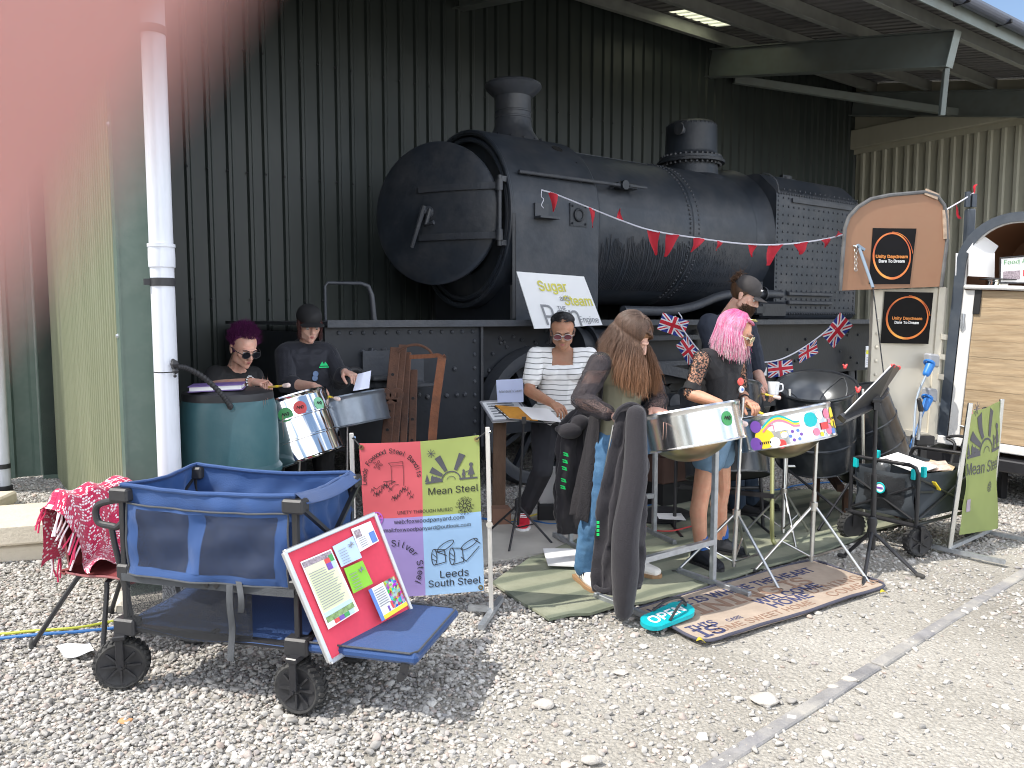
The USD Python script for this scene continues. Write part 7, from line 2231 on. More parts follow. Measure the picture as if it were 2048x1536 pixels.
def hair_cap(P_, mt, scale=1.04, cut_y=.03, cut_z=-.02, back=-.075, extra=()):
    """a close cap over the skull: everything behind the hairline"""
    a, R, hs = P_.at, P_.R, P_.hs
    m = ell(V(0, -.014, .037) * hs, V(.080, .099, .091) * hs * scale, n=36)
    # hairline: cut the face side with a slanted block
    blk_ = Manifold.cube((.4, .2, .2), True).rotate((-38, 0, 0)).translate((0, cut_y + .1, cut_z - .03))
    m = m - blk_
    m = m - Manifold.cube((.4, .4, .2), True).translate((0, 0, back - .1))
    mm = as_mesh(m.refine_to_length(.012)); mm.merge_vertices()
    v = np.array(mm.vertices)
    n_ = np.array(mm.vertex_normals)
    mm.vertices = v + n_ * ((meshkit.fbm(v * (70, 25, 25), 3, 5) - .5) * .008)[:, None]
    mm.apply_transform(frame(R[:, 0], R[:, 1], R[:, 2], P_.J['head']))
    P_.t.part('hair', mm, mt, True)


def skull_pt(P_, az, pol, k=1.0):
    """az: 0 = face side, growing to the person's right; pol: from the crown"""
    hs = P_.hs
    v = V(math.sin(pol) * math.sin(az) * .080, math.sin(pol) * math.cos(az) * .099 - .014, math.cos(pol) * .091 + .037) * k
    return P_.at(*v)


def legs_from(J, f, pelvis, kR, aR, kL, aL, hw=.09):
    right = V(f[1], -f[0], 0)
    J['hipR'] = J['pelvis'] + right * hw - UP * .04
    J['hipL'] = J['pelvis'] - right * hw - UP * .04
    J['knR'], J['anR'], J['knL'], J['anL'] = kR, aR, kL, aL


def at_z(px, Y, z):
    """the point seen in column px at depth Y and height z"""
    q = P(px, 700, Y)
    return V(q[0], Y, z)


navy_c = M('navy_black_cloth', (.012, .013, .02), .85, var=.2, scale=8, bump=.3, bscale=180, sheen=.1)
black_c = M('black_cloth', (.010, .010, .011), .85, var=.2, scale=8, bump=.3, bscale=180)
black_jersey = M('black_jersey', (.014, .014, .016), .8, var=.2, scale=8, bump=.3, bscale=220)

# ---- 1: purple-haired woman behind the barrel
f1 = unit(V(.72, -.69, 0))
J = dict(head=P(487, 697, 4.9), neck=P(470, 742, 4.98), shR=P(432, 752, 4.86), shL=P(506, 752, 5.16), elR=P(416, 776, 4.76), wrR=P(506, 764, 4.66), elL=P(528, 812, 5.08), wrL=P(556, 812, 4.92), chest=P(466, 785, 5.0), waist=P(462, 835, 5.0), pelvis=P(462, 875, 5.0))
b1 = V(J['pelvis'][0], 5.0, 0)
legs_from(J, f1, None, b1 + V(.0, -.12, .45), b1 + V(.02, -.12, .09), b1 + V(.16, .05, .45), b1 + V(.2, .05, .09))
p1 = Person('person with short purple hair and sunglasses in a black top, playing behind the barrel', b1, skin_a)
p1.build(J, f1, .42, hs=1.02, hands={'R': (P(545, 768, 4.6) - J['wrR'], V(-.1, .3, -1), -1, 1.1), 'L': (P(588, 800, 4.78) - J['wrL'], V(.2, .5, -1), 1, 1.1)})
p1.face(brow=M('brow_dark', (.03, .015, .02), .7))
p1.cloth('top', p1.torso(.014, top=False) + p1.arm('R', .016, upto=.8) + p1.arm('L', .016, upto=.8) + [hull(sph(J['shR'] * .8 + J['shL'] * .2, .058), sph(J['shL'] * .8 + J['shR'] * .2, .058), sph(J['neck'] - UP * .06, .07))], black_c, seed=1)
p1.cloth('trousers', p1.leg('R', .016) + p1.leg('L', .016) + [ell(J['pelvis'], V(.178, .13, .12), p1.Rb, 18)], black_c, seed=2)
for k in 'RL':
    p1.shoe(k, f1, black_c, rubber)
sunlens = M('sunglass_lens', (.008, .008, .01), .08, var=0, coat=.5)
p1.glasses(black_plastic, sunlens, w=.026, h=.021)
purple_h = hair_mat('purple_hair', [(.2, (.025, .006, .022)), (.55, (.075, .012, .06)), (.8, (.16, .025, .12))], .5)
hair_cap(p1, purple_h, 1.05, .02, .075, -.05)
cs = []
for k in range(2600):
    az, pol = rng.random() * 2 * PI, math.acos(1 - rng.random() * 1.15)
    if abs((az + PI) % (2 * PI) - PI) < 1.2 and pol > .95:
        continue
    o = skull_pt(p1, az, pol, 1.0)
    out = unit(o - p1.at(0, -.014, .0))
    d = unit(out * .7 + UP * .75 + p1.R[:, 1] * .35 + rng.normal(0, .22, 3))
    L = .03 + .035 * rng.random() * (1.3 - pol * .5)
    cs.append(loc(p1.t, np.array([o, o + d * L * .6, o + d * L + p1.R[:, 1] * .008])))
strands(p1.t.path + '/hair_strands', cs, .002, .0008, purple_h)
wr_ = J['wrR']; dw = unit(J['wrR'] - J['elR'])
p1.t.part('bracelet', cat(*[sph(wr_ - dw * .02 + .036 * rot_axis(unit(np.cross(dw, UP)), dw, a), .009, 8) for a in np.linspace(0, 2 * PI, 14)[:-1]]), steel_tube)


def mallet(label, grip, d, L=.2, back=.06, r=.006, tip=.015, shaft=M('mallet_wood', (.55, .36, .10), .5), tipm=M('mallet_tip', (.7, .55, .5), .7), rings=True):
    d = unit(d)
    a, b = grip - d * back, grip + d * L
    t = Thing('mallet', label, 'mallet', a)
    t.part('shaft', tube([a, b], [r * 1.15, r], 8), shaft)
    t.part('tip', bone(b - d * .02, b + d * .012, tip * .8, tip, 12), tipm)
    if rings:
        t.part('band', lathe([(r * 1.25, -.012), (r * 1.25, .012)], a * .3 + b * .7, d, 10), yellow_st)
    return t


g_, _ = p1.grips['R']
mallet('yellow wooden mallet in the raised hand of the purple-haired woman', g_, P(595, 762, 4.5) - P(545, 767, 4.58), .17)
g_, _ = p1.grips['L']
mallet('mallet with pale tip held low over the chrome drum by the purple-haired woman', g_, V(.0, .1, .5), .05, .08)

# ---- 2: woman in the black hat
f2 = unit(V(.5, -.86, 0))
J = dict(head=P(618, 652, 5.45), neck=P(612, 694, 5.52), shR=P(572, 708, 5.42), shL=P(654, 706, 5.62), elR=P(574, 768, 5.36), wrR=P(628, 772, 5.18), elL=P(682, 760, 5.5), wrL=P(690, 744, 5.28), chest=P(614, 745, 5.53), waist=P(616, 800, 5.55), pelvis=P(616, 835, 5.55))
b2_ = V(J['pelvis'][0], 5.55, 0)
legs_from(J, f2, None, b2_ + V(-.08, -.05, .46), b2_ + V(-.09, -.03, .09), b2_ + V(.1, .03, .46), b2_ + V(.12, .06, .09))
p2 = Person('person in a black cap and navy hoodie with a small green logo, drumming', b2_, skin_b)
p2.build(J, f2, .28, hs=1.0, hands={'R': (P(655, 788, 5.1) - J['wrR'], V(.0, .2, -1), -1, 1.0), 'L': (P(712, 752, 5.2) - J['wrL'], V(-.3, .2, -1), 1, .7)})
p2.face(eyes=True)
p2.cloth('hoodie', p2.torso(.035, top=False) + p2.arm('R', .024, upto=1.25) + p2.arm('L', .024, upto=1.7) + [hull(sph(J['shR'] * .8 + J['shL'] * .2, .066), sph(J['shL'] * .8 + J['shR'] * .2, .066), sph(J['neck'] - UP * .05 - f2 * .02, .08)), hull(sph(J['neck'] - f2 * .05, .07), sph(J['neck'] - f2 * .09 - UP * .05, .075))], navy_c, seed=3, wrinkle=.012, freq=9)
p2.cloth('trousers', p2.leg('R', .02) + p2.leg('L', .02) + [ell(J['pelvis'], V(.19, .14, .12), p2.Rb, 18)], black_c, seed=4)
for k in 'RL':
    p2.shoe(k, f2, black_c, rubber)
hairline = hair_mat('dark_auburn_hair', [(.2, (.012, .006, .005)), (.6, (.05, .012, .01)), (.85, (.12, .02, .018))])
hair_cap(p2, hairline, 1.03, .03, .0, -.07)
cs = []
for k in range(260):
    s_ = 1 if k % 2 else -1
    o = p2.at(s_ * (.068 + .014 * rng.random()), .035 * rng.random() - .01, .05)
    cs.append(loc(p2.t, np.array([o, o - UP * .05 + rng.normal(0, .003, 3), o - UP * (.09 + .05 * rng.random()) + rng.normal(0, .006, 3)])))
strands(p2.t.path + '/hair_strands', cs, .003, .0015, hairline)
a = p2.at
hat = [ell(a(0, -.012, .07), V(.088, .108, .085), p2.R, 28)]
crown_ = union(hat) - ell(a(0, -.01, .0), V(.14, .16, .055), p2.R, 20)
p2.t.part('cap', crown_, M('hat_black', (.006, .006, .007), .8, var=.2, bump=.2, bscale=120), 50)
p2.t.part('cap_brim', sheet(lambda u, v: a((u - .5) * .17 * (1 - .1 * v), .075 + .085 * v * (1 - (2 * u - 1) ** 2 * .75), .052 - .012 * v - .02 * (2 * u - 1) ** 2), 14, 6, .004), UsdShade.Material.Get(stage, '/World/Looks/hat_black'), 50)
ck = J['chest']
logo_o = J['chest'] + f2 * .168 - p2.right * .075 + UP * .055
p2.t.part('logo', cat(poly(sg.Polygon([(-.03, 0), (-.01, .028), (.0, .01), (.012, .03), (.03, 0)]), .003, logo_o, -p2.right * -1, UP), poly(sg.box(-.035, -.014, .035, -.006), .003, logo_o, p2.right, UP)), M('logo_green', (.0, .5, .15), .6), False)
p2.t.part('hung_glasses', cat(ring(J['chest'] + f2 * .165 + UP * .0 - p2.right * .015, .018, .003, f2, 16, 6), ring(J['chest'] + f2 * .165 - UP * .03 - p2.right * .01, .018, .003, f2, 16, 6), disc(J['chest'] + f2 * .165 - p2.right * .015, .017, f2, .003, 14), disc(J['chest'] + f2 * .165 - UP * .03 - p2.right * .01, .017, f2, .003, 14)), M('blue_lens', (.1, .16, .28), .15))
mallet('yellow and green mallet held by the woman in the black cap', p2.grips['R'][0], P(690, 786, 5.0) - P(652, 776, 5.1), .15)
q4 = [P(716, 748, 5.17), P(706, 782, 5.15), P(738, 776, 5.2), P(742, 741, 5.2)]
solo('song_sheet', 'white folded sheet lifted from the grey drum by the woman in the black cap', 'paper', sheet(lambda u, v: bil(q4, u, v) + V(0, -.02 * math.sin(PI * u), 0), 8, 6, .002), M('blue_white_paper', (.66, .70, .85), .7, var=.02), 40)
p2.t.part('wristband', ring(J['wrL'] - unit(J['wrL'] - J['elL']) * .01, .03, .008, unit(J['wrL'] - J['elL']), 18, 6), black_plastic)

# ---- 3: woman in the striped T-shirt
f3 = unit(V(-.05, -1, 0))
J = dict(head=P(1125, 664, 5.38), neck=P(1126, 704, 5.47), shR=P(1074, 712, 5.45), shL=P(1178, 714, 5.48), elR=P(1058, 782, 5.36), wrR=P(1106, 808, 5.14), elL=P(1192, 782, 5.42), wrL=P(1165, 822, 5.18), chest=P(1124, 745, 5.48), waist=P(1120, 795, 5.48), pelvis=P(1114, 836, 5.5))
toe = G(1050, 1062); toe2 = G(1157, 1066)
legs_from(J, f3, None, at_z(1086, 5.30, .47), V(toe[0] + .0, toe[1] + .12, .12), at_z(1136, 5.48, .47), V(toe2[0], toe2[1] + .13, .11), .085)
p3 = Person('person in a white T-shirt with thin dark stripes, black trousers and red boots, looking down', V(J['pelvis'][0], 5.5, 0), skin_c)
p3.build(J, f3, .36, hs=1.02, wide=1.03, hands={'R': (P(1132, 826, 5.0) - J['wrR'], V(.1, .3, -1), -1, .8), 'L': (P(1140, 840, 5.05) - J['wrL'], V(-.1, .3, -1), 1, .8)})
p3.face(brow=M('brow_black', (.012, .010, .010), .7))
stripes = usdkit.material(stage, '/World/Looks/striped_shirt', {'g': ('geometry', {}), 'n': ('noise_texture', {'scale': 5.0, 'detail': 2.0}), 's': ('separate_xyz', {}), 'ml': ('math', {'math_type': 'multiply_add', 'value2': .03}), 'm': ('math', {'math_type': 'multiply', 'value2': 27.0}), 'fr': ('math', {'math_type': 'fraction'}), 'r': ('rgb_ramp', {'ramp': [(0, (.07, .08, .08)), (.08, (.09, .1, .1)), (.16, (.74, .74, .73)), (.95, (.74, .74, .73)), (1, (.07, .08, .08))]}), 'p': ('principled_bsdf', {'roughness': .85, 'sheen_weight': .1})},
    [('g.position', 'n.vector'), ('g.position', 's.vector'), ('n.fac', 'ml.value1'), ('s.z', 'ml.value3'), ('ml.value', 'm.value1'), ('m.value', 'fr.value1'), ('fr.value', 'r.fac'), ('r.color', 'p.base_color')], surface='p.BSDF')
bust = [ell(J['chest'] + f3 * .075 + p3.right * s_ * .07 - UP * .0, V(.07, .065, .065), p3.Rb, 16) for s_ in (-1, 1)]
p3.cloth('t_shirt', p3.torso(.014, top=False) + bust + p3.arm('R', .018, upto=.66) + p3.arm('L', .018, upto=.66) + [hull(sph(J['shR'] * .8 + J['shL'] * .2 - f3 * .01, .056), sph(J['shR'], .064)), hull(sph(J['shL'] * .8 + J['shR'] * .2 - f3 * .01, .056), sph(J['shL'], .064)), ell(J['pelvis'] + UP * .05, V(.182, .134, .09), p3.Rb, 18)], stripes, seed=5, wrinkle=.007, freq=9,
         cut=[box_m for box_m in [Manifold.cube((.15, .3, .22), True).translate(tuple(J['neck'] + f3 * .14 + UP * .02))]])
p3.cloth('trousers', p3.leg('R', .014) + p3.leg('L', .014) + [ell(J['pelvis'], V(.172, .124, .11), p3.Rb, 18)], M('charcoal_trousers', (.018, .018, .023), .85, var=.15, bump=.2, bscale=200), seed=6)
red_shoe = M('red_boot', (.6, .015, .035), .6, var=.12, scale=20, bump=.15)
for k, dr_ in (('R', V(-.12, -1, 0)), ('L', V(.15, -1, 0))):
    sp, o, d, s_ = p3.shoe(k, dr_, red_shoe, white, .25, .012, .13, 'boot')
    p3.t.part('sock', bone(o + UP * .12, p3.J['an' + k] + UP * .05, .05, .052, 12), red_shoe, 50, under=sp)
    p3.t.part('laces', cat(*[tube([o + d * (.05 + .018 * q) + s_ * .025 + UP * (.096 - .008 * q), o + d * (.05 + .018 * q) - s_ * .025 + UP * (.096 - .008 * q)], .004, 6) for q in range(3)]), white, under=sp)
p3.glasses(M('silver_rim', (.5, .5, .5), .3, 1.0), M('tinted_lens', (.10, .035, .04), .1, var=0, coat=.5), w=.027, h=.02)
black_h = hair_mat('black_hair', [(.2, (.006, .006, .007)), (.8, (.025, .024, .026))], .35)
hair_cap(p3, black_h, 1.05, .022, .085, -.07)
cs = []
for k in range(900):
    az = rng.random() * 2 * PI
    o = skull_pt(p3, az, .9 * rng.random() + .05, 1.06)
    # combed back towards the nape
    e = p3.at(.02 * math.sin(az) + .0, -.115, .0)
    mid = skull_pt(p3, PI + (az - PI) * .55, 1.15, 1.07)
    cs.append(loc(p3.t, np.array([o, (o + mid) / 2 + unit((o + mid) / 2 - p3.at(0, -.014, .03)) * .012, mid, e])))
strands(p3.t.path + '/hair_strands', cs, .002, .0015, black_h)
p3.t.part('ponytail', union([bone(p3.at(0, -.12, .0), p3.at(.05, -.12, -.04), .03, .035, 14), bone(p3.at(.05, -.12, -.04), p3.at(.075, -.08, -.11), .035, .02, 14)]), black_h, 50)

# ---- 4: woman with long brown hair
f4 = unit(V(.86, -.5, 0))
J = dict(head=P(1262, 676, 4.22), neck=P(1242, 715, 4.28), shR=P(1200, 728, 4.13), shL=P(1282, 728, 4.45), elR=P(1164, 800, 4.06), wrR=P(1216, 828, 3.97), elL=P(1318, 800, 4.42), wrL=P(1304, 818, 4.16), chest=P(1240, 770, 4.3), waist=P(1236, 825, 4.3), pelvis=P(1232, 872, 4.32))
tR, tL = G(1168, 1172), G(1262, 1150)
legs_from(J, f4, None, at_z(1206, 4.22, .47), V(tR[0] + .0, tR[1], .09), at_z(1243, 4.42, .47), V(tL[0], tL[1], .09), .085)
p4 = Person('person with long brown hair over the face, in a sheer black cardigan and blue jeans', V(J['pelvis'][0], 4.32, 0), skin_b)
p4.build(J, f4, .62, hs=1.0, hands={'R': (P(1246, 838, 3.98) - J['wrR'], V(.3, .2, -1), -1, .8), 'L': (P(1322, 824, 4.1) - J['wrL'], V(.1, .0, -1), 1, .7)})
p4.face(eyes=False)
olive = M('olive_top', (.20, .19, .13), .85, var=.08, bump=.2, bscale=220)
bust = [ell(J['chest'] + f4 * .075 + p4.right * s_ * .07, V(.07, .065, .07), p4.Rb, 16) for s_ in (-1, 1)]
p4.cloth('top', p4.torso(.012, top=False) + bust, olive, seed=7, wrinkle=.005)
denim = M('denim', (.045, .125, .24), .85, var=.25, scale=9, bump=.3, bscale=250, dirt=(.14, .27, .42), dirt_scale=5, dirt_amt=.5)
p4.cloth('jeans', p4.leg('R', .022, upto=1.93) + p4.leg('L', .022, upto=1.93) + [ell(J['pelvis'], V(.178, .13, .115), p4.Rb, 18)], denim, seed=8, wrinkle=.009, freq=12)
sheer = usdkit.material(stage, '/World/Looks/sheer_knit', {
    'tc': ('texture_coordinate', {}), 'v': ('voronoi_texture', {'scale': 230.0}), 'r': ('rgb_ramp', {'ramp': [(.36, (0, 0, 0)), (.5, (1, 1, 1))]}), 'bw': ('rgb_to_bw', {}), 'z': ('separate_xyz', {}), 'w': ('wave_texture', {'wave_type': 'bands', 'bands_direction': 'z', 'scale': 2.2, 'distortion': 2.0}), 'wr': ('rgb_ramp', {'ramp': [(.45, (.8, .8, .8)), (.7, (.0, .0, .0))]}), 'wb': ('rgb_to_bw', {}), 'mx': ('math', {'math_type': 'maximum'}),
    'p': ('principled_bsdf', {'base_color': (.018, .014, .017), 'roughness': .85}), 't': ('transparent_bsdf', {}), 'm': ('mix_closure', {})},
    [('tc.object', 'v.vector'), ('v.distance', 'r.fac'), ('r.color', 'bw.color'), ('tc.object', 'w.vector'), ('w.fac', 'wr.fac'), ('wr.color', 'wb.color'), ('bw.val', 'mx.value1'), ('wb.val', 'mx.value2'), ('mx.value', 'm.fac'), ('t.BSDF', 'm.closure1'), ('p.BSDF', 'm.closure2')], surface='m.closure')
p4.cloth('sleeve', p4.arm('R', .014, upto=1.92), sheer, seed=9, wrinkle=.012, freq=12)
p4.cloth('sleeve', p4.arm('L', .014, upto=1.92), sheer, seed=10, wrinkle=.012, freq=12)
knit = M('cardigan_knit', (.017, .015, .018), .85, var=.2, scale=30, bump=.5, bscale=130)


def cardi(u, v):
    """u around the back from the right front edge to the left one; v shoulders to hem"""
    a_ = -1.35 + u * 5.0 - .0          # angle from the front, clockwise seen from above
    z0, z1 = J['shR'][2] + .03, .40
    z = z0 + (z1 - z0) * v
    sp = np.array([J['pelvis'] + V(0, 0, -.5), J['pelvis'], J['waist'], J['chest'], J['neck']])
    c_ = np.array([np.interp(z, sp[:, 2], sp[:, k]) for k in (0, 1)])
    rx_ = np.interp(v, [0, .1, .3, .55, 1], [.12, .185, .185, .205, .235]); ry_ = np.interp(v, [0, .1, .3, .55, 1], [.08, .14, .14, .16, .19])
    fold = .022 * math.sin(a_ * 7 + v * 2) * np.clip((v - .25) * 1.6, 0, 1) + .008 * math.sin(a_ * 15 + v * 9) * v
    th_ = 3.45 + (u - .5) * 3.4
    q = c_ + p4.right[:2] * (math.sin(th_) * (rx_ + fold)) + f4[:2] * (math.cos(th_) * (ry_ + fold) - .07 * max(v - .55, 0) * 1.2)
    return V(q[0], q[1], z + .02 * math.sin(u * 11) * v)


p4.t.part('cardigan', sheet(cardi, 64, 46, .005), knit, True)
for k, d_ in (('R', V(.35, -.93, 0)), ('L', V(.75, -.66, 0))):
    sp, o, d, s_ = p4.shoe(k, d_, M('white_trainer', (.74, .71, .66), .5, var=.05) if k == 'R' else UsdShade.Material.Get(stage, '/World/Looks/white_trainer'), M('gum_sole', (.3, .18, .09), .7) if k == 'R' else UsdShade.Material.Get(stage, '/World/Looks/gum_sole'), .27, .026, .05, 'trainer')
    p4.t.part('stripe', cat(*[bar(o + d * (.03 + .022 * q) + s_ * .040 * g1_ + UP * .035, o + d * (.015 + .022 * q) + s_ * .033 * g1_ + UP * .075, .007, .006) for q in range(3) for g1_ in (-1, 1)]), black_c, False, under=sp, kind='stuff')
brown_h = hair_mat('brown_hair', [(.2, (.035, .015, .008)), (.5, (.115, .052, .024)), (.72, (.24, .115, .05)), (.9, (.36, .2, .1))], .38)
hair_cap(p4, brown_h, 1.06, .06, .03, -.07)
cs = []
for k in range(8500):
    az = rng.random() * 2 * PI
    fr_ = abs((az + PI) % (2 * PI) - PI)
    pol0 = .12 + .95 * rng.random()
    if fr_ < .5 and rng.random() < .75:
        continue
    az2 = az if fr_ > .65 else (math.copysign(.75 + .3 * rng.random(), ((az + PI) % (2 * PI) - PI)))
    k_ = 1.06 + .12 * rng.random()
    pts_ = [skull_pt(p4, az, pol0, 1.05)]
    for pl_ in np.linspace(pol0 + .3, 1.75, 4):
        pts_.append(skull_pt(p4, az + (az2 - az) * min(pl_ / 1.4, 1), pl_, k_))
    o = pts_[-1]
    out = unit((o - p4.at(0, -.014, 0)) * (1, 1, 0))
    L = (.17 + .13 * rng.random()) * (1.0 if fr_ < 1.9 else .7)
    ph = rng.random() * 6
    sprd = .035 + .05 * rng.random()
    jit = rng.normal(0, .012, 3)
    pts_ += [o + out * sprd * t_ ** .8 - UP * L * t_ + jit * t_ + .006 * V(math.sin(t_ * 9 + ph), math.cos(t_ * 8 + ph), 0) for t_ in (.2, .4, .6, .8, 1.0)]
    cs.append(loc(p4.t, np.array(pts_)))
strands(p4.t.path + '/hair_strands', cs, .0019, .0009, hair_grad('long_brown_hair', 1.56, 1.16, (.095, .064, .05), (.12, .066, .042), (.24, .115, .055)))

# ---- 5: woman with pink hair
f5 = unit(V(.9, -.43, 0))
J = dict(head=P(1470, 668, 4.6), neck=P(1442, 703, 4.66), shR=P(1404, 718, 4.52), shL=P(1474, 722, 4.84), elR=P(1380, 788, 4.46), wrR=P(1438, 806, 4.34), elL=P(1484, 790, 4.9), wrL=P(1490, 800, 4.62), chest=P(1440, 758, 4.68), waist=P(1438, 810, 4.68), pelvis=P(1431, 862, 4.68))
tR, tL = G(1402, 1136), G(1442, 1112)
legs_from(J, f5, None, at_z(1408, 4.6, .46), V(tR[0], tR[1], .10), at_z(1450, 4.78, .46), V(tL[0], tL[1], .10), .075)
p5 = Person('person with long pink hair and glasses in a black top and denim shorts, drumming', V(J['pelvis'][0], 4.68, 0), skin_d)
p5.build(J, f5, .40, hs=1.0, r=.94, hands={'R': (P(1470, 832, 4.25) - J['wrR'], V(-.1, .2, -1), -1, .8), 'L': (P(1522, 818, 4.5) - J['wrL'], V(-.2, .3, -1), 1, .8)})
p5.face(brow=M('brow_grey', (.18, .12, .10), .7))
p5.cloth('top', p5.torso(.014, .94, top=False) + [hull(sph(J['shR'] * .85 + J['shL'] * .15, .055), sph(J['shL'] * .85 + J['shR'] * .15, .055), sph(J['neck'] - UP * .05, .055))], black_jersey, seed=11, wrinkle=.007)
fish = mesh_cloth('fishnet', (.014, .012, .012), 95.0, .52)
p5.cloth('net_sleeve', p5.arm('R', .008, .94, upto=.97), fish, wrinkle=.0)
p5.cloth('net_sleeve', p5.arm('L', .008, .94, upto=.97), fish, wrinkle=.0)
for k in 'RL':
    dv = unit(J['el' + k] - J['sh' + k])
    p5.t.part('sleeve_cuff', lathe([(.046, -.03), (.05, -.028), (.05, .01), (.046, .012)], J['el' + k] - dv * .03, dv, 18), black_jersey)
p5.cloth('shorts', p5.leg('R', .026, .94, upto=.36) + p5.leg('L', .026, .94, upto=.36) + [ell(J['pelvis'], V(.172, .13, .11), p5.Rb, 18)], M('light_denim', (.13, .22, .32), .85, var=.2, scale=10, bump=.3, bscale=250), seed=12, wrinkle=.007)
bshoe = M('black_suede', (.012, .014, .02), .8, var=.2)
for k, d_ in (('R', V(.55, -.83, 0)), ('L', V(.85, -.5, 0))):
    sp, o, d, s_ = p5.shoe(k, d_, bshoe, black_plastic, .24, .022, .07)
    p5.t.part('sock', bone(o + UP * .11, o + UP * .155, .045, .044, 12), M('blue_sock', (.03, .12, .4), .8) if k == 'R' else UsdShade.Material.Get(stage, '/World/Looks/blue_sock'), 50, under=sp)
p5.glasses(M('pale_rim', (.55, .5, .3), .3), M('grey_lens', (.10, .09, .07), .1, var=0, coat=.4), w=.025, h=.02)
pink_h = hair_mat('pink_hair', [(.2, (.50, .24, .31)), (.42, (.66, .38, .46)), (.6, (.72, .52, .56)), (.8, (.55, .42, .58))], .45)
hot_h = hair_mat('hot_pink_hair', [(.2, (.5, .05, .16)), (.6, (.7, .12, .3)), (.9, (.72, .3, .3))], .45)
hair_cap(p5, pink_h, 1.06, .02, .06, -.07)
cs, ch_ = [], []
for k in range(6500):
    az = rng.random() * 2 * PI
    sg_ = (az + PI) % (2 * PI) - PI
    pol0 = .1 + 1.0 * rng.random()
    if abs(sg_) < .95:
        if rng.random() < .3 or pol0 > .75:
            continue
        az2 = math.copysign(1.5 + .3 * rng.random(), sg_)
    elif abs(sg_) < 1.35 and pol0 > .8:
        continue
    else:
        az2 = az
    k_ = 1.06 + .08 * rng.random()
    pts_ = [skull_pt(p5, az, pol0, 1.05)]
    for pl_ in np.linspace(pol0 + .25, 1.7, 4):
        pts_.append(skull_pt(p5, az + (az2 - az) * min(pl_ / 1.3, 1), pl_, k_))
    o = pts_[-1]
    out = unit((o - p5.at(0, -.014, 0)) * (1, 1, 0))
    L = .10 + .075 * rng.random()
    jit = rng.normal(0, .01, 3)
    pts_ += [o + out * .02 * t_ - UP * L * t_ + jit * t_ for t_ in (.33, .66, 1.0)]
    (ch_ if (pol0 < .55 and rng.random() < .6) else cs).append(loc(p5.t, np.array(pts_)))
strands(p5.t.path + '/hair_strands', cs, .0018, .0009, hair_grad('faded_pink_hair', 1.56, 1.30, (.62, .2, .34), (.64, .40, .52), (.68, .54, .55), var=.22))
strands(p5.t.path + '/hair_strands_001', ch_, .0018, .0009, hot_h)
p5.t.part('hair_clip', cat(ring(p5.at(.02, .06, .118), .018, .004, UP, 14, 6), tube([p5.at(.05, .03, .11), p5.at(-.03, .08, .115)], .005, 6)), M('gold_clip', (.45, .4, .15), .3, 1.0))
for (du, dv_, m_, nm, sc_) in ((.02, .0, M('badge_red', (.7, .1, .08), .35), 'red', 1.0), (-.02, -.05, white_st, 'white', .9)):
    c_ = J['chest'] + f5 * .125 + p5.right * (du + .055) + UP * (dv_ - .005)
    nb_ = unit(f5 * .8 + p5.right * .6)
    p5.t.part('badge', lathe([(0, .008), (.020 * sc_, .006), (.024 * sc_, .0)], c_ + nb_ * .012, nb_, 20), m_, 30)
p5.t.part('badge_print', disc(J['chest'] + f5 * .125 + p5.right * .035 - UP * .055 + unit(f5 * .8 + p5.right * .6) * .021, .009, unit(f5 * .8 + p5.right * .6), .003, 12), blue_st)
dv = unit(J['wrL'] - J['elL'])
p5.t.part('bracelet', ring(J['wrL'] - dv * .01, .03, .005, dv, 18, 6), black_plastic)
mallet('mallet in the near hand of the woman with pink hair', p5.grips['R'][0], V(.5, -.1, -.25), .10, .06)
mallet('mallet in the far hand of the woman with pink hair', p5.grips['L'][0], V(.6, -.3, -.3), .10, .06)

# ---- 6: man in the cap
f6 = unit(V(.88, -.47, 0))
J = dict(head=P(1489, 592, 5.72), neck=P(1458, 632, 5.84), shR=P(1420, 652, 5.68), shL=P(1490, 658, 6.05), elR=P(1442, 735, 5.6), wrR=P(1496, 772, 5.45), elL=P(1512, 742, 6.05), wrL=P(1528, 772, 5.78), chest=P(1460, 690, 5.88), waist=P(1466, 740, 5.9), pelvis=P(1470, 785, 5.92))
tR, tL = G(1478, 1036), G(1508, 1024)
legs_from(J, f6, None, at_z(1474, 5.85, .53), V(tR[0], tR[1] + .05, .1), at_z(1496, 5.98, .53), V(tL[0], tL[1] + .05, .1), .095)
p6 = Person('tall bearded person with hair bun and dark cap, behind the pink-haired player', V(J['pelvis'][0], 5.92, 0), skin_b)
p6.build(J, f6, .5, hs=1.05, r=1.06, hands={'R': (P(1522, 778, 5.35) - J['wrR'], V(-.1, .3, -1), -1, 1.0), 'L': (P(1545, 785, 5.7) - J['wrL'], V(-.1, .3, -1), 1, .9)})
p6.face(brow=M('brow_brown', (.06, .03, .02), .7))
p6.cloth('t_shirt', p6.torso(.028, 1.06, top=False) + p6.arm('R', .034, 1.06, upto=.92) + p6.arm('L', .034, 1.06, upto=.92) + [hull(sph(J['shR'] * .85 + J['shL'] * .15, .07), sph(J['shL'] * .85 + J['shR'] * .15, .07), sph(J['neck'] - UP * .03, .065)), ell(J['pelvis'] + UP * .02, V(.2, .15, .12), p6.Rb, 18)], M('navy_tshirt', (.014, .019, .033), .85, var=.15, bump=.2, bscale=200), seed=13, wrinkle=.01, freq=9)
p6.cloth('trousers', p6.leg('R', .022, 1.04) + p6.leg('L', .022, 1.04) + [ell(J['pelvis'] - UP * .03, V(.185, .14, .12), p6.Rb, 18)], M('dark_denim', (.02, .035, .06), .85, var=.2, bump=.2, bscale=250), seed=14, wrinkle=.009)
for k in 'RL':
    p6.shoe(k, f6, black_c, black_plastic, .28, .022, .05)
a = p6.at
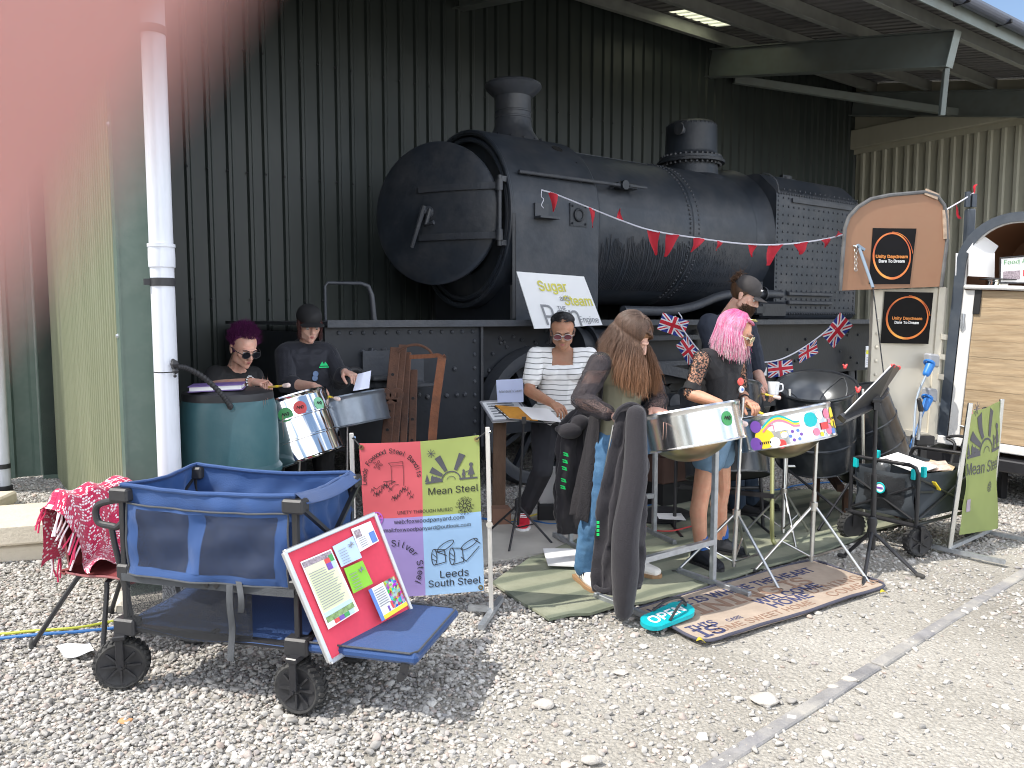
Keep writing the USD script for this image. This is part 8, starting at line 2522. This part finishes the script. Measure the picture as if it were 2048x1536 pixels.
man_h = hair_mat('man_brown_hair', [(.2, (.02, .01, .006)), (.7, (.09, .045, .022))], .5)
hair_cap(p6, man_h, 1.04, .01, .0, -.085)
p6.t.part('hair_bun', smoothed(union([ell(a(0, -.10, .08), V(.04, .036, .042), p6.R, 16), ell(a(.01, -.125, .07), V(.025, .02, .03), p6.R, 12), ell(a(-.01, -.11, .11), V(.022, .025, .02), p6.R, 12)]), .01, 3), man_h, True)
cs = []
for k in range(900):
    x_ = rng.random() * 2 - 1
    zz = -.035 - .05 * rng.random()
    o = a(.062 * x_ * (1 - .25 * max(0, (-zz - .06) * 12)), .012 + .075 * (1 - x_ * x_) ** .5, zz)
    out = unit(o - a(0, 0, -.02))
    cs.append(loc(p6.t, np.array([o, o + out * .012 - UP * .006 + rng.normal(0, .002, 3), o + out * .02 - UP * .018 + rng.normal(0, .003, 3)])))
for k in range(240):
    pz = rng.random() * 2 * PI
    o = a(0, -.10, .08) + p6.R @ (V(math.cos(pz), -.3 * rng.random(), math.sin(pz)) * .04)
    cs.append(loc(p6.t, np.array([o, o + rng.normal(0, .015, 3), o + rng.normal(0, .025, 3)])))
strands(p6.t.path + '/beard_strands', cs, .0024, .001, man_h)
capm = M('faded_cap', (.034, .03, .03), .8, var=.15, bump=.2, bscale=150)
cap_ = ell(a(0, -.008, .062), V(.090, .106, .084) * 1.03, p6.R, 28) - ell(a(0, -.01, -.02), V(.16, .18, .062), p6.R, 20)
p6.t.part('cap', cap_, capm, 50)
p6.t.part('cap_brim', sheet(lambda u, v: a((u - .5) * .16 * (1 - .12 * v), .075 + .085 * v * (1 - (2 * u - 1) ** 2 * .7), .044 - .010 * v - .022 * (2 * u - 1) ** 2), 14, 6, .004), capm, 50)
p6.t.part('cap_logo', cat(*[box(a(.012 + .010 * q, .094 - .003 * q, .088), (.006, .004, .012), p6.R.T) for q in range(3)]), white, False)
mallet('thin wooden stick held out over the black drum by the man in the cap', p6.grips['R'][0], P(1560, 790, 5.2) - P(1505, 776, 5.35), .15, .1)
mallet('red-tipped stick in the far hand of the man in the cap', p6.grips['L'][0], V(.6, -.3, -.1), .16, .05, shaft=red_st, rings=False)

# ================================================================ hoodies hung on the front stand
hood_m = M('washed_black_hoodie', (.015, .013, .017), .9, var=.12, scale=8, bump=.35, bscale=170, sheen=.15)


def hung(label, secs, seed, name='hoodie', fold=.018):
    """secs: (centre, half width along e1, half depth along e2, e1) from the top down"""
    t = Thing(name, label, 'hoodie', V(secs[-1][0][0], secs[-1][0][1], 0))
    k = np.linspace(0, 1, len(secs))
    C = np.array([s_[0] for s_ in secs]); A_ = np.array([s_[1] for s_ in secs]); B_ = np.array([s_[2] for s_ in secs]); E = np.array([s_[3] for s_ in secs])

    def fn(u, v):
        c_ = np.array([np.interp(v, k, C[:, i]) for i in range(3)])
        a_, b_ = np.interp(v, k, A_), np.interp(v, k, B_)
        e1 = unit([np.interp(v, k, E[:, i]) for i in range(3)]); e2 = unit(np.cross(UP, e1))
        th = 2 * PI * u
        w_ = fold * (math.sin(th * 4 + v * 3 + seed) + .5 * math.sin(th * 9 + v * 7 + seed)) * min(1, v * 3)
        return c_ + e1 * (math.cos(th) * (a_ + w_)) + e2 * (math.sin(th) * (b_ + w_ * .6))
    m = sheet(fn, 72, 70)
    v_ = np.array(m.vertices); n_ = np.array(m.vertex_normals)
    m.vertices = v_ + n_ * ((meshkit.fbm(v_ * (16, 16, 9), 4, int(seed * 10)) - .5) * .05)[:, None]
    t.part('body', m, hood_m, True)
    return t


HD = -.13
E1 = unit(V(.9, .4, 0))
ht = hung('grey-black hoodie draped over the upright of the silver drum stand, sleeve reaching the ground', [(P(1262, 806, 3.89), .02, .02, E1), (P(1262, 822, 3.89), .07, .045, E1), (P(1256, 880, 3.86), .085, .05, E1), (P(1246, 960, 3.84), .105, .06, E1), (P(1240, 1060, 3.83), .125, .07, E1), (P(1236, 1120, 3.83), .13, .075, E1), (P(1236, 1165, 3.82), .125, .06, E1), (P(1236, 1178, 3.82), .12, .055, E1)], 1.0)
sl = curve([P(1272, 830, 3.82), P(1270, 950, 3.75), P(1252, 1060, 3.71), P(1250, 1150, 3.71), P(1247, 1222, 3.73)], 30)
ht.part('sleeve', smoothed(union([bone(sl[i], sl[i + 1], np.interp(i, [0, 8, 20, 26, 29], [.05, .065, .07, .055, .042]), np.interp(i + 1, [0, 8, 20, 26, 29], [.05, .065, .07, .055, .042]), 14) for i in range(0, len(sl) - 1)]), .025, 8), hood_m, True)
ht.part('hem_band', tube(np.array([P(1236, 1168, 3.82) + E1 * (.128 * math.cos(a)) + unit(np.cross(UP, E1)) * (.066 * math.sin(a)) + UP * (.006 * math.sin(3 * a)) for a in np.linspace(0, 2 * PI, 30)[:-1]]), .012, 8, closed=True), hood_m)
ht.part('collar', tube(curve([P(1228, 838, 3.84), P(1240, 818, 3.83), P(1262, 808, 3.84), P(1284, 818, 3.84), P(1290, 840, 3.86)], 24), [.010] * 25 if False else .012, 8), hood_m)
ht.part('zip', tube(curve([P(1226, 850, 3.83), P(1206, 960, 3.83), P(1190, 1080, 3.83), P(1184, 1160, 3.84)], 30), .004, 6), steel_tube)
ht.part('cuff', lathe([(.038, -.035), (.043, -.03), (.043, .02), (.04, .03)], P(1247, 1208, 3.73), UP, 20), hood_m)
ht.part('print', cat(*[box(P(1196, 1045 + 8 * q, 3.73), (.012, .004, .014), (V(1, .1, 0), V(-.1, 1, 0), UP)) for q in range(4)]), M('hoodie_green', (.0, .55, .12), .6), False, kind='stuff')
E2 = unit(V(1, .1, 0))
h2 = hung('second dark hoodie with green letters, hanging beside the legs of the woman in stripes', [(P(1168, 806, 4.62), .02, .02, E2), (P(1164, 824, 4.62), .06, .04, E2), (P(1154, 850, 4.62), .10, .05, E2), (P(1148, 890, 4.62), .10, .06, E2), (P(1146, 970, 4.62), .115, .07, E2), (P(1148, 1040, 4.62), .11, .07, E2), (P(1148, 1064, 4.62), .10, .065, E2)], 2.3)
h2.part('hood', smoothed(union([ell(P(1140, 862, 4.54), V(.075, .05, .05), None, 16), ell(P(1122, 858, 4.55), V(.04, .03, .025), None, 12), ell(P(1160, 845, 4.56), V(.06, .04, .05), None, 12)]), .02, 5), hood_m, True)
h2.part('sleeve', smoothed(union([bone(P(1182, 850, 4.58), P(1188, 960, 4.54), .05, .055, 14), bone(P(1188, 960, 4.54), P(1184, 1050, 4.55), .055, .042, 14)]), .025, 6), hood_m, True)
lo = P(1127, 905, 4.525)
h2.part('print', cat(*[poly(line2([(0, 0), (.010, .026), (.004, .014), (.022, .03), (.014, .004)], .006), .003, lo + V(-.004 * q, 0, -.042 * q - (.03 if q > 2 else 0)), unit(V(-.12, 0, -1)), unit(V(1, .05, 0))) for q in range(5)]), UsdShade.Material.Get(stage, '/World/Looks/hoodie_green'), False, kind='stuff')
h2s = h2

# ================================================================ loose gravel
keep_out = [sg.Polygon([(p[0], p[1]) for p in ground_poly(carpet_px, 0)]).buffer(.02), sg.Polygon([(p[0], p[1]) for p in mat_pts]).buffer(.02), sg.Polygon([(p[0], p[1]) for p in (pa, pb_, pc_, pd)])]
import shapely
zone_edge = [G(985, 1560), G(1040, 1420), G(1150, 1320), G(1240, 1262), G(1420, 1120)]


def side_of(x, y):
    """> 0 on the loose-gravel side (left), in metres from the trodden yard"""
    ys = np.array([p[1] for p in zone_edge]); xs = np.array([p[0] for p in zone_edge])
    return np.interp(y, ys, xs) - x


N = 400000
gx_ = rng.uniform(-5.0, 6.2, N); gy_ = rng.uniform(2.2, 9.3, N)
sd = side_of(gx_, gy_)
far_ok = gy_ > 4.9
dens = np.clip(.4 + sd / .8, .0, 1.0)
dens = np.where(sd < .3, np.maximum(dens, .07 + .16 * (meshkit.noise(np.stack([gx_ * 1.1, gy_ * 1.1, 0 * gx_], -1), 21) > .55)), dens)
dens = np.where(far_ok & (sd < .3), .55, dens)
ok = rng.random(N) < dens
vis = (np.abs(gx_) < .72 * gy_ + .3)
ok &= vis
for g_ in keep_out:
    ok &= ~shapely.contains_xy(g_, gx_, gy_)
gx_, gy_, sd = gx_[ok], gy_[ok], sd[ok]
n_g = len(gx_)
size = np.where(sd > .1, rng.lognormal(math.log(.0080), .34, n_g), rng.lognormal(math.log(.0075), .42, n_g))
size = np.clip(size, .004, .022)
stone_mats = usdkit.material(stage, '/World/Looks/gravel', {'oi': ('object_info', {}), 'g': ('geometry', {}), 'n': ('noise_texture', {'scale': 40.0, 'detail': 3.0}), 'w': ('white_noise_texture', {'dimensions': '3D'}), 'q': ('vector_math', {'math_type': 'snap', 'vector2': (.03, .03, 5.0)}),
    'r': ('rgb_ramp', {'ramp': [(.0, (.24, .23, .215)), (.25, (.37, .352, .325)), (.55, (.45, .432, .40)), (.8, (.52, .505, .475)), (.9, (.43, .355, .305)), (1.0, (.30, .295, .295))]}), 'nr': ('rgb_ramp', {'ramp': [(.3, (.8, .8, .8)), (.7, (1.1, 1.1, 1.1))]}), 'mx': ('mix', {'mix_type': 'multiply', 'fac': 1.0}), 'p': ('principled_bsdf', {'roughness': .92, 'specular_ior_level': .2})},
    [('oi.random', 'r.fac'), ('g.position', 'n.vector'), ('n.fac', 'nr.fac'), ('r.color', 'mx.color1'), ('nr.color', 'mx.color2'), ('mx.color', 'p.base_color')], surface='p.BSDF')
pi_path = '/World/gravel'
inst = UsdGeom.PointInstancer.Define(stage, pi_path)
props(inst.GetPrim(), kind='stuff', label='loose pale crushed-stone gravel covering the yard', category='gravel')
protos = []
for k in range(6):
    r_ = np.random.default_rng(100 + k)
    pts = r_.normal(0, 1, (22, 3)); pts /= np.linalg.norm(pts, axis=1, keepdims=True)
    pts *= (1 + .22 * r_.random((22, 1))) * np.array([1.0, .78 + .2 * r_.random(), .46 + .16 * r_.random()])
    hm = trimesh.convex.convex_hull(pts)
    usdkit.mesh(stage, f'{pi_path}/stone_{k + 1:03d}', hm, stone_mats, 50)
    protos.append(f'{pi_path}/stone_{k + 1:03d}')
inst.CreatePrototypesRel().SetTargets([Sdf.Path(p) for p in protos])
lay = np.where((sd > .15) & (rng.random(n_g) < .45), rng.random(n_g) * .011, 0)
near_gz = gz(gx_, gy_)
pos = np.stack([gx_, gy_, near_gz - .004 + size * .28 + lay], -1)
inst.CreatePositionsAttr(Vt.Vec3fArray.FromNumpy(pos.astype(np.float32)))
inst.CreateProtoIndicesAttr(Vt.IntArray.FromNumpy(rng.integers(0, 6, n_g).astype(np.int32)))
inst.CreateScalesAttr(Vt.Vec3fArray.FromNumpy((size[:, None] * rng.uniform(.85, 1.15, (n_g, 3))).astype(np.float32)))
az_, tl = rng.uniform(0, 2 * PI, n_g), rng.normal(0, .35, n_g)
qs = [Gf.Quath(float(math.cos(a / 2) * math.cos(b / 2)), float(math.cos(a / 2) * math.sin(b / 2)), float(math.sin(a / 2) * math.sin(b / 2)), float(math.sin(a / 2) * math.cos(b / 2))) for a, b in zip(az_, tl)]
inst.CreateOrientationsAttr(Vt.QuathArray(qs))

# a few bigger stones that can be told apart
rockm = M('yard_stone', (.42, .39, .35), .9, var=.15, scale=25, bump=.5, bscale=90)
for k, (a, b, s_, lbl) in enumerate(((1528, 1405, .045, 'flattish pale stone on the yard, largest of the loose rocks in front'), (1090, 1413, .035, 'thin pale stone lying alone at the lower middle of the yard'), (1182, 1524, .03, 'square grey stone at the bottom edge of the yard'), (1700, 1362, .028, 'grey angular stone near the edging strip'), (1240, 1228 + 120, .024, 'rounded light stone in front of the flip-flop sign'), (1665, 1376, .02, 'small stone just left of the edging strip'), (1635, 1228, .018, 'dark reddish stone below the mat edge'), (250, 1445, .02, 'orange-brown pebble among the pale gravel, below the left wagon wheel'))):
    r_ = np.random.default_rng(300 + k)
    pts = r_.normal(0, 1, (26, 3)); pts /= np.linalg.norm(pts, axis=1, keepdims=True)
    pts *= s_ * np.array([1.3, .85, .45]) * (1 + .25 * r_.random((26, 1)))
    hm = trimesh.convex.convex_hull(pts)
    o = G(a, b, .0)
    hm.apply_translation(o + V(0, 0, s_ * .3))
    solo('rock', lbl, 'stone', hm, rockm if k != 7 else M('orange_pebble', (.5, .26, .12), .9), 50)

# trees across the yard, behind the camera: seen only in the polished drums
leafb = M('leafy_dark', (.05, .075, .03), .8, var=.4, scale=3, transl=.2)
barkm = M('bark', (.09, .07, .05), .9, bump=.4)
for k in range(3):
    r_ = np.random.default_rng(500 + k)
    bx, by, hgt = -22 + k * 7.5 + r_.normal(0, 1), -19 - 4 * r_.random(), 7 + 3 * r_.random()
    t = Thing('broad_tree', ('farthest', 'middle', 'nearest')[k] + ' of three broad dark green trees across the yard, behind the viewer', 'tree', (bx, by, 0), group='trees across the yard')
    t.part('trunk', tube([V(bx, by, -.2), V(bx + .2, by, hgt * .4), V(bx, by, hgt * .8)], [.3, .22, .08], 8), barkm)
    n_ = 900
    d_ = r_.normal(0, 1, (n_, 3)); d_ /= np.linalg.norm(d_, axis=1, keepdims=True)
    c_ = V(bx, by, hgt * .62) + d_ * (r_.random((n_, 1)) ** .4) * np.array([3.2, 3.0, hgt * .42]) * (.75 + .35 * meshkit.noise(d_ * 2.5 + k, k))[:, None]
    e1, e2 = r_.normal(0, .28, (n_, 3)), r_.normal(0, .28, (n_, 3))
    v_ = np.stack([c_ - e1, c_ + e2, c_ + e1, c_ - e2], 1).reshape(-1, 3)
    t.part('crown', tm(v_, np.arange(n_ * 4).reshape(-1, 4)), leafb, False)

# ================================================================ the photographer's finger over the corner of the lens
def FV(px, py, d):
    return V(0, 0, CAM_H) + ray(px, py) * d


fd = .0125
ax0_ = FV(36, -1222, fd); ax1_ = FV(-635, -353, fd); ax2_ = FV(-1654, 965, fd + .001)
fdir = unit(ax2_ - ax1_)
k0_ = ax1_ + fdir * .030
base_ = ax1_ + fdir * .058 - V(.006, .012, 0)
back_ = V(-.006, -.03, .0)
hand_parts = [bone(ax0_, ax1_, .0070, .0078, 20), bone(ax1_, k0_, .0078, .0086, 20), bone(k0_, base_, .0086, .0105, 18)]
s_dir = unit(np.cross(fdir, V(0, 1, 0)))
kn_ = [base_, base_ + V(-.016, -.012, .006), base_ + V(-.030, -.026, .008), base_ + V(-.042, -.040, .004)]
wrist_ = base_ + fdir * .085 + V(-.03, -.035, -.02)
hand_parts.append(hull(*[sph(q, .011, 12) for q in kn_], sph(wrist_, .022, 14), sph(wrist_ + V(-.012, -.02, 0), .022, 14)))
for i, q in enumerate(kn_[1:]):
    q1 = q - fdir * (.040 - .004 * i) + V(-.004, -.008, 0)
    q2 = q1 + V(-.010, -.026, .004)
    q3 = q2 + fdir * .018 + V(-.004, -.004, 0)
    hand_parts += [bone(q, q1, .0100, .0092, 12), bone(q1, q2, .0092, .0085, 12), bone(q2, q3, .0085, .0078, 12)]
th0 = wrist_ - fdir * .03 + V(.012, -.012, -.012)
hand_parts += [bone(th0, th0 - fdir * .035 + V(.006, -.02, -.012), .0135, .011, 12), bone(th0 - fdir * .035 + V(.006, -.02, -.012), th0 - fdir * .06 + V(.004, -.032, -.004), .011, .009, 12)]
elbow_ = wrist_ + V(-.10, -.16, -.18)
hand_parts.append(bone(wrist_, elbow_, .026, .042, 16))
t = Thing('hand', 'out-of-focus pink finger of the photographer covering the upper left corner', 'hand', wrist_)
t.part('skin', smoothed(union(hand_parts), .0035, 6), skin('skin_finger', (.38, .21, .20)), True)
